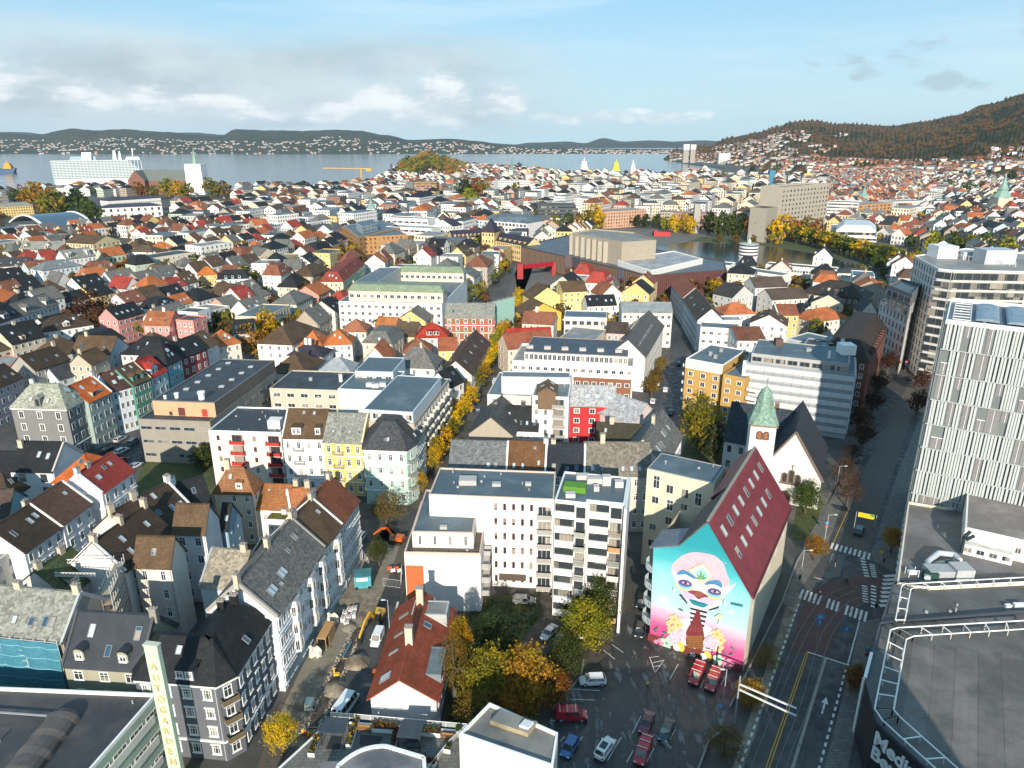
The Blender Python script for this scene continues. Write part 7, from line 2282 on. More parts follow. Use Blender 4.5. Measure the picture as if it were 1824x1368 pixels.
hA=hill('hills',FAR,lambda x:5300,lambda x:6800,('hill',(.034,.052,.034),(.062,.062,.036),(.09,.074,.048),.006),14,1)
hill('far_hills',[(880,262),(950,254),(1010,252),(1040,255),(1075,246),(1110,252),(1160,250),(1200,252),(1250,250),(1340,256)],lambda x:9500,lambda x:11500,('hill',(.030,.042,.022),(.05,.05,.03),(.06,.055,.03),.003),8,2)
hill('far_hills',[(-60,236),(30,235),(120,243),(340,236),(400,240),(800,250),(940,258)],lambda x:9000,lambda x:11000,('hill',(.030,.042,.022),(.05,.05,.03),(.06,.055,.03),.003),8,3)
RT_=[(1182,282),(1200,268),(1230,262),(1262,260),(1300,245),(1350,236),(1385,226),(1412,217),(1440,215),(1500,221),(1590,224),(1650,216),(1700,206),(1760,185),(1824,167),(1950,135),(2200,120),(2700,130)]
def rd0(x):
 return 3500-1500*min(1,max(0,(x-1190)/250))-350*min(1,max(0,(x-1440)/400))
def rd1(x):
 return 3900+600*min(1,max(0,(x-1190)/150))-1500*min(1,max(0,(x-1480)/400))
HILLTOP=0
hB=hill('mountain',RT_,rd0,rd1,('hill',(.045,.046,.015),(.14,.070,.022),(.15,.095,.06),.012),26,5,rough=.22)
HILLTOP=max(max(v[2]for v in hh_[0])for hh_ in(hA,hB))+20
NB=[[P(x,y,0)for x,y in pl]for pl in([(1165,490),(1570,490),(1630,470),(1600,440),(1460,415),(1060,400),(1080,440)],[(700,1420),(1000,1420),(1060,1000),(1000,600),(930,455),(890,455),(830,660),(640,900)][:0]or[(760,900),(965,455),(925,455),(700,900)],[(1120,800),(1215,760),(1235,600),(1205,500),(1188,500),(1185,640),(1120,760)],[(1280,1420),(2000,1420),(2000,520),(1700,520),(1560,560),(1540,700),(1200,1200)],[(915,475),(1010,480),(1010,510),(925,560)],[(140,600),(200,600),(196,560),(146,560)],[(180,470),(215,470),(232,425),(196,425)],[(628,470),(672,470),(668,440),(645,430)],[(165,410),(300,402),(300,350),(165,352)],[(10,425),(100,425),(100,395),(10,392)],[(20,405),(170,412),(170,352),(20,345)],[(300,372),(410,368),(410,335),(230,335)])]
GRID={}
def addfoot(poly):
 c=centroid(poly)
 r=max((Vector(p).xy-c).length for p in poly)
 k0,k1=int((c.x-r)//40),int((c.x+r)//40)
 l0,l1=int((c.y-r)//40),int((c.y+r)//40)
 for i in range(k0,k1+1):
  for j in range(l0,l1+1):
   GRID.setdefault((i,j),[]).append([Vector(p).xy for p in poly])
for f_ in FOOT:
 addfoot(f_)
def inside(p,poly):
 c=False
 j=len(poly)-1
 for i in range(len(poly)):
  a,b_=poly[i],poly[j]
  if(a.y>p.y)!=(b_.y>p.y)and p.x<(b_.x-a.x)*(p.y-a.y)/(b_.y-a.y)+a.x:
   c=not c
  j=i
 return c
def free(poly):
 c=centroid(poly)
 pts=list(poly)+[c]+[(poly[i]+poly[(i+1)%len(poly)])/2 for i in range(len(poly))]
 for p in pts:
  for q in GRID.get((int(p.x//40),int(p.y//40)),()):
   if inside(p,q):
    return False
 for q in GRID.get((int(c.x//40),int(c.y//40)),()):
  for p in q:
   if inside(p,poly):
    return False
 for z in NB:
  if any(inside(p,z)for p in pts):
   return False
 if not all(inside(p,LAND)for p in poly):
  return False
 return True
WALLS=[(S(.70,.69,.67),'white',44),(S(.60,.52,.40),'cream',20),(S(.46,.46,.45),'grey',10),(S(.66,.47,.20),'yellow',6),(S(.55,.26,.20),'brick pink',4),(S(.42,.52,.58),'pale blue',6),(S(.45,.52,.42),'pale green',4),(S(.36,.30,.24),'brown stone',8)]
ROOFS=[(T(.018,.02,.024),'black',28),(('slate',(.13,.128,.12)),'grey slate',18),(T(.10,.062,.036),'brown',24),(T(.21,.08,.045),'rust',12),(T(.44,.135,.045),'orange',12),(T(.34,.05,.035),'red',6)]
ROOFS_R=[(T(.035,.037,.042),'black',16),(('slate',(.17,.17,.165)),'grey slate',16),(T(.12,.07,.05),'brown',14),(T(.24,.085,.05),'rust',18),(T(.42,.125,.05),'orange',13),(T(.32,.06,.04),'red',6)]
RF=random.Random(23)
def pick(lst):
 t=RF.uniform(0,sum(x[2]for x in lst))
 for x in lst:
  t-=x[2]
  if t<=0:
   return x
 return lst[0]
SHORT=[('the concrete hall',380,690),('the white U shaped block',695,520),('the brown concert hall',1110,480),('the big russet tree',164,546),('the mint corner house',590,500),('the white arched hall',235,375),('the orange brick office',665,410),('the concrete high rise',1435,370),('the round lake tower',1330,455),('the white hotel tower',1670,480),('the charcoal flats',790,430),('the strip window cube',730,395),('the yellow school',870,430),('the atrium hotel',1520,412),('the wrapped white tower',355,320),('the blue mansard house',414,495),('the square villa',250,448),('the yellow cream block',140,432),('the orange hip roof',1318,555),('the brick school hall',1485,525),('the red banded house',836,560),('the salmon roof',280,575),('the peach gallery',958,392),('the glass office',992,365),('the far right church tower',1775,350),('the copper slab',757,325),('the yellow shrub trees',475,585),('the brick and cream hotel',1115,372),('the white grid office',1500,360),('the green church spire',912,300)]
REQ=[]
def rel(x,y):
 n_,lx,ly=min(SHORT,key=lambda s:(s[1]-x)**2+(1.6*(s[2]-y))**2)
 dx_,dy_=x-lx,(y-ly)*1.6
 if abs(dx_)>abs(dy_)*1.2:
  r='right of' if dx_>0 else 'left of'
 else:
  r='before' if dy_>0 else 'behind'
 return r,n_,math.hypot(dx_,dy_)
ORD=['','second','third','fourth','fifth','sixth','seventh','eighth','ninth','tenth','eleventh','twelfth']
def settle():
 """turns each waiting (object, phrase, pixel) into a label that names that one thing"""
 by={}
 for o,ph,(x,y)in REQ:
  r,n_,d=rel(x,y)
  by.setdefault((ph,r,n_),[]).append((d,o))
 for(ph,r,n_),lst in by.items():
  lst.sort(key=lambda t:t[0])
  for i,(d,o)in enumerate(lst):
   if len(lst)==1:
    o['label']='%s %s %s'%(ph,r,n_)
   else:
    o['label']='%s %s %s, %s'%(ph,r,n_,'nearest' if i==0 else(ORD[i]if i<12 else 'number %d'%(i+1))+' nearest')
cand=[]
def rows(az,u0,u1,v0,v1,per,wmin,wmax,dep_,hmin,hmax,test,roofs=ROOFS,gap=.06,skew=0):
 U=Vector((math.sin(az),math.cos(az)))
 Vv=Vector((math.cos(az),-math.sin(az)))
 v=v0
 k=0
 while v<v1:
  u=u0+RF.uniform(0,8)
  blk=0
  while u<u1:
   w_=RF.uniform(wmin,wmax)
   D=dep_*RF.uniform(.85,1.15)
   vv=v+RF.uniform(-.7,.7)
   o=U*u+Vv*vv
   if k%2==0:
    poly=[o+Vv*D,o+Vv*D+U*w_,o+U*w_,o]
   else:
    poly=[o+U*w_,o,o+Vv*D,o+Vv*D+U*w_]
   poly=poly if True else poly
   c=centroid(poly)
   if skew or c.length>480:
    an=noise.noise(Vector((c.x/130,c.y/130,4)))*.55+RF.uniform(-.06,.06)
    ca,sa=math.cos(an),math.sin(an)
    poly=[c+Vector(((p-c).x*ca-(p-c).y*sa,(p-c).x*sa+(p-c).y*ca))*.93 for p in poly]
   if test(c):
    cand.append((poly,RF.uniform(hmin,hmax),roofs))
   u+=w_+.05
   blk+=w_
   if blk>RF.uniform(55,90):
    u+=RF.uniform(7,11)
    blk=0
   elif RF.random()<gap:
    u+=RF.uniform(4,9)
  v+=(dep_+(11 if k%2==0 else 9))if per is None else per
  k+=1
def pxin(x0,x1,y0,y1):
 def f(c):
  if c.y<60:
   return False
  x,y,d=pix((c.x,c.y,8))
  return x0<x<x1 and y0<y<y1
 return f
rows(math.radians(22),100,900,-700,330,None,10,17,12.5,8,12.5,pxin(-80,470,395,690),gap=.1)
rows(math.radians(9),190,900,-500,330,None,11,26,13.5,8,14,pxin(470,1000,395,690),gap=.12)
rows(math.radians(22),250,700,-200,420,None,10,20,13,9,16,pxin(1000,1640,395,720),gap=.12)
rows(math.radians(14),600,1500,-1100,900,None,13,30,15,8,15,pxin(-120,1000,306,395),gap=.2)
rows(math.radians(20),600,1800,-600,1200,None,16,40,18,10,22,pxin(1000,1480,306,395),gap=.25)
rows(math.radians(52),350,2000,-1200,1000,None,9,18,12,7,13,pxin(1460,1640,300,470),ROOFS_R,gap=.3)
rows(math.radians(20),350,2000,-300,1600,None,10,22,13,7,15,pxin(1640,2000,300,470),ROOFS_R,gap=.35)
rows(math.radians(10),1400,2400,-700,700,None,14,30,16,10,20,pxin(690,1260,296,318))
small=cand
cand=[]
rows(math.radians(12),420,1300,-450,330,62,24,52,19,12,19,pxin(500,1010,318,440),gap=1.5)
rows(math.radians(24),330,1300,-700,60,90,22,40,17,11,16,pxin(-60,500,335,470),gap=1.5)
rows(math.radians(34),600,1600,-100,900,80,26,54,20,12,20,pxin(1020,1700,312,400),gap=1.5)
nbig=len(cand)
cand=[c for c in cand if RF.random()<.62]
small.sort(key=lambda c:centroid(c[0]).length)
cand=[(p,h_,'F')for p,h_,r_ in cand]+small
nind=0
far=MB()
FARWIN=DARKF
def quickhouse(mb,pl,H,rt,rh,wk,rk,wins,z0=0.0):
 a,b_,c,d=[Vector(p).xy for p in pl]
 ux,uy=(b_-a).normalized(),(d-a).normalized()
 W_,D=(b_-a).length,(d-a).length
 def pt(u,v,z):
  q=a+ux*u+uy*v
  return(q.x,q.y,z+z0)
 for p,q in((a,b_),(b_,c),(c,d),(d,a)):
  mb.face((v3(p,z0),v3(q,z0),v3(q,z0+H),v3(p,z0+H)),wk)
 e=.3
 if rt=='f':
  mb.face([v3(p,z0+H+.05)for p in(a,b_,c,d)],rk)
 elif rt=='g':
  mb.face((pt(-e,-e,H-.1),pt(W_+e,-e,H-.1),pt(W_+e,D/2,H+rh),pt(-e,D/2,H+rh)),rk)
  mb.face((pt(W_+e,D+e,H-.1),pt(-e,D+e,H-.1),pt(-e,D/2,H+rh),pt(W_+e,D/2,H+rh)),rk)
  mb.face((pt(W_,0,H),pt(W_,D,H),pt(W_,D/2,H+rh-.1)),wk)
  mb.face((pt(0,D,H),pt(0,0,H),pt(0,D/2,H+rh-.1)),wk)
 elif rt=='x':
  mb.face((pt(-e,D+e,H-.1),pt(-e,-e,H-.1),pt(W_/2,-e,H+rh),pt(W_/2,D+e,H+rh)),rk)
  mb.face((pt(W_+e,-e,H-.1),pt(W_+e,D+e,H-.1),pt(W_/2,D+e,H+rh),pt(W_/2,-e,H+rh)),rk)
  mb.face((pt(0,0,H),pt(W_,0,H),pt(W_/2,0,H+rh-.1)),wk)
  mb.face((pt(W_,D,H),pt(0,D,H),pt(W_/2,D,H+rh-.1)),wk)
 else:
  k=min(W_,D)*.45
  r0,r1=((pt(k,D/2,H+rh),pt(W_-k,D/2,H+rh))if W_>=D else(pt(W_/2,k,H+rh),pt(W_/2,D-k,H+rh)))
  c_=[pt(-e,-e,H-.1),pt(W_+e,-e,H-.1),pt(W_+e,D+e,H-.1),pt(-e,D+e,H-.1)]
  fs=[(c_[0],c_[1],r1,r0),(c_[1],c_[2],r1),(c_[2],c_[3],r0,r1),(c_[3],c_[0],r0)]if W_>=D else[(c_[0],c_[1],r0),(c_[1],c_[2],r1,r0),(c_[2],c_[3],r1),(c_[3],c_[0],r0,r1)]
  for f_ in fs:
   mb.face(f_,rk)
 if wins:
  nf=max(2,int(H/3.2))
  for p,q in((a,b_),(b_,c),(c,d),(d,a)):
   dd=(q-p).normalized()
   o_=Vector((dd.y,-dd.x))
   if(-(p+q)/2).dot(o_)<0:
    continue
   L_=(q-p).length
   nc=max(1,int(L_/(2.8 if wins==1 else 3.6)))
   for i in range(nf):
    z=z0+.8+i*(H-.6)/nf
    for j in range(nc):
     s0=p+dd*(L_*(j+.28)/nc)+o_*.03
     s1=p+dd*(L_*(j+.72)/nc)+o_*.03
     mb.face((v3(s0,z),v3(s1,z),v3(s1,z+(H/nf)*.52),v3(s0,z+(H/nf)*.52)),GLASS)
 if wins and rt in 'gh' and RF.random()<.6:
  q=pt(W_*RF.uniform(.2,.8),D/2,H+rh)
  mb.box(q[0]-.5,q[0]+.5,q[1]-.4,q[1]+.4,q[2]-1,q[2]+1.3,S(.45,.4,.33))
for poly,H,roofs in cand:
 if not free(poly):
  continue
 addfoot(poly)
 c=centroid(poly)
 x,y,dep=pix((c.x,c.y,H))
 wk,wn,_=pick(WALLS)
 flat=roofs=='F'
 if flat:
  wk,wn=RF.choice(((S(.72,.71,.69),'white'),(S(.72,.71,.69),'white'),(S(.64,.57,.46),'cream'),(S(.52,.5,.46),'grey'),(('brick',(.36,.16,.10)),'red brick')))
 rk,rn,_=pick(ROOFS if flat else roofs)
 W_=(poly[1]-poly[0]).length
 big=W_>16
 rt=RF.choice('gggggghhhxm')if not big else RF.choice('gmhffffh')
 if flat:
  rt=RF.choice('ffffh')
 rh=RF.uniform(4.0,6.0)
 seen=-20<x<1850
 if rt=='f':
  rk,rn=RF.choice(((felt,'dark flat'),(bfelt,'grey flat'),(lfelt,'pale flat')))
 noun='block' if flat else 'house'
 word={'g':'gable','h':'hipped','x':'pointed','m':'mansard','f':''}[rt]
 ph='%s %s with %s%s roof'%(wn,noun,rn,(' '+word)if word else '')
 if seen and dep<560 and nind<215:
  nind+=1
  b=B('apartment_block' if flat else 'town_house','x','apartment building' if flat else 'house')
  b.volume(poly,0,H,rt,rh,wk,rk,None,'',.4,((RF.choice((.1,.9,.5)),None,1.5),)if rt in 'gh' else(),RF.choice((0,2,3,4))if rt in 'gm' else 0,((0,RF.uniform(.2,.6),1.8,1.5,RF.choice('gs')),)if rt in 'gm' and RF.random()<.35 else(),0,None,'c',None,0,False,.4,max(2,round(H/3.3)),None,True,3.0 if rt=='m' else None,None)
  b.done()
  REQ.append((b.root,ph,(x,y)))
 elif seen and nind<290:
  nind+=1
  mb=MB()
  quickhouse(mb,poly,H,'g' if rt=='m' else rt,rh,wk,rk,1)
  o=solo(mb,'apartment_block' if flat else 'town_house','x','apartment building' if flat else 'house',None,(c.x,c.y,0))
  if rt=='m':
   ph=ph.replace('mansard','gable')
  REQ.append((o,ph,(x,y)))
 else:
  quickhouse(far,poly,H,'g' if rt=='m' else rt,rh,wk,rk,1 if dep<1500 else 2)
RH=random.Random(4)
def slope_houses(mb,Hd,n_,pxf,vmax,roofs,sz,walls=WALLS,vmin=0.02):
 V,nr,nx=Hd
 k=0
 tries=0
 while k<n_ and tries<n_*30:
  tries+=1
  i=RH.randrange(0,nx-1)
  r=RH.uniform(vmin,vmax)*(nr-4)
  j=int(r)
  a,b_=Vector(V[i*nr+j]),Vector(V[i*nr+j+1])
  p=a.lerp(b_,r-j)
  q=Vector(V[(i+1)*nr+j])
  p=p.lerp(q,RH.random())if j==int(r)else p
  x,y,d=pix(p)
  if not pxf(x,y)or noise.noise(Vector((p.x,p.y,0))/(sz*14))<RH.uniform(-.35,.25):
   continue
  k+=1
  s_=sz*RH.uniform(.8,1.6)
  an=RH.uniform(-.5,.5)
  U=Vector((math.cos(an),math.sin(an)))
  Vv=Vector((-U.y,U.x))
  c=p.xy
  pl=[c-U*s_-Vv*s_*.7,c+U*s_-Vv*s_*.7,c+U*s_+Vv*s_*.7,c-U*s_+Vv*s_*.7]
  H=sz*RH.uniform(.9,1.5)
  quickhouse(mb,pl,H,RH.choice('ggh'),sz*.5,pick(walls)[0],pick(roofs)[0],0,p.z-1)
WH2=[(S(.42,.42,.42),'w',60),(S(.38,.35,.30),'c',30),(S(.5,.3,.2),'r',10)]
sm=MB()
slope_houses(sm,hA,900,lambda x,y:0<x<1200 and not(390<x<560 and y<252)and not(60<x<150 and y<250),.62,ROOFS,6.0,WH2)
o=struct(sm,'hillside_houses','stuff')
sm=MB()
slope_houses(sm,hB,650,lambda x,y:1195<x<1450+160*noise.noise(Vector((x/40,y/9,3)))and y>232+abs(x-1380)*.06,.62,ROOFS,6.5,WH2)
slope_houses(sm,hB,700,lambda x,y:1440<x<2000,.16,ROOFS_R,7)
o=struct(sm,'hillside_houses','stuff')
struct(far,'distant_houses','stuff')
tt=MB()
TK=[('leaf',(.20,.085,.015),(.12,.045,.012)),('leaf',(.17,.15,.012),(.10,.11,.014)),('leaf',(.05,.07,.014),(.07,.085,.016)),('leaf',(.12,.075,.018),(.085,.06,.016)),('leaf',(.34,.22,.01),(.25,.18,.01))]
for i in range(9000):
 x,y=RF.uniform(-40,1860),RF.uniform(300,620)
 if RF.random()<(y-300)/420:
  continue
 p=P(x,y,0)
 sq_=[p+Vector(o)*1.3 for o in((-1,-1),(1,-1),(1,1),(-1,1))]
 if not free(sq_)or noise.noise(Vector((p.x,p.y,9))/160)<RF.uniform(-.45,.35):
  continue
 key=RF.choice(TK)
 h_=RF.uniform(6,13)
 for j in range(34):
  d=Vector((RF.gauss(0,1),RF.gauss(0,1),RF.gauss(0,1))).normalized()
  q=Vector((p.x,p.y,h_*.6))+Vector((d.x*h_*.4,d.y*h_*.4,d.z*h_*.45))*RF.uniform(.55,1)
  t1=d.cross(Vector((RF.gauss(0,1),RF.gauss(0,1),RF.gauss(0,1)))).normalized()*h_*.13
  t2=d.cross(t1)*.8
  tt.face((q-t1,q-t2,q+t1,q+t2),key)
struct(tt,'distant_trees','stuff')
RTR=random.Random(77)
BARK=('plain',(.085,.065,.05),.9)
def crown_mesh(name,keys,n_cl,n_lf,lf,shape,seed,flat=1.0):
 """many leaf sized faces in clumps through an uneven volume, crown radius 1, height 2*flat"""
 r=random.Random(seed)
 m=MB()
 for i in range(n_cl):
  while True:
   p=Vector((r.uniform(-1,1),r.uniform(-1,1),r.uniform(-1,1)))
   if.25<p.length<1:
    break
  if shape=='oval':
   p.z*=1.0
   taper=1-.35*max(0,p.z)
   p.x*=taper
   p.y*=taper
  elif shape=='cone':
   t=(p.z+1)/2
   k=1.05-.85*t
   p.x*=k
   p.y*=k
  bump=1+.5*noise.noise(p*1.7+Vector((seed,0,0)))
  p=p*bump
  c=Vector((p.x,p.y,p.z*flat))
  cr_=r.uniform(.10,.24)
  key=keys[0]if noise.noise(p*1.4+Vector((0,seed,0)))+r.uniform(-.35,.35)<.1 else keys[1]
  for j in range(n_lf):
   d=Vector((r.gauss(0,1),r.gauss(0,1),r.gauss(0,.8)))
   q=c+d*cr_*.6
   n1=(q*.6+Vector((r.gauss(0,.6),r.gauss(0,.6),r.gauss(0,.6)+.4))).normalized()
   t1=n1 .cross(Vector((r.gauss(0,1),r.gauss(0,1),r.gauss(0,1)))).normalized()
   t2=n1 .cross(t1)
   s_=lf*r.uniform(.6,1.3)
   m.face((q-t1*s_,q-t2*s_*.6,q+t1*s_,q+t2*s_*.6),key)
 return m.mesh(name)
def trunk_mesh(seed,h_=1.0,limbs=5):
 r=random.Random(seed)
 m=MB()
 p=Vector((0,0,-.1))
 q=Vector((r.uniform(-.02,.02),r.uniform(-.02,.02),.55))
 m.tube(p,q,.045,BARK,6,.03)
 m.tube(q,q+Vector((r.uniform(-.05,.05),r.uniform(-.05,.05),.55)),.03,BARK,5,.008)
 for k in range(limbs):
  a=r.uniform(0,6.28)
  z=r.uniform(.38,.8)
  e=Vector((math.cos(a)*r.uniform(.2,.36),math.sin(a)*r.uniform(.2,.36),z+r.uniform(.1,.3)))
  m.tube((0,0,z),e,.018,BARK,4,.005)
 return m.mesh('trunk')
LF=dict(yellow=(('leaf',(.66,.37,.008),(.55,.33,.01)),('leaf',(.30,.24,.012),(.20,.20,.016))),ygreen=(('leaf',(.22,.21,.012),(.13,.15,.014)),('leaf',(.40,.29,.012),(.20,.19,.014))),green=(('leaf',(.045,.075,.014),(.07,.095,.016)),('leaf',(.09,.105,.016),(.04,.065,.014))),dark=(('leaf',(.022,.04,.012),(.035,.05,.014)),('leaf',(.05,.06,.014),(.025,.04,.012))),orange=(('leaf',(.36,.15,.014),(.24,.10,.013)),('leaf',(.30,.19,.015),(.17,.09,.013))),russet=(('leaf',(.085,.032,.016),(.055,.024,.014)),('leaf',(.12,.048,.018),(.06,.035,.014))),brown=(('leaf',(.17,.105,.018),(.12,.08,.016)),('leaf',(.26,.17,.02),(.10,.085,.016))))
CR={}
def crown(kind,lod,shape):
 k=(kind,lod,shape)
 if k not in CR:
  n_={0:(330,17,.046),1:(170,11,.085),2:(70,8,.16)}[lod]
  if kind in('russet','brown')and lod==0:
   n_=(210,15,.04)
  CR[k]=crown_mesh('crown',LF[kind],n_[0],n_[1],n_[2],shape,hash(kind)%7*0+len(kind)*3+lod,1.0)
 return CR[k]
TRK=[trunk_mesh(i)for i in range(4)]
def tree(kind,px,h_,w_,label=None,shape='oval',cat='tree',group=None,z=0.0,base=.25,name=None,world=None):
 p=P3(px[0],px[1],z)if world is None else Vector(world)
 x,y,dep=pix(p)
 lod=0 if dep<200 else(1 if dep<520 else 2)
 t=thing(name or{'cone':'conifer_tree'}.get(shape,'broadleaf_tree'),label or 'x',cat,p,group)
 c=bpy.data.objects.new('crown',crown(kind,lod,shape))
 COL.objects.link(c)
 c.parent=t
 ch=h_*(1-base)/2
 c.location=(0,0,h_*base+ch)
 c.scale=(w_/2,w_/2,ch)
 c.rotation_euler=(0,0,RTR.uniform(0,6.28))
 tr=bpy.data.objects.new('trunk',TRK[RTR.randrange(4)])
 COL.objects.link(tr)
 tr.parent=t
 tr.scale=(h_*.75,h_*.75,h_*.8)
 tr.rotation_euler=(0,0,RTR.uniform(0,6.28))
 if label is None:
  REQ.append((t,{'yellow':'bright yellow autumn tree','ygreen':'yellow green tree','green':'green tree','dark':'dark green tree','orange':'orange autumn tree','russet':'dark russet tree','brown':'brown leaved tree'}[kind],(x,y)))
 return t
tree('yellow',(505,1345),7.5,5.2,'bright yellow street tree beside the dark grey corner house',base=.3)
tree('green',(676,1010),7.5,4.4,'small green and yellow tree amid the roadworks by the orange excavator',base=.25)
tree('brown',(690,935),9,9,'brown tree at the foot of the mint corner house',base=.15)
tree('yellow',(748,884),8,4.4,'yellow avenue tree at the mint house corner, nearest of the avenue')
for i,(x,y,h_)in enumerate(((768,845,8.5),(799,792,7),(806,772,7.5),(813,755,7.5),(836,730,8.5),(845,704,9),(852,690,9),(862,672,9),(871,655,9),(883,632,9),(893,612,9),(906,588,9),(914,570,9))):
 tree('yellow' if i%4!=1 else 'ygreen',(x,y),h_*1.18,h_*.78,'yellow tree of the avenue row, %s up from the mint house corner'%('second third fourth fifth sixth seventh eighth ninth tenth eleventh twelfth thirteenth fourteenth'.split()[i]),group='yellow trees along the avenue')
for(x,y)in((776,826),(790,806),(826,748),(856,683),(866,664),(877,643),(888,622),(899,600),(910,580),(921,556),(926,540)):
 tree('yellow',(x,y),9,6.5,None)
for kind,px,h_,w_,lab in(('brown',(812,1262),15,4.5,'tall thin half bare yellow tree right of the red roofed timber house'),('ygreen',(865,1262),12,9,'large yellow green tree in the garden behind the white box building'),('orange',(935,1258),12,10,'big orange tree beside the lot wall in the garden'),('dark',(880,1170),9,8,'dark green tree behind the garden shed, left'),('green',(1008,1200),8,7,'rounded green tree at the parking lot edge'),('ygreen',(1040,1150),10,9.5,'wide olive yellow tree between yard and parking lot'),('green',(1068,1112),10.5,7.5,'tall tree with yellow top before the banded block'),('orange',(905,1290),7,8,'low orange brown bush near the white box corner'),('brown',(850,1300),8,8,'brown bush at the timber house end, near the terrace'),('dark',(830,1200),8,7,'dark bush against the timber house side'),('orange',(985,1250),6,6,'orange bush spilling over the lot wall by the red van')):
 tree(kind,px,h_,w_,lab,base=.08 if h_<13 else.3)
tree('yellow',(822,1215),13.5,4.0,'slender yellow birch in front of the white wall',base=.45)
tree('ygreen',(1242,800),17,12.5,'tall yellow tree by the mustard apartment block',base=.1)
tree('dark',(1266,815),12,9,'dark green tree tucked behind the tall yellow one',base=.1)
tree('green',(1434,915),9,7.5,'rounded green tree in front of the church gable',base=.18)
tree('orange',(1450,1000),6.5,5,'small round orange tree on the pavement beside the burgundy roof',base=.3)
tree('orange',(1586,985),6.5,5,'orange tree in a pit left of the cream parapet',base=.3)
for(x,y,w_,lab)in((1362,1190,5,'yellow brown shrub behind the mural wall'),(1335,1255,5,'orange shrub by the gantry post'),(1290,1345,6,'rust brown shrub at the lower kerb of the lot'),(1520,1225,3.2,'thin orange sapling at the media hall wall')):
 tree('orange' if 'brown' not in lab else 'brown',(x,y),5,w_,lab,base=.05,cat='shrub',name='shrub')
for(x,y)in((1508,905),(1500,870),(1535,800),(1552,740),(1562,705),(1580,665),(1595,640),(1528,770),(1640,700),(1632,740),(1645,660),(1515,840)):
 tree('russet',(x,y),9,6.5,None,base=.25)
tree('brown',(1160,710),9,6,'brown tree at the white terraced block end')
for(x,y)in((1168,690),(1176,668)):
 tree('brown',(x,y),8,5)
tree('green',(366,835),7.5,7.5,'round green tree at the concrete hall corner',base=.1)
tree('russet',(172,590),19,20,'huge dark russet tree among the left houses',base=.08)
tree('yellow',(475,622),18,14,'tall bright yellow green tree in the left middle',base=.08)
tree('orange',(453,640),15,13,'rust orange tree next to the bright yellow green one',base=.06)
for kind,px,h_,w_ in(('brown',(520,605),12,11),('dark',(565,545),14,11),('orange',(490,505),14,12),('yellow',(159,663),8,7),('yellow',(225,485),9,8),('dark',(250,488),9,8),('green',(266,520),9,9),('green',(472,537),9,9),('dark',(798,497),12,8),('green',(853,452),16,13),('orange',(893,466),9,9),('orange',(916,462),9,9),('ygreen',(880,470),7,8),('ygreen',(1290,535),9,10),('ygreen',(1306,540),9,9),('yellow',(1275,528),11,10),('green',(640,505),8,7),('dark',(1070,470),8,9),('green',(925,300),20,18)):
 tree(kind,px,h_,w_)
for i in range(24):
 t=i/23
 x=1418+196*t
 y=434+58*t**1.2
 tree(RTR.choice(('ygreen','green','ygreen','yellow')),(x,y),16,13)
for(x,y,h_,k)in((1283,424,26,'green'),(1262,420,24,'dark'),(1300,424,24,'green'),(1318,425,24,'dark'),(1343,428,28,'orange'),(1362,428,26,'green'),(1386,434,26,'yellow'),(1410,428,22,'orange'),(1435,425,22,'brown'),(1452,428,20,'orange'),(1219,415,20,'yellow'),(1228,417,18,'yellow'),(1200,415,18,'yellow'),(1172,408,16,'green'),(1185,412,15,'ygreen'),(1150,407,16,'dark'),(1135,405,14,'dark'),(1120,404,14,'dark'),(1105,404,14,'green'),(1060,408,26,'yellow'),(1045,412,22,'ygreen'),(1012,418,22,'green'),(988,417,18,'ygreen'),(1030,420,18,'orange'),(1280,433,9,'brown'),(1310,434,10,'brown'),(1340,438,10,'brown'),(1570,472,16,'green'),(1585,478,16,'ygreen'),(1600,486,16,'green'),(1560,482,12,'green'),(1615,492,14,'dark'),(1660,462,22,'ygreen'),(1690,460,22,'green'),(1720,462,20,'ygreen'),(1750,462,22,'green'),(1790,466,20,'ygreen')):
 tree(k,(x,y),h_,h_*.72,base=.1)
for(x,y,h_,k)in((75,376,38,'orange'),(95,390,34,'ygreen'),(55,372,30,'orange'),(115,385,30,'dark'),(150,392,30,'green'),(165,404,28,'green'),(30,362,22,'green'),(300,350,30,'ygreen'),(318,352,28,'yellow'),(335,356,26,'ygreen'),(378,352,32,'ygreen'),(400,352,28,'brown'),(250,350,24,'orange'),(275,356,22,'ygreen'),(215,340,20,'brown'),(303,336,36,'dark'),(138,372,28,'dark'),(828,358,34,'dark'),(845,356,34,'orange'),(838,368,26,'ygreen'),(860,352,26,'ygreen'),(905,348,22,'dark'),(918,352,24,'ygreen'),(940,350,18,'dark'),(1245,322,24,'orange'),(1260,325,24,'ygreen'),(1275,328,24,'orange'),(1290,326,22,'ygreen'),(1340,312,24,'dark'),(1380,312,26,'green'),(1360,310,20,'brown'),(1210,318,20,'ygreen'),(1690,345,22,'ygreen'),(1720,350,24,'green'),(1745,345,22,'green'),(1800,330,30,'dark'),(1815,300,26,'green')):
 tree(k,(x,y),h_,h_*.9,base=.08)
m=MB()
rr=random.Random(9)
lk=[LF['orange'][0],LF['brown'][1],LF['ygreen'][0],LF['green'][1]]
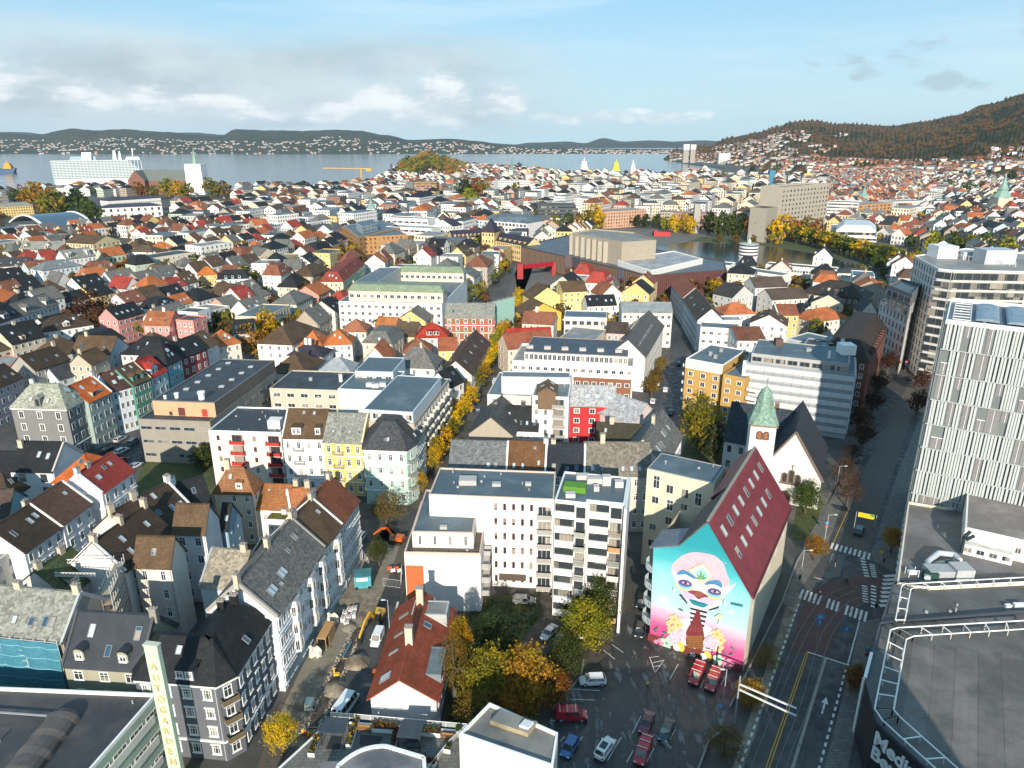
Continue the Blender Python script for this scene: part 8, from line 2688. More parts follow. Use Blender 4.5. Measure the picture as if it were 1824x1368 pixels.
for i in range(150):
 x=rr.uniform(706,850)
 y=rr.uniform(300,322)
 hz=55*max(0,1-abs((x-760)/95))*(1-(y-298)/60)
 c=P3(x,y,0)+Vector((0,0,max(4,hz)))
 key=rr.choice(lk)
 for j in range(42):
  d=Vector((rr.gauss(0,1),rr.gauss(0,1),rr.gauss(0,1))).normalized()
  q=c+Vector((d.x*12,d.y*12,d.z*10))*rr.uniform(.6,1)
  t1=d.cross(Vector((rr.gauss(0,1),rr.gauss(0,1),rr.gauss(0,1)))).normalized()*3
  t2=d.cross(t1)
  m.face((q-t1,q-t2*.7,q+t1,q+t2*.7),key)
struct(m,'wooded_point','stuff')
m=MB()
V,nr,nx=hB
fk=[('leaf',(.020,.034,.012),(.03,.045,.014)),('leaf',(.20,.095,.016),(.12,.06,.014)),('leaf',(.05,.058,.016),(.08,.062,.016)),('leaf',(.19,.10,.02),(.13,.06,.018))]
for i in range(9000):
 a=rr.randrange(0,nx-1)
 r_=rr.uniform(.08,1.0)*(nr-5)
 j=int(r_)
 p=Vector(V[a*nr+j]).lerp(Vector(V[a*nr+j+1]),r_-j).lerp(Vector(V[(a+1)*nr+j]),rr.random()*.5)
 x,y,d=pix(p)
 if not(1200<x<2050):
  continue
 dens=noise.noise(p/140)
 if rr.random()<(.7 if(x<1440 and y>238)else.15):
  continue
 con=noise.noise(p/180+Vector((7,1,2)))>.16
 key=fk[0]if con else rr.choice((fk[1],fk[1],fk[2],fk[3]))
 h_=rr.uniform(10,20)
 w_=rr.uniform(3,5)if con else rr.uniform(6,9)
 b_=[p+Vector((math.cos(t)*w_,math.sin(t)*w_,h_*(.1 if con else.45)))for t in(0.3,2.4,4.4)]
 tp=p+Vector((rr.uniform(-1,1),rr.uniform(-1,1),h_))
 for k in range(3):
  m.face((b_[k],b_[(k+1)%3],tp),key)
 if not con:
  bt=p+Vector((0,0,h_*.1))
  for k in range(3):
   m.face((b_[(k+1)%3],b_[k],bt),key)
struct(m,'mountain_forest','stuff')
m=MB()
for i in range(5000):
 x,y=rr.uniform(800,1000),rr.uniform(1070,1330)
 p=P3(x,y,0)
 if not any(inside(p.xy,[P(a,b_)for a,b_ in pl])for pl in([(868,1062),(955,1056),(968,1090),(925,1148),(985,1210),(940,1300),(795,1300),(800,1110),(860,1080)],)):
  continue
 s_=rr.uniform(.1,.35)
 q=p+Vector((0,0,rr.uniform(.05,.3)))
 e1=Vector((rr.gauss(0,1),rr.gauss(0,1),rr.gauss(0,.7))).normalized()*s_
 e2=Vector((rr.gauss(0,1),rr.gauss(0,1),rr.gauss(0,.7))).normalized()*s_
 m.face((q-e1,q+e2,q+e1,q-e2),rr.choice([LG,LG,('leaf',(.05,.07,.015),(.035,.055,.014)),LO]))
struct(m,'undergrowth','stuff')
CG=('glass',(.012,.016,.02))
TYRE,RIM=('plain',(.012,.012,.012),.8),('plain',(.42,.43,.44),.3)
def car(label,p,q,kind,colr,cat='car',h0=0.0,name=None,at=None,rack=False,stripe=None):
 """p rear, q front (pixels on the ground)"""
 a,b_=P(p[0],p[1],h0),P(q[0],q[1],h0)
 hd=math.atan2(b_.y-a.y,b_.x-a.x)
 c=(a+b_)/2
 spec=dict(sedan=(4.7,1.82,.92,1.44,(-1.75,-.75,.55,1.25),.82),hatch=(4.2,1.78,.95,1.5,(-2.0,-1.55,.5,1.2),.84),suv=(4.65,1.88,1.05,1.66,(-2.2,-1.7,.55,1.25),.86),wagon=(4.75,1.84,.95,1.48,(-2.25,-1.75,.55,1.25),.84),van=(5.1,1.95,1.15,1.95,(-2.5,-2.38,.95,1.75),.92),minibus=(6.0,2.05,1.2,2.6,(-2.95,-2.85,1.6,2.3),.92),smallvan=(4.5,1.82,1.05,1.85,(-2.2,-2.1,.65,1.4),.9))[kind]
 L_,W_,hb,ht,cx,tw=spec
 t=thing(name or('parked_'+{'van':'van','minibus':'minibus','smallvan':'van'}.get(kind,'car')),label,cat,(c.x,c.y,h0+.03))
 t.rotation_euler=(0,0,hd)
 WL[t.name]=(0,0,0)
 paint=('gloss',colr)
 l2,w2=L_/2,W_/2
 m=MB()
 st=[(-l2,.74,.45,hb*.80),(-l2+.12,.9,.3,hb*.96),(-l2+.6,1,.24,hb),(0,1,.22,hb),(l2-1.3,1,.24,hb*.98),(l2-.5,.96,.26,hb*.84),(l2-.12,.86,.3,hb*.70),(l2,.66,.42,hb*.56)]
 def ring(s):
  x,k,z0,z1=s
  w=w2*k
  zm=z0+(z1-z0)*.55
  return[(x,-w*.92,z0),(x,-w,zm),(x,-w*.9,z1),(x,w*.9,z1),(x,w,zm),(x,w*.92,z0)]
 rings=[ring(s)for s in st]
 for r0,r1 in zip(rings,rings[1:]):
  for i in range(6):
   m.face((r0[i],r1[i],r1[(i+1)%6],r0[(i+1)%6]),paint)
 m.face(rings[0],paint)
 m.face(rings[-1][::-1],paint)
 x0,x1,x2,x3=cx
 wb,wt=w2*.92,w2*.92*tw
 zb,zt=hb*.97,ht
 lo=[(x0,-wb,zb),(x3,-wb,zb*.97),(x3,wb,zb*.97),(x0,wb,zb)]
 up=[(x1,-wt,zt-.02),(x2,-wt,zt),(x2,wt,zt),(x1,wt,zt-.02)]
 m.hexa(lo,up,paint)
 m.box(-l2+.02,l2-.03,-w2*.86,w2*.86,.2,.34,('plain',(.02,.02,.02)))
 body=m.obj('body',t,off=(0,0,0))
 bv=body.modifiers.new('bevel','BEVEL')
 bv.width=.07
 bv.segments=2
 g=MB()
 lo,up=[Vector(x)for x in lo],[Vector(x)for x in up]
 def pane(a,b_,c,d,k0=.08,k1=.92,v0=.1,v1=.86):
  e,f=a.lerp(d,v0),b_.lerp(c,v0)
  gq,hq=a.lerp(d,v1),b_.lerp(c,v1)
  q=[e.lerp(f,k0),e.lerp(f,k1),gq.lerp(hq,k1),gq.lerp(hq,k0)]
  n_=(q[1]-q[0]).cross(q[3]-q[0]).normalized()*.015
  g.face([x+n_ for x in q],CG)
 pane(lo[1],lo[2],up[2],up[1],.06,.94,.04,.94)
 if kind in('van','smallvan'):
  pane(lo[0],lo[1],up[1],up[0],.66,.97)
  pane(lo[2],lo[3],up[3],up[2],.03,.34)
  pane(lo[0],lo[1],up[1],up[0],.40,.62)if kind=='van' else None
  pane(lo[3],lo[0],up[0],up[3],.1,.9,.3,.85)
 else:
  for k0,k1 in((.06,.46),(.5,.94))if kind!='minibus' else((.03,.3),(.32,.58),(.6,.78),(.8,.97)):
   pane(lo[0],lo[1],up[1],up[0],k0,k1)
   pane(lo[2],lo[3],up[3],up[2],1-k1,1-k0)
  pane(lo[3],lo[0],up[0],up[3],.08,.92,.2,.9)
 g.obj('windows',t,off=(0,0,0))
 r_=.33 if kind in('sedan','hatch','wagon')else.36
 for sx in(-l2+.85,l2-.92):
  for sy in(-1,1):
   k=MB()
   k.tube((sx,sy*(w2-.22),r_),(sx,sy*(w2+.01),r_),r_,TYRE,14)
   wh=k.obj('wheel',t,off=(0,0,0))
   k=MB()
   k.tube((sx,sy*(w2-.05),r_),(sx,sy*(w2+.025),r_),r_*.62,RIM,10)
   k.obj('rim',wh,off=(0,0,0))
 for sy in(-1,1):
  k=MB()
  y=sy*w2*.62
  k.box(l2-.16,l2-.02,y-.2,y+.2,hb*.55,hb*.70,('plain',(.7,.72,.74),.1))
  k.obj('headlight',t,off=(0,0,0))
  k=MB()
  y=sy*w2*.70
  k.box(-l2-.01,-l2+.1,y-.14,y+.14,hb*.66,hb*.86,('plain',(.35,.01,.01),.2))
  k.obj('tail_light',t,off=(0,0,0))
  k=MB()
  y=sy*(w2+.09)
  k.box(x3-.35,x3-.2,y-.09,y+.09,hb*.98,hb*1.12,paint)
  k.obj('wing_mirror',t,off=(0,0,0))
 if rack:
  k=MB()
  for x in(x1+.5,(x1+x2)/2,x2-.3):
   k.box(x-.05,x+.05,-wt-.02,wt+.02,zt+.06,zt+.13,('plain',(.6,.6,.6),.3))
  k.obj('roof_rack',t,off=(0,0,0))
 if stripe:
  k=MB()
  k.box(l2-1.4,l2-.9,-w2*.9,w2*.9,hb*.93,hb*.935,('plain',(.7,.7,.7)))
  k.obj('bonnet_lettering',t,off=(0,0,0))if False else None
 if kind=='suv' and 'sunroof' in label:
  k=MB()
  k.box(x1+.5,x2-.35,-.5,.5,zt-.005,zt+.02,CG)
  k.obj('sunroof',t,off=(0,0,0))
 return t
WC_,RC_=(.72,.73,.74),(.42,.012,.022)
car('white parked suv with black roof rails in the upper left bay of the lot',(1081,1216),(1030,1218),'suv',WC_)
car('red van with roof bars parked side on by the lot wall',(992,1279),(1043,1279),'van',RC_,'van',rack=True)
car('bright blue hatchback beside the white box building',(1026,1316),(1003,1356),'hatch',(.02,.11,.30))
car('white suv with dark glass sunroof in the bottom row of the lot',(1060,1364),(1094,1314),'suv',WC_)
car('red van in the bottom row, nearest the lower frame edge',(1156,1316),(1134,1374),'van',RC_,'van',rack=True)
car('dark maroon sedan next to the dark green car',(1159,1272),(1144,1312),'sedan',(.16,.012,.03))
car('dark green saloon at the middle island of the lot',(1195,1284),(1178,1328),'sedan',(.012,.04,.045))
car('red van against the mural wall, left one',(1250,1186),(1231,1228),'van',RC_,'van',rack=True)
car('red van against the mural wall, right one',(1279,1196),(1260,1240),'van',RC_,'van',rack=True)
car('silver car parked on the gravel yard',(988,1120),(968,1142),'sedan',(.45,.46,.47))
car('black car half hidden under the olive tree',(1004,1136),(992,1152),'hatch',(.02,.02,.022))
car('dark car parked against the banded block foot',(980,1056),(1016,1080),'sedan',(.018,.022,.025))
car('grey car under the white apartment canopy',(912,1072),(955,1074),'wagon',(.16,.17,.17))
car('black car under the curved balconies, upper',(1146,1062),(1138,1090),'hatch',(.015,.015,.017))
car('black car under the curved balconies, lower',(1143,1112),(1136,1142),'hatch',(.015,.015,.017))
car('white minibus on the cleared lane by the roadworks',(600,1288),(634,1240),'minibus',WC_,'minibus')
car('white delivery van facing down the dug up street',(680,1124),(665,1160),'smallvan',WC_,'van')
car('white car at the street mouth behind the mauve house',(650,952),(634,972),'hatch',WC_)
for lab,p,q,k,c in(('silver estate car parked by the green row house',(206,790),(224,780),'wagon',(.42,.43,.44)),('black car parked by the pavement of the coloured row',(183,808),(200,799),'sedan',(.02,.02,.02)),('teal van parked beside the concrete hall',(228,798),(248,784),'smallvan',(.12,.20,.22)),('white car in the street left of the concrete hall',(204,812),(230,800),'wagon',WC_),('plum car behind the white estate near the orange roof',(200,822),(212,814),'hatch',(.12,.03,.06)),('red and white car near the orange roof corner',(212,828),(225,820),'hatch',(.45,.05,.05)),('white sedan at the lawn end of the parked row',(232,838),(250,828),'sedan',WC_),('white car driving up the shaded side street',(1184,704),(1186,690),'hatch',WC_),('white car parked at the side street kerb, near',(1161,724),(1164,711),'hatch',WC_),('white lorry like van parked up the side street kerb',(1169,694),(1172,676),'van',WC_),('black car parked near the mustard block',(1192,744),(1197,731),'sedan',(.02,.02,.02)),('dark car in the far end of the side street',(1208,655),(1210,645),'hatch',(.03,.03,.03)),('dark blue car driving past the crosswalk',(1526,957),(1534,940),'suv',(.03,.07,.10)),('black car approaching the far junction',(1618,682),(1624,671),'sedan',(.015,.015,.015)),('dark car parked on the avenue by the yellow trees',(905,600),(909,588),'hatch',(.03,.03,.03)),('white van parked on the avenue',(880,690),(885,676),'van',WC_),('blue car at the avenue kerb',(850,740),(855,725),'hatch',(.03,.08,.2))):
 car(lab,p,q,k,c,'van' if 'van' in k else 'car')
def beamobj(name,parent,segs,w_,h_,key):
 m=MB()
 for a,b_ in segs:
  m.beam(a,b_,w_,h_,key)
 return m.obj(name,parent,off=(0,0,0))
def excavator(label,px,colr,hd,reach,sc):
 t=thing('excavator',label,'excavator',P3(px[0],px[1],.05))
 WL[t.name]=(0,0,0)
 t.rotation_euler=(0,0,hd)
 t.scale=(sc,sc,sc)
 k=('gloss',colr)
 bk=('plain',(.02,.02,.02))
 for sy in(-1,1):
  m=MB()
  pts=[(-1.6,.0),(1.6,0),(1.95,.4),(1.6,.8),(-1.6,.8),(-1.95,.4)]
  for i in range(6):
   a,b_=pts[i],pts[(i+1)%6]
   m.face(((a[0],sy*1.25-.28,a[1]),(a[0],sy*1.25+.28,a[1]),(b_[0],sy*1.25+.28,b_[1]),(b_[0],sy*1.25-.28,b_[1])),bk)
  m.face([(x,sy*1.25+.28,z)for x,z in pts],bk)
  m.face([(x,sy*1.25-.28,z)for x,z in pts][::-1],bk)
  m.obj('track',t,off=(0,0,0))
 m=MB()
 m.box(-2.1,1.2,-1.2,1.2,.95,1.15,bk)
 m.hexa([(-2.2,-1.25,1.15),(.2,-1.25,1.15),(.2,1.25,1.15),(-2.2,1.25,1.15)],[(-2.0,-1.15,2.1),(.1,-1.2,2.1),(.1,1.2,2.1),(-2.0,1.15,2.1)],k)
 m.obj('house',t,off=(0,0,0))
 m=MB()
 m.hexa([(.15,.2,1.15),(1.6,.2,1.15),(1.6,1.25,1.15),(.15,1.25,1.15)],[(.2,.25,2.75),(1.25,.25,2.75),(1.25,1.2,2.75),(.2,1.2,2.75)],CG,k)
 m.obj('cab',t,off=(0,0,0))
 beamobj('boom',t,[((.9,-.3,1.5),(2.6,-.3,3.9)),((2.6,-.3,3.9),(reach*.62,-.3,3.5))],.42,.55,k)
 beamobj('arm',t,[((reach*.62,-.3,3.6),(reach,-.3,1.3))],.34,.4,k)
 m=MB()
 m.hexa([(reach-.5,-.8,.2),(reach+.3,-.8,.1),(reach+.3,.2,.1),(reach-.5,.2,.2)],[(reach-.3,-.8,1.2),(reach+.4,-.8,1.1),(reach+.4,.2,1.1),(reach-.3,.2,1.2)],bk)
 m.obj('bucket',t,off=(0,0,0))
 return t
excavator('orange excavator with raised arm at the top of the dug up street',(706,966),(.55,.10,.01),math.radians(165),6.8,.85)
excavator('yellow excavator reaching down the dug up street beside the white van',(672,1105),(.60,.33,.015),math.radians(255),8.2,.85)
t=thing('site_container','turquoise site container with a white sign board','container',P3(648,1052,.05))
m=MB()
c=P(647,1050,0)
dd=(P(668,1050)-P(632,1053)).normalized()
nn=Vector((dd.y,-dd.x))
q=[c-dd*1.7,c+dd*1.7,c+dd*1.7-nn*3.2,c-dd*1.7-nn*3.2]
tq=('seam',(.07,.32,.38))
m.prism(q,.25,3.0,tq,('seam',(.06,.22,.24)))
m.obj('box',t)
m=MB()
m.beam(v3(c-dd*1.2+nn*.05,2.35),v3(c+dd*1.1+nn*.05,2.35),.06,.7,WHITE)
m.obj('sign_board',t)
m=MB()
for k in(-1.3,1.3):
 m.tube(v3(c+dd*k+nn*.1,.35),v3(c+dd*k-nn*.2,.35),.35,TYRE,12)
m.obj('wheel',t)
def lump(mb,c,r,h_,key,seed,n_=9,rings=5):
 rs=[]
 for j in range(rings):
  t=j/(rings-1)
  rr_=r*(1-t)**.8
  rs.append([(c.x+math.cos(a)*rr_*(1+.25*noise.noise(Vector((math.cos(a)*2+seed,math.sin(a)*2,t)))),c.y+math.sin(a)*rr_*(1+.25*noise.noise(Vector((math.cos(a)*2,math.sin(a)*2+seed,t)))),h_*(1-(1-t)**1.6)+c.z)for a in[i*2*math.pi/n_ for i in range(n_)]])
 for a,b_ in zip(rs,rs[1:]):
  for i in range(n_):
   mb.face((a[i],a[(i+1)%n_],b_[(i+1)%n_],b_[i]),key)
for lab,px,r_,h_ in(('sand heap below the blue pipe, upper of two',(636,1180),2.3,1.3),('lower sand heap beside the white minibus',(596,1228),2.2,1.2),('grey gravel heap by the white big bags',(622,1118),1.6,.7)):
 m=MB()
 lump(m,P3(px[0],px[1],.03),r_,h_,('ground','dirt'),r_*7,14,6)
 solo(m,'sand_heap',lab,'heap',loc=tuple(P3(px[0],px[1],.03)))
for i,(x,y)in enumerate(((615,1096),(623,1090),(632,1088),(612,1106),(622,1103),(630,1099),(618,1113))):
 m=MB()
 c=P3(x,y,.04)
 m.hexa([c+Vector(o)for o in((-.45,-.45,0),(.45,-.45,0),(.45,.45,0),(-.45,.45,0))],[c+Vector(o)for o in((-.5,-.5,.85),(.5,-.5,.85),(.5,.5,.85),(-.5,.5,.85))],('plain',(.66,.62,.62),.9),('plain',(.45,.40,.40),.9))
 for sx in(-1,1):
  for sy in(-1,1):
   m.beam(c+Vector((sx*.45,sy*.45,.85)),c+Vector((sx*.25,sy*.25,1.15)),.1,.06,('plain',(.7,.68,.68)))
 solo(m,'big_bag','white big bag of the roadworks pile, '+('far left one','one behind the middle','one at the far right end','left one of the front rank','middle one','one at the right of the middle','one nearest the gravel heap')[i],'bag','white big bags stacked at the roadworks',tuple(c))
tr0=[(545,1300),(570,1240),(600,1180),(632,1118)]
tr1=[(566,1300),(596,1240),(622,1180),(648,1118)]
m=MB()
for i in range(3):
 q=[P(*tr0[i]),P(*tr1[i]),P(*tr1[i+1]),P(*tr0[i+1])]
 for a,b_ in((tr0[i],tr0[i+1]),(tr1[i],tr1[i+1])):
  p,r_=P(*a),P(*b_)
  n_=int((r_-p).length/.33)
  for k in range(n_):
   for row in range(2):
    c=p.lerp(r_,(k+rr.random()*.4)/n_)+Vector((rr.uniform(-.35,.35),rr.uniform(-.1,.1)))
    s_=rr.uniform(.08,.17)
    m.box(c.x-s_,c.x+s_,c.y-s_,c.y+s_,.05,.1+s_*1.3,('plain',rr.choice(((.30,.27,.22),(.18,.16,.14),(.42,.36,.28)))))
struct(m,'paving_setts','stuff')
for i in range(3):
 m=MB()
 q=[P(*tr0[i]).lerp(P(*tr1[i]),.12),P(*tr1[i]).lerp(P(*tr0[i]),.12),P(*tr1[i+1]).lerp(P(*tr0[i+1]),.12),P(*tr0[i+1]).lerp(P(*tr1[i+1]),.12)]
 m.face([v3(p,Z4+.01)for p in q],('ground','yard'))
 struct(m,'trench_floor')
for k,(a,b_)in enumerate((((545,1296),(570,1296)),((573,1234),(600,1236)),((590,1200),(614,1202)),((604,1172),(628,1174)),((548,1290),(632,1128)),((568,1290),(645,1132)))):
 m=MB()
 m.beam(P3(a[0],a[1],.16),P3(b_[0],b_[1],.16),.22,.16,('plain',(.33,.22,.11))if k<4 else('plain',(.12,.07,.04)))
 solo(m,'timber_beam',('timber brace lying across the trench, %s from the minibus'%('first','second','third','fourth')[k])if k<4 else 'long rusty beam along the %s trench edge'%('left','right')[k-4],'beam')
m=MB()
m.tube(P3(611,1170,.35),P3(626,1143,.35),.14,('plain',(.05,.25,.42)),8)
solo(m,'pipe','blue pipe lying beside the trench','pipe')
m=MB()
c=P(600,1203,0)
m.box(c.x-.5,c.x+.5,c.y-.3,c.y+.3,.1,.45,('plain',(.65,.42,.03)))
m.box(c.x-.5,c.x-.3,c.y-.1,c.y+.1,.45,1.6,('plain',(.65,.42,.03)))
solo(m,'trench_compactor','small yellow compactor standing by the upper sand heap','machine')
m=MB()
c=P(552,1260,0)
m.hexa([(c.x-.7,c.y-.9,.1),(c.x+.7,c.y-.9,.1),(c.x+.7,c.y+.9,.1),(c.x-.7,c.y+.9,.1)],[(c.x-.6,c.y-.8,1.4),(c.x+.6,c.y-.8,1.4),(c.x+.6,c.y+.8,1.4),(c.x-.6,c.y+.8,1.4)],('plain',(.52,.58,.52)))
m.tube((c.x-.75,c.y-.3,.25),(c.x+.75,c.y-.3,.25),.3,TYRE,10)
solo(m,'generator_trailer','pale green box trailer left of the minibus','trailer')
t=thing('plywood_porch','plywood entrance shelter built against the white bay house','shelter',P3(572,1150,0))
pc=P(566,1158,0)
pd_=(P(585,1120)-P(560,1168)).normalized()
pn=Vector((pd_.y,-pd_.x))
m=MB()
q=[pc,pc+pn*1.7,pc+pn*1.7+pd_*5,pc+pd_*5]
m.hexa([v3(p,2.45)for p in q],[v3(p,2.6)for p in q],('plain',(.46,.27,.11)))
m.obj('roof',t)
for k in range(4):
 for s_ in(0.05,1.6):
  m=MB()
  p=pc+pd_*(.1+1.6*k)+pn*s_
  m.beam(v3(p,.05),v3(p,2.45),.12,.12,('plain',(.42,.24,.09)))
  m.obj('post',t)
m=MB()
m.beam(v3(pc+pn*1.65+pd_*1.7,1.25),v3(pc+pn*1.65+pd_*4.9,1.25),.04,2.2,('plain',(.46,.28,.12)))
m.obj('side_panel',t)
for lab,(x,y)in(('white tarpaulin hung at the near end of the plywood shelter',(561,1172)),('white tarpaulin hung beyond the plywood shelter',(592,1112))):
 m=MB()
 c=P(x,y,0)
 pts=[]
 for i in range(7):
  for j in range(4):
   pts.append((c.x+i*.38-1.0+.12*math.sin(j*2+i),c.y+.35*math.sin(i*1.9+j),2.5-j*.8+.1*math.sin(i*3)))
 for i in range(6):
  for j in range(3):
   m.face((pts[i*4+j],pts[i*4+j+1],pts[i*4+j+5],pts[i*4+j+4]),('plain',(.62,.59,.54),.8))
 solo(m,'tarpaulin',lab,'tarpaulin')
def fence_run(label,px,h_=1.9,cat='fence'):
 t=thing('site_fence',label,cat,P3(px[0][0],px[0][1],0))
 for p,q in zip(px,px[1:]):
  a,b_=P(*p),P(*q)
  m=MB()
  for z in(.15,h_):
   m.beam(v3(a,z),v3(b_,z),.05,.05,('plain',(.5,.5,.5),.4))
  n_=max(2,int((b_-a).length/.28))
  for i in range(n_+1):
   r_=a.lerp(b_,i/n_)
   m.beam(v3(r_,.15),v3(r_,h_),.05 if i in(0,n_)else.018,.05 if i in(0,n_)else.018,('plain',(.5,.5,.5),.4))
  m.obj('panel',t)
 return t
fence_run('wire site fence by the yellow street tree',[(478,1290),(510,1302),(545,1310)])
fence_run('wire site fence beside the turquoise container',[(683,1044),(714,1048),(716,1020)])
fence_run('wire site fence left of the orange excavator',[(644,950),(642,985),(658,1012)])
m=MB()
for k in range(4):
 a,b_=P(538+k*5,1306+k*2.6),P(542+k*5,1308+k*2.6)
 m.beam(v3(a,.5),v3(b_,.5),.25,.8,('plain',((.68,.45,.02)if k%2==0 else(.6,.09,.03))))
solo(m,'road_barrier','yellow and red road barrier by the terrace corner','barrier')
m=MB()
for k in range(4):
 a,b_=P(690+k*6,1017+(k%2)*4),P(698+k*6,1015+(k%2)*4)
 m.beam(v3(a,.6),v3(b_,.6),.3,.7,('plain',((.65,.10,.03)if k%2==0 else(.7,.68,.66))))
solo(m,'road_barrier','red and white road barrier below the orange excavator','barrier')
m=MB()
c=P(669,1203,0)
m.box(c.x-.45,c.x+.45,c.y-.45,c.y+.45,.05,1.0,('plain',(.62,.12,.02)))
solo(m,'traffic_bollard','orange box bollard at the red timber house wall','bollard')
m=MB()
c=P(706,1085,0)
m.box(c.x-.2,c.x+.2,c.y-2.6,c.y+2.2,.08,.14,WP)
solo(m,'white_plank','white board lying on the street before the orange brick corner','board')
def lamp(label,px,h_,hd,arm=1.2):
 t=thing('street_lamp',label,'street lamp',P3(px[0],px[1],0))
 p=P3(px[0],px[1],0)
 m=MB()
 m.tube(p,p+Vector((0,0,h_)),.09,('plain',(.38,.39,.40),.4),8,.06)
 m.obj('pole',t)
 d=Vector((math.cos(hd),math.sin(hd),0))
 m=MB()
 m.beam(p+Vector((0,0,h_)),p+d*arm+Vector((0,0,h_+.1)),.07,.07,('plain',(.38,.39,.40),.4))
 m.obj('arm',t)
 m=MB()
 m.beam(p+d*arm+Vector((0,0,h_+.1)),p+d*(arm+.7)+Vector((0,0,h_+.12)),.3,.12,('plain',(.6,.61,.62),.3))
 m.obj('lamp_head',t)
 return t
lamp('tall grey street lamp by the parked white van',(695,1138),8.5,math.pi,.5)
lamp('grey street lamp at the roof garden corner of the minibus',(604,1330),6,math.pi/2,.6)
lamp('lamp at the parking lot garden corner',(1027,1178),5,0,.3)
lamp('lamp post at the right red van by the mural',(1288,1250),6.5,math.pi,.4)
lamp('lamp on the pavement past the burgundy roof',(1424,1040),8,0,1.0)
lamp('lamp near the church tree',(1466,980),9,0,1.2)
lamp('lamp in the middle of the shaded street pavement',(1488,880),8,0,1.2)
def signpost(label,px,h_,plates,cat='sign'):
 t=thing('road_sign',label,cat,P3(px[0],px[1],0))
 p=P3(px[0],px[1],0)
 m=MB()
 m.tube(p,p+Vector((0,0,h_+.2)),.05,('plain',(.35,.36,.37),.4),6)
 m.obj('pole',t)
 for kind,z,s_,key in plates:
  m=MB()
  c=p+Vector((0,-.08,z))
  if kind=='o':
   pts=[c+Vector((math.cos(a)*s_,0,math.sin(a)*s_))for a in[i*math.pi/10 for i in range(20)]]
  elif kind=='d':
   pts=[c+Vector((x*s_,0,y*s_))for x,y in((0,-1),(1,0),(0,1),(-1,0))]
  else:
   pts=[c+Vector((x*s_,0,y*s_))for x,y in((-1,-.7),(1,-.7),(1,.7),(-1,.7))]
  m.hexa([x+Vector((0,.04,0))for x in pts],pts,key)
  wk=('plain',(.7,.7,.7))
  if key==BLUE:
   q=c+Vector((0,-.012,0))
   if kind=='o':
    m.face([q+Vector((x*s_,0,y*s_))for x,y in((-.1,-.6),(.1,-.6),(.1,.1),(-.1,.1))],wk)
    m.face([q+Vector((x*s_,0,y*s_))for x,y in((-.38,.08),(.38,.08),(0,.62))],wk)
   else:
    for k in(-.45,0,.45):
     m.face([q+Vector((x*s_,0,y*s_))for x,y in((k-.08,-.45),(k+.08,-.45),(k+.08,.45),(k-.08,.45))],wk)
  m.obj('sign_plate',t)
 return t
BLUE=('plain',(.03,.26,.58),.4)
signpost('blue square and round lane signs over the red lane',(1453,1150),6.2,[('o',5.1,.55,BLUE),('s',6.3,.7,BLUE)])
signpost('round blue arrow sign above the right lane',(1500,1165),5.6,[('o',5.4,.6,BLUE)])
signpost('yellow diamond priority sign at the pavement tip',(1567,1004),3.2,[('d',3.0,.55,('plain',(.68,.45,.02)))])
signpost('blue sign and waste box near the orange pit tree',(1563,975),2.4,[('s',2.2,.5,BLUE)])
signpost('blue round sign on the church side pavement',(1470,952),3.4,[('o',3.1,.4,BLUE),('o',2.2,.35,('plain',(.5,.1,.08)))])
signpost('red and blue signs at the far junction',(1612,660),4,[('o',3.8,.6,('plain',(.55,.1,.1))),('o',2.6,.5,BLUE)])
signpost('blue parking sign by the lot kerb',(1281,1275),2.2,[('s',2.0,.45,BLUE)])
signpost('traffic sign pair beside the dark media hall wall',(1540,1185),3.6,[('s',3.3,.45,BLUE),('o',2.4,.4,('plain',(.5,.06,.05)))])
t=thing('overhead_sign','yellow and green direction banner hung above the shaded street','sign',P3(1545,935,0))
a,b_=P3(1529,915,5.5),P3(1558,921,5.5)
dd=Vector((b_.x-a.x,b_.y-a.y,0)).normalized()
m=MB()
m.beam(a-Vector((0,0,.35)),b_-Vector((0,0,.35)),.08,.75,('plain',(.66,.46,.02),.4))
m.beam(a+Vector((.3,0,.15))+Vector((dd.y,-dd.x,0))*.03,b_+Vector((0,0,.15))+Vector((dd.y,-dd.x,0))*.03,.08,.45,('plain',(.03,.22,.10),.4))
m.beam(a+Vector((0,0,.15)),b_+Vector((0,0,.15)),.06,.6,('plain',(.66,.46,.02),.4))
m.obj('sign_plate',t)
for e in(a-dd*.4,b_+dd*.4):
 m=MB()
 m.tube((e.x,e.y,0),(e.x,e.y,6),.08,('plain',(.3,.3,.3)),6)
 m.obj('pole',t)
t=thing('signal_gantry','white twin arm gantry reaching over the tram tracks','gantry',P3(1308,1288,0))
m=MB()
p=P3(1308,1288,0)
gz_=8.0
m.tube(p,p+Vector((0,0,gz_+1.2)),.16,('plain',(.30,.31,.33),.4),8,.12)
m.obj('pole',t)
e0,e1=P3(1419,1262,7.6),P3(1418,1275,6.7)
tip=P(1419,1262,7.6)
for z,e in((7.7,P3(1419,1262,7.7)),(6.7,P3(1418,1275,6.7))):
 m=MB()
 m.beam(p+Vector((0,0,z)),e,.22,.2,('plain',(.66,.67,.68),.4))
 m.obj('arm',t)
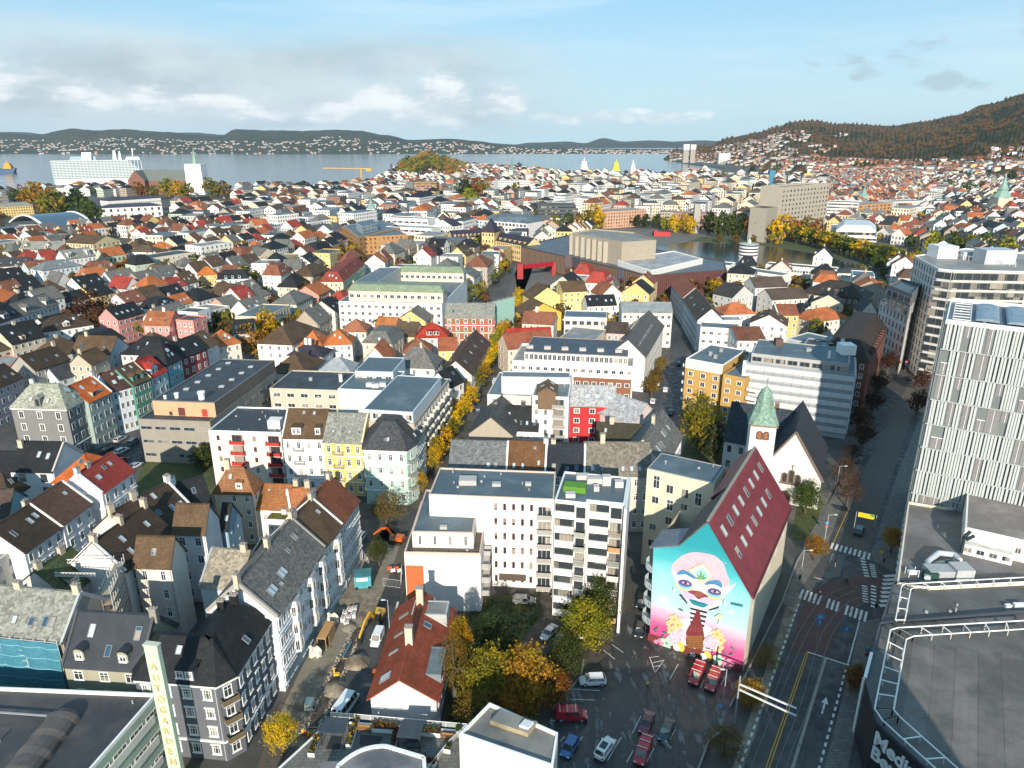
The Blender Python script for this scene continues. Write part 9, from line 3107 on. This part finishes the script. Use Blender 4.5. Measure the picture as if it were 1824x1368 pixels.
for lab,px,w_ in(('black traffic signal box with pole on the traffic island',(1486,1018),3.4),('traffic light at the crosswalk by the mural house',(1421,1050),3.6),('traffic light at the right end of the long crosswalk',(1556,1100),3.4),('black litter bin with pole on the right pavement tip',(1573,1005),1.6)):
 t=thing('traffic_light',lab,'traffic light',P3(px[0],px[1],0))
 p=P3(px[0],px[1],.1)
 m=MB()
 m.tube(p,p+Vector((0,0,w_)),.06,('plain',(.3,.3,.31)),6)
 m.obj('pole',t)
 m=MB()
 m.box(p.x-.18,p.x+.18,p.y-.3,p.y+.02,p.z+w_-.95,p.z+w_,('plain',(.015,.015,.015)))
 m.obj('signal_head',t)
def person(name,label,loc,hd,pose,top,legs,sc=1.0,vest=None):
 J=dict(pel=(0,0,.95),ch=(0,0,1.35),nk=(0,0,1.5),hd=(0.02,0,1.66),hk=(.02,0,1.74),sl=(0,.19,1.44),sr=(0,-.19,1.44),el=(-.05,.25,1.15),er=(.05,-.25,1.15),hl=(.04,.24,.9),hr=(.14,-.24,.92),kl=(.10,.10,.5),kr=(-.06,-.10,.5),fl=(.05,.10,.06),fr=(-.22,-.10,.09),tl=(.2,.1,.04),tr=(-.08,-.1,.04))
 if pose=='stand':
  J.update(kl=(.02,.1,.5),kr=(.02,-.1,.5),fl=(0,.1,.06),fr=(0,-.1,.06),tl=(.16,.1,.04),tr=(.16,-.1,.04))
 if pose=='ride':
  J.update(pel=(-.15,0,.98),ch=(.12,0,1.33),nk=(.2,0,1.46),hd=(.27,0,1.6),hk=(.28,0,1.68),sl=(.15,.19,1.4),sr=(.15,-.19,1.4),el=(.35,.24,1.2),er=(.35,-.24,1.2),hl=(.55,.2,1.05),hr=(.55,-.2,1.05),kl=(.22,.1,.75),kr=(.18,-.1,.6),fl=(.05,.1,.42),fr=(-.02,-.1,.2),tl=(.2,.1,.4),tr=(.14,-.1,.18))
 rad=dict(pel=.155,ch=.165,nk=.065,hd=.1,hk=.09,sl=.075,sr=.075,el=.05,er=.05,hl=.042,hr=.042,kl=.07,kr=.07,fl=.05,fr=.05,tl=.04,tr=.04)
 ks=list(J)
 ed=[('pel','ch'),('ch','nk'),('nk','hd'),('hd','hk'),('ch','sl'),('sl','el'),('el','hl'),('ch','sr'),('sr','er'),('er','hr'),('pel','kl'),('kl','fl'),('fl','tl'),('pel','kr'),('kr','fr'),('fr','tr')]
 me=bpy.data.meshes.new('body')
 me.from_pydata([J[k]for k in ks],[(ks.index(a),ks.index(b_))for a,b_ in ed],[])
 t=thing('person',label,'person',loc)
 t.rotation_euler=(0,0,hd)
 t.scale=(sc,sc,sc)
 o=link('body',me,t)
 sk_=o.modifiers.new('skin','SKIN')
 for i,k in enumerate(ks):
  me.skin_vertices[0].data[i].radius=(rad[k],rad[k])
 me.skin_vertices[0].data[0].use_root=True
 o.modifiers.new('sub','SUBSURF').levels=1
 mk='person_'+name
 if('pm',mk)not in MATS:
  mm,tt,bb=newmat(mk)
  z=tt.n('ShaderNodeSeparateXYZ',{0:tt.n('ShaderNodeTexCoord').outputs['Object']}).outputs[2]
  hi=1.5 if pose!='ride' else 1.47
  c1=tt.mix(tt.m('GREATER_THAN',z,.95),legs,top)
  c1=tt.mix(tt.m('GREATER_THAN',z,hi),c1,(.45,.27,.19))
  c1=tt.mix(tt.m('GREATER_THAN',z,hi+.22),c1,(.05,.035,.025))
  setin(tt,bb,Base_Color=c1,Roughness=.8)
  MATS[('pm',mk)]=mm
 me.materials.append(MATS[('pm',mk)])
 return t
person('worker','person in yellow high visibility jacket walking across the parking lot',P3(1153,1227,.03),1.9,'walk',(.55,.62,.04),(.02,.025,.04))
person('walker','person in dark clothes crossing the long crosswalk',P3(1459,1066,.1),.4,'walk',(.02,.02,.025),(.02,.02,.025))
person('builder','person in yellow jacket at the trench end by the fence',P3(655,1003,.05),.4,'stand',(.6,.62,.03),(.03,.03,.04))
person('pedestrian','person in red jacket on the pavement beside the cobbled lane',P3(1556,948,.1),1.2,'walk',(.4,.03,.03),(.02,.02,.03))
loc=P3(1508,1040,.05)
person('cyclist','person in dark jacket riding a bicycle through the junction',loc,2.2,'ride',(.05,.06,.07),(.02,.02,.02))
t=thing('bicycle','black bicycle ridden through the junction','bicycle',loc)
t.rotation_euler=(0,0,2.2)
WL[t.name]=(0,0,0)
for nm,x in(('wheel',-.52),('wheel',.52)):
 m=MB()
 ring=[(x+.34*math.cos(a),0,.34+.34*math.sin(a))for a in[i*math.pi/8 for i in range(16)]]
 for a,b_ in zip(ring,ring[1:]+ring[:1]):
  m.beam(a,b_,.04,.04,TYRE)
 m.obj(nm,t,off=(0,0,0))
m=MB()
for a,b_ in(((-.52,0,.34),(-.1,0,.3)),((-.1,0,.3),(.38,0,.85)),((-.22,0,.85),(.38,0,.85)),((-.1,0,.3),(-.24,0,.95)),((-.52,0,.34),(-.22,0,.85)),((.52,0,.34),(.36,0,1.0)),((.36,-.25,1.02),(.36,.25,1.02)),((-.34,0,.95),(-.12,0,.95))):
 m.beam(a,b_,.045,.045,('plain',(.03,.03,.035)))
m.obj('frame',t,off=(0,0,0))
def scaffold(label,A,Bp,z1,levels,bays,depth,parent=None):
 t=thing('scaffold',label,'scaffolding',P3(A[0],A[1],0))
 a,b_=(P(A[0],A[1],z1),P(Bp[0],Bp[1],z1))
 d=(b_-a).normalized()
 n_=Vector((d.y,-d.x))
 k=('plain',(.55,.54,.53),.4)
 m=MB()
 for i in range(bays+1):
  for o_ in(0.1,depth):
   p=a.lerp(b_,i/bays)+n_*o_
   m.beam(v3(p,0),v3(p,z1+1.5),.09,.09,k)
 m.obj('standards',t)
 m=MB()
 for l in range(levels+1):
  z=z1-l*2.0
  for o_ in(.1,depth):
   for dz in(0,1.0):
    m.beam(v3(a+n_*o_,z+dz),v3(b_+n_*o_,z+dz),.07,.07,k)
 m.obj('ledgers',t)
 for l in range(levels+1):
  m=MB()
  z=z1-l*2.0
  m.hexa([v3(p,z-.06)for p in(a+n_*depth,b_+n_*depth,b_+n_*.12,a+n_*.12)],[v3(p,z)for p in(a+n_*depth,b_+n_*depth,b_+n_*.12,a+n_*.12)],('plain',(.36,.30,.22)))
  m.obj('deck',t)
 return t,a,b_,n_,d
def netting(label,a,b_,z0,z1,off,group=None):
 m=MB()
 d=(b_-a).normalized()
 n_=Vector((d.y,-d.x))
 nx,nz=26,12
 g={}
 for i in range(nx+1):
  for j in range(nz+1):
   p=a.lerp(b_,i/nx)
   w_=.12*math.sin(i*.9+j*.5)+.1*noise.noise(Vector((i*.4,j*.5,1)))
   q=p+n_*(off+w_)
   g[i,j]=(q.x,q.y,z0+(z1-z0)*j/nz)
 for i in range(nx):
  for j in range(nz):
   m.face((g[i,j],g[i+1,j],g[i+1,j+1],g[i,j+1]),('net',))
 return solo(m,'scaffold_net',label,'netting',group)
def mk_net():
 m,t,b=newmat('netting')
 p=objpos(t)
 s=t.n('ShaderNodeSeparateXYZ',{0:p})
 ln=t.m('LESS_THAN',t.m('FRACT',t.m('MULTIPLY',s.outputs[2],.5)),.06)
 n=t.noise(t.n('ShaderNodeVectorMath',{0:p,1:(1,1,1.6)},operation='MULTIPLY').outputs[0],1.8,6,.7)
 col=t.mix(t.ss(n,.4,.65),(.03,.15,.22),(.055,.20,.27))
 col=t.mix(t.m('MULTIPLY',ln,.5),col,(.3,.55,.65))
 setin(t,b,Base_Color=col,Roughness=.7)
 return m
MK['net']=mk_net
t,a,b_,n_,d=scaffold('scaffold in front of the grey slate house behind the blue net',(-30,1132),(114,1146),14.2,5,7,1.2)
netting('bright blue net hung over the scaffold of the slate roofed house',a,b_,0,15.2,1.35)
scaffold('white scaffold tower round the moss roofed house',(178,1060),(204,1002),17,7,8,1.6)
scaffold('lower scaffold along the cream house side of the mossy roof',(128,1070),(180,1064),12,4,5,1.2)
m=MB()
k=('plain',(.62,.60,.60),.4)
for(A,Bp,z)in(((120,1003),(198,998),18.5),((98,1026),(172,1027),16.5)):
 a,b_=P3(A[0],A[1],z),P3(Bp[0],Bp[1],z)
 up=Vector((0,0,.7))
 m.beam(a,b_,.1,.1,k)
 m.beam(a+up,b_+up,.1,.1,k)
 for i in range(12):
  m.beam(a.lerp(b_,i/12),a.lerp(b_,(i+.5)/12)+up,.07,.07,k)
  m.beam(a.lerp(b_,(i+.5)/12)+up,a.lerp(b_,(i+1)/12),.07,.07,k)
solo(m,'lattice_girder','two white lattice girders spanning the moss roofed house','girder')
m=MB()
a,b_=P(-5,1092,13),P(106,1000,13)
d=(b_-a).normalized()
for i in range(20):
 p,q=a.lerp(b_,i/20),a.lerp(b_,(i+1)/20)
 m.face((v3(p,11.8+.1*math.sin(i)),v3(q,11.8+.1*math.sin(i+1)),v3(q,14.0),v3(p,14.0)),('net',))
solo(m,'scaffold_net','narrow blue net strip along the mossy roof eave','netting')
t,a,b_,n_,d=scaffold('scaffold wrapped in pale green sheeting behind the red banded house',(860,545),(912,532),17,5,6,1.4)
m=MB()
for i in range(14):
 p,q=a.lerp(b_,i/14)+n_*1.6,a.lerp(b_,(i+1)/14)+n_*1.6
 m.face((v3(p,0),v3(q,0),v3(q,18),v3(p,18)),('plain',(.30,.50,.44),.6))
solo(m,'scaffold_net','pale green sheeting by the avenue scaffold','netting')
def spire(label,px,base_z,w_,h_,sp_h,wk,rk,cat='church tower',name='church_tower',zg=0):
 t=thing(name,label,cat,P3(px[0],px[1],zg))
 p=P(px[0],px[1],zg)
 m=MB()
 q=[p+Vector(o)*w_ for o in((-.5,-.5),(.5,-.5),(.5,.5),(-.5,.5))]
 m.prism(q,zg,zg+h_,wk)
 m.obj('tower',t)
 m=MB()
 n_=8
 prof_=[(.62,0),(.5,.12),(.30,.3),(.34,.36),(.22,.5),(.1,.75),(.02,1)]
 m.lathe((p.x,p.y,zg+h_),[(r*w_,z*sp_h)for r,z in prof_],rk,8)
 m.obj('spire',t)
 return t
t=thing('wrapped_church','church with tower wrapped in white sheeting and a green spire tip','church',P3(355,345,0))
p=P(355,346,0)
m=MB()
q=[p+Vector(o)for o in((-16,-10),(14,-10),(16,12),(-14,12))]
q2=[p+Vector(o)for o in((-15,-9),(12,-9),(14,11),(-13,11))]
m.hexa([v3(x,0)for x in q],[v3(x,50)for x in q2],('plain',(.78,.78,.78),.7))
m.obj('wrapped_tower',t)
m=MB()
m.lathe((p.x,p.y,50),[(5,0),(3.5,8),(2.0,14),(.3,27)],('plain',(.20,.32,.24),.6),8)
m.obj('spire',t)
m=MB()
c=p+Vector((-62,10))
quickhouse(m,[c+Vector((-40,-16)),c+Vector((44,-16)),c+Vector((44,16)),c+Vector((-40,16))],22,'g',18,('brick',(.22,.10,.07)),('slate',(.13,.15,.14)),0)
quickhouse(m,[c+Vector((-48,-28)),c+Vector((-20,-28)),c+Vector((-20,20)),c+Vector((-48,20))],24,'x',16,('brick',(.22,.10,.07)),('slate',(.13,.15,.14)),0)
m.obj('nave',t)
spire('slim green church spire on white tower over the old town',(912,318),0,11,20,34,wht,('plain',(.12,.24,.20)))
spire('stone church tower with green copper cap at the right edge',(1776,388),0,17,24,26,S(.5,.46,.36),('plain',(.20,.33,.28)))
spire('small white church tower with green cap in the left centre',(663,402),0,9,18,11,wht,('plain',(.22,.32,.28)))
spire('low green onion dome behind the white grid office',(1535,370),0,12,16,12,S(.4,.38,.33),('plain',(.18,.33,.28)))
spire('small dark church tower near the harbour offices',(1416,322),0,14,20,6,S(.55,.53,.5),('plain',(.06,.06,.07)))
m=MB()
p=P(1238,415,0)
m.box(p.x-3,p.x+3,p.y-3,p.y+3,0,28,S(.34,.32,.29))
solo(m,'stone_monument','grey stone pillar monument beside the yellow square trees','monument',loc=(p.x,p.y,0))
m=MB()
p=P(1178,420,0)
m.box(p.x-8,p.x+8,p.y-3,p.y+3,0,3.6,('plain',(.5,.02,.02)))
m.box(p.x-8,p.x-5,p.y-3.2,p.y+3.2,0,5.5,('plain',(.5,.02,.02)))
solo(m,'kiosk','red event kiosk on the square','kiosk',loc=(p.x,p.y,0))
m=MB()
p=P(1372,330,0)
m.box(p.x-6,p.x+6,p.y-6,p.y+6,0,30,('plain',(.03,.16,.28)))
solo(m,'silo_tower','narrow blue tower in front of the right hill','tower',loc=(p.x,p.y,0))
t=thing('tower_crane','yellow tower crane with long jib by the harbour','crane',P3(645,336,0))
p=P3(645,333,0)
ck=('plain',(.55,.28,.02))
m=MB()
m.beam(p,p+Vector((0,0,34)),2.2,2.2,ck)
m.obj('mast',t)
m=MB()
m.beam(p+Vector((-75,0,36)),p+Vector((20,0,35)),1.2,1.5,ck)
m.obj('jib',t)
m=MB()
m.beam(p+Vector((10,0,32)),p+Vector((21,0,33)),3,5,ck)
m.obj('counterweight',t)
m=MB()
p=P(698,322,0)
m.tube((p.x,p.y,0),(p.x,p.y,38),2.4,('plain',(.08,.09,.11)),10,2.4)
solo(m,'chimney_stack','dark chimney stack by the wooded point','chimney',loc=(p.x,p.y,0))
t=thing('cruise_ship','large white cruise ship moored beyond the trees','ship',P3(165,328,-3))
a,b_=P(92,329,-3),P(236,327,-3)
sx_=Vector((1,.55)).normalized()
sy_=Vector((-sx_.y,sx_.x))
o_=P(66,331,-3)+Vector((20,30))
Ls=(P(226,331,-3).x-o_.x)/sx_.x*.98
def spt(u,v,z):
 q=o_+sx_*u+sy_*v
 return(q.x,q.y,z-3)
m=MB()
for(x0,x1,z0,z1,w_,key)in((0,.97,0,12,36,('plain',(.66,.69,.71))),(.97,1.0,2,12,20,('plain',(.66,.69,.71)))):
 m.hexa([spt(x0*Ls,0,z0),spt(x1*Ls,0,z0),spt(x1*Ls,w_,z0),spt(x0*Ls,w_,z0)],[spt(x0*Ls,0,z1),spt((x1+.02)*Ls,2,z1),spt((x1+.02)*Ls,w_-2,z1),spt(x0*Ls,w_,z1)],key)
m.obj('hull',t)
for k in range(11):
 m=MB()
 z=12+k*3.4
 x1=.97-.02*k
 m.hexa([spt(0,1,z),spt(x1*Ls,1,z),spt(x1*Ls,35,z),spt(0,35,z)],[spt(0,1,z+2.2),spt(x1*Ls,1,z+2.2),spt(x1*Ls,35,z+2.2),spt(0,35,z+2.2)],('plain',(.20,.27,.31),.3))
 m.hexa([spt(-1,0,z+2.2),spt(x1*Ls+1,0,z+2.2),spt(x1*Ls+1,36,z+2.2),spt(-1,36,z+2.2)],[spt(-1,0,z+3.4),spt(x1*Ls+1,0,z+3.4),spt(x1*Ls+1,36,z+3.4),spt(-1,36,z+3.4)],('plain',(.70,.73,.74)))
 m.obj('deck',t)
m=MB()
for i in range(26):
 u=Ls*(.03+.035*i)
 m.hexa([spt(u,-.2,13),spt(u+1.2,-.2,13),spt(u+1.2,1,13),spt(u,1,13)],[spt(u,-.2,48),spt(u+1.2,-.2,48),spt(u+1.2,1,48),spt(u,1,48)],('plain',(.6,.63,.65)))
m.obj('balcony_divider',t)
for(u0,u1,z1,key,nm)in((.18,.45,58,('plain',(.30,.40,.46),.2),'glass_dome'),(.3,.42,66,WHITE,'upper_deck'),(.62,.66,70,WHITE,'funnel'),(.68,.71,68,WHITE,'funnel'),(.75,.9,56,WHITE,'bridge_deck'),(.83,.835,74,WHITE,'mast'),(.40,.42,70,('plain',(.04,.06,.10)),'funnel')):
 m=MB()
 m.hexa([spt(u0*Ls,6,49.2),spt(u1*Ls,6,49.2),spt(u1*Ls,30,49.2),spt(u0*Ls,30,49.2)],[spt(u0*Ls+3,9,z1),spt(u1*Ls-.4,9,z1),spt(u1*Ls-.4,27,z1),spt(u0*Ls+3,27,z1)],key)
 m.obj(nm,t)
def ship(label,px,colr,hullc,L_,H_):
 t=thing('supply_ship',label,'ship',P3(px[0],px[1],-3))
 p=P3(px[0],px[1],-3)
 m=MB()
 m.hexa([p+Vector(o)for o in((-L_,-7,0),(L_*.8,-7,0),(L_*.8,7,0),(-L_,7,0))],[p+Vector(o)for o in((-L_,-8,12),(L_,-3,14),(L_,3,14),(-L_,8,12))],hullc)
 m.obj('hull',t)
 for k in range(4):
  m=MB()
  w_=L_*(.36-.05*k)
  sx=p.x+L_*.35
  m.box(sx-w_,sx+w_,p.y-7+k,p.y+7-k,9+k*H_,9+(k+1)*H_-.5,colr)
  m.box(sx-w_-.5,sx+w_+.5,p.y-7.5+k,p.y+7.5-k,9+(k+1)*H_-.49,9+(k+1)*H_,colr)
  m.obj('deckhouse',t)
 m=MB()
 m.beam(p+Vector((L_*.35,0,11+4*H_)),p+Vector((L_*.35,0,20+4*H_)),2,2,colr)
 m.obj('mast',t)
 return t
ship('yellow supply ship moored in the harbour',(1090,317),('plain',(.66,.46,.02)),('plain',(.60,.40,.02)),26,6.5)
ship('white ship with red hull moored left of the yellow ship',(1033,316),WHITE,('plain',(.5,.04,.04)),28,7)
ship('white ship right of the yellow ship',(1122,318),WHITE,('plain',(.45,.05,.05)),18,6)
ship('orange and blue ferry at the left frame edge',(10,308),('plain',(.60,.30,.02)),('plain',(.03,.08,.16)),34,4)
for lab,px,w_,h_ in(('white tower flats on the right headland, left slab',(1220,262),12,22),('white tower flats on the right headland, right slab',(1232,262),11,20),('large white waterfront mill under the right hill',(1288,296),22,40),('white hospital slab on the right hillside',(1425,264),24,26),('pale terrace block on the right slope',(1345,268),30,16)):
 m=MB()
 p=P(px[0],292 if px[1]>290 else 290,0)
 zz=atD(px[0],px[1],p.y).z
 quickhouse(m,[p+Vector((-w_,-12)),p+Vector((w_,-12)),p+Vector((w_,12)),p+Vector((-w_,12))],h_,'f',0,wht,lfelt,2,max(0,zz-h_*.5))
 m.box(p.x-w_*.9,p.x+w_*.9,p.y-10,p.y+10,0,max(.1,zz-h_*.5),S(.3,.28,.25))if zz-h_*.5>1 else None
 solo(m,'tower_flats',lab,'apartment building',loc=(p.x,p.y,0))
m=MB()
quickhouse(m,[Vector((4,34)),Vector((39,34)),Vector((39,54)),Vector((4,54))],19,'f',0,S(.5,.48,.45),felt,2)  # out of view, added and sized so its shadow covers the lot
solo(m,'office_block','flat roofed block just south of the parking lot','office',loc=(22,44,0))
m=MB()
quickhouse(m,[Vector((39.05,8)),Vector((56,8)),Vector((56,41)),Vector((39.05,41))],38,'f',0,S(.45,.43,.4),felt,2)  # unseen blocker, kept narrow to shade the street but not the mural
solo(m,'office_block','tall block south of the media hall','office',loc=(48,25,0))
settle()
HZ=bpy.data.materials.new('haze')
HZ.use_nodes=True
HZ.node_tree.nodes.clear()
z_=NT(HZ.node_tree)
pv=z_.n('ShaderNodeVolumePrincipled',{'Color':(.66,.82,1.0,1),'Density':HAZE,'Anisotropy':0.1})
z_.t.links.new(pv.outputs[0],z_.n('ShaderNodeOutputMaterial').inputs[1])
MATS[('haze',)]=HZ
if HAZE>0:
 m=MB()
 m.box(-9900,9900,-350,13900,-6,HILLTOP+25,('haze',))
 o=m.obj('haze')
 o['kind']='stuff'
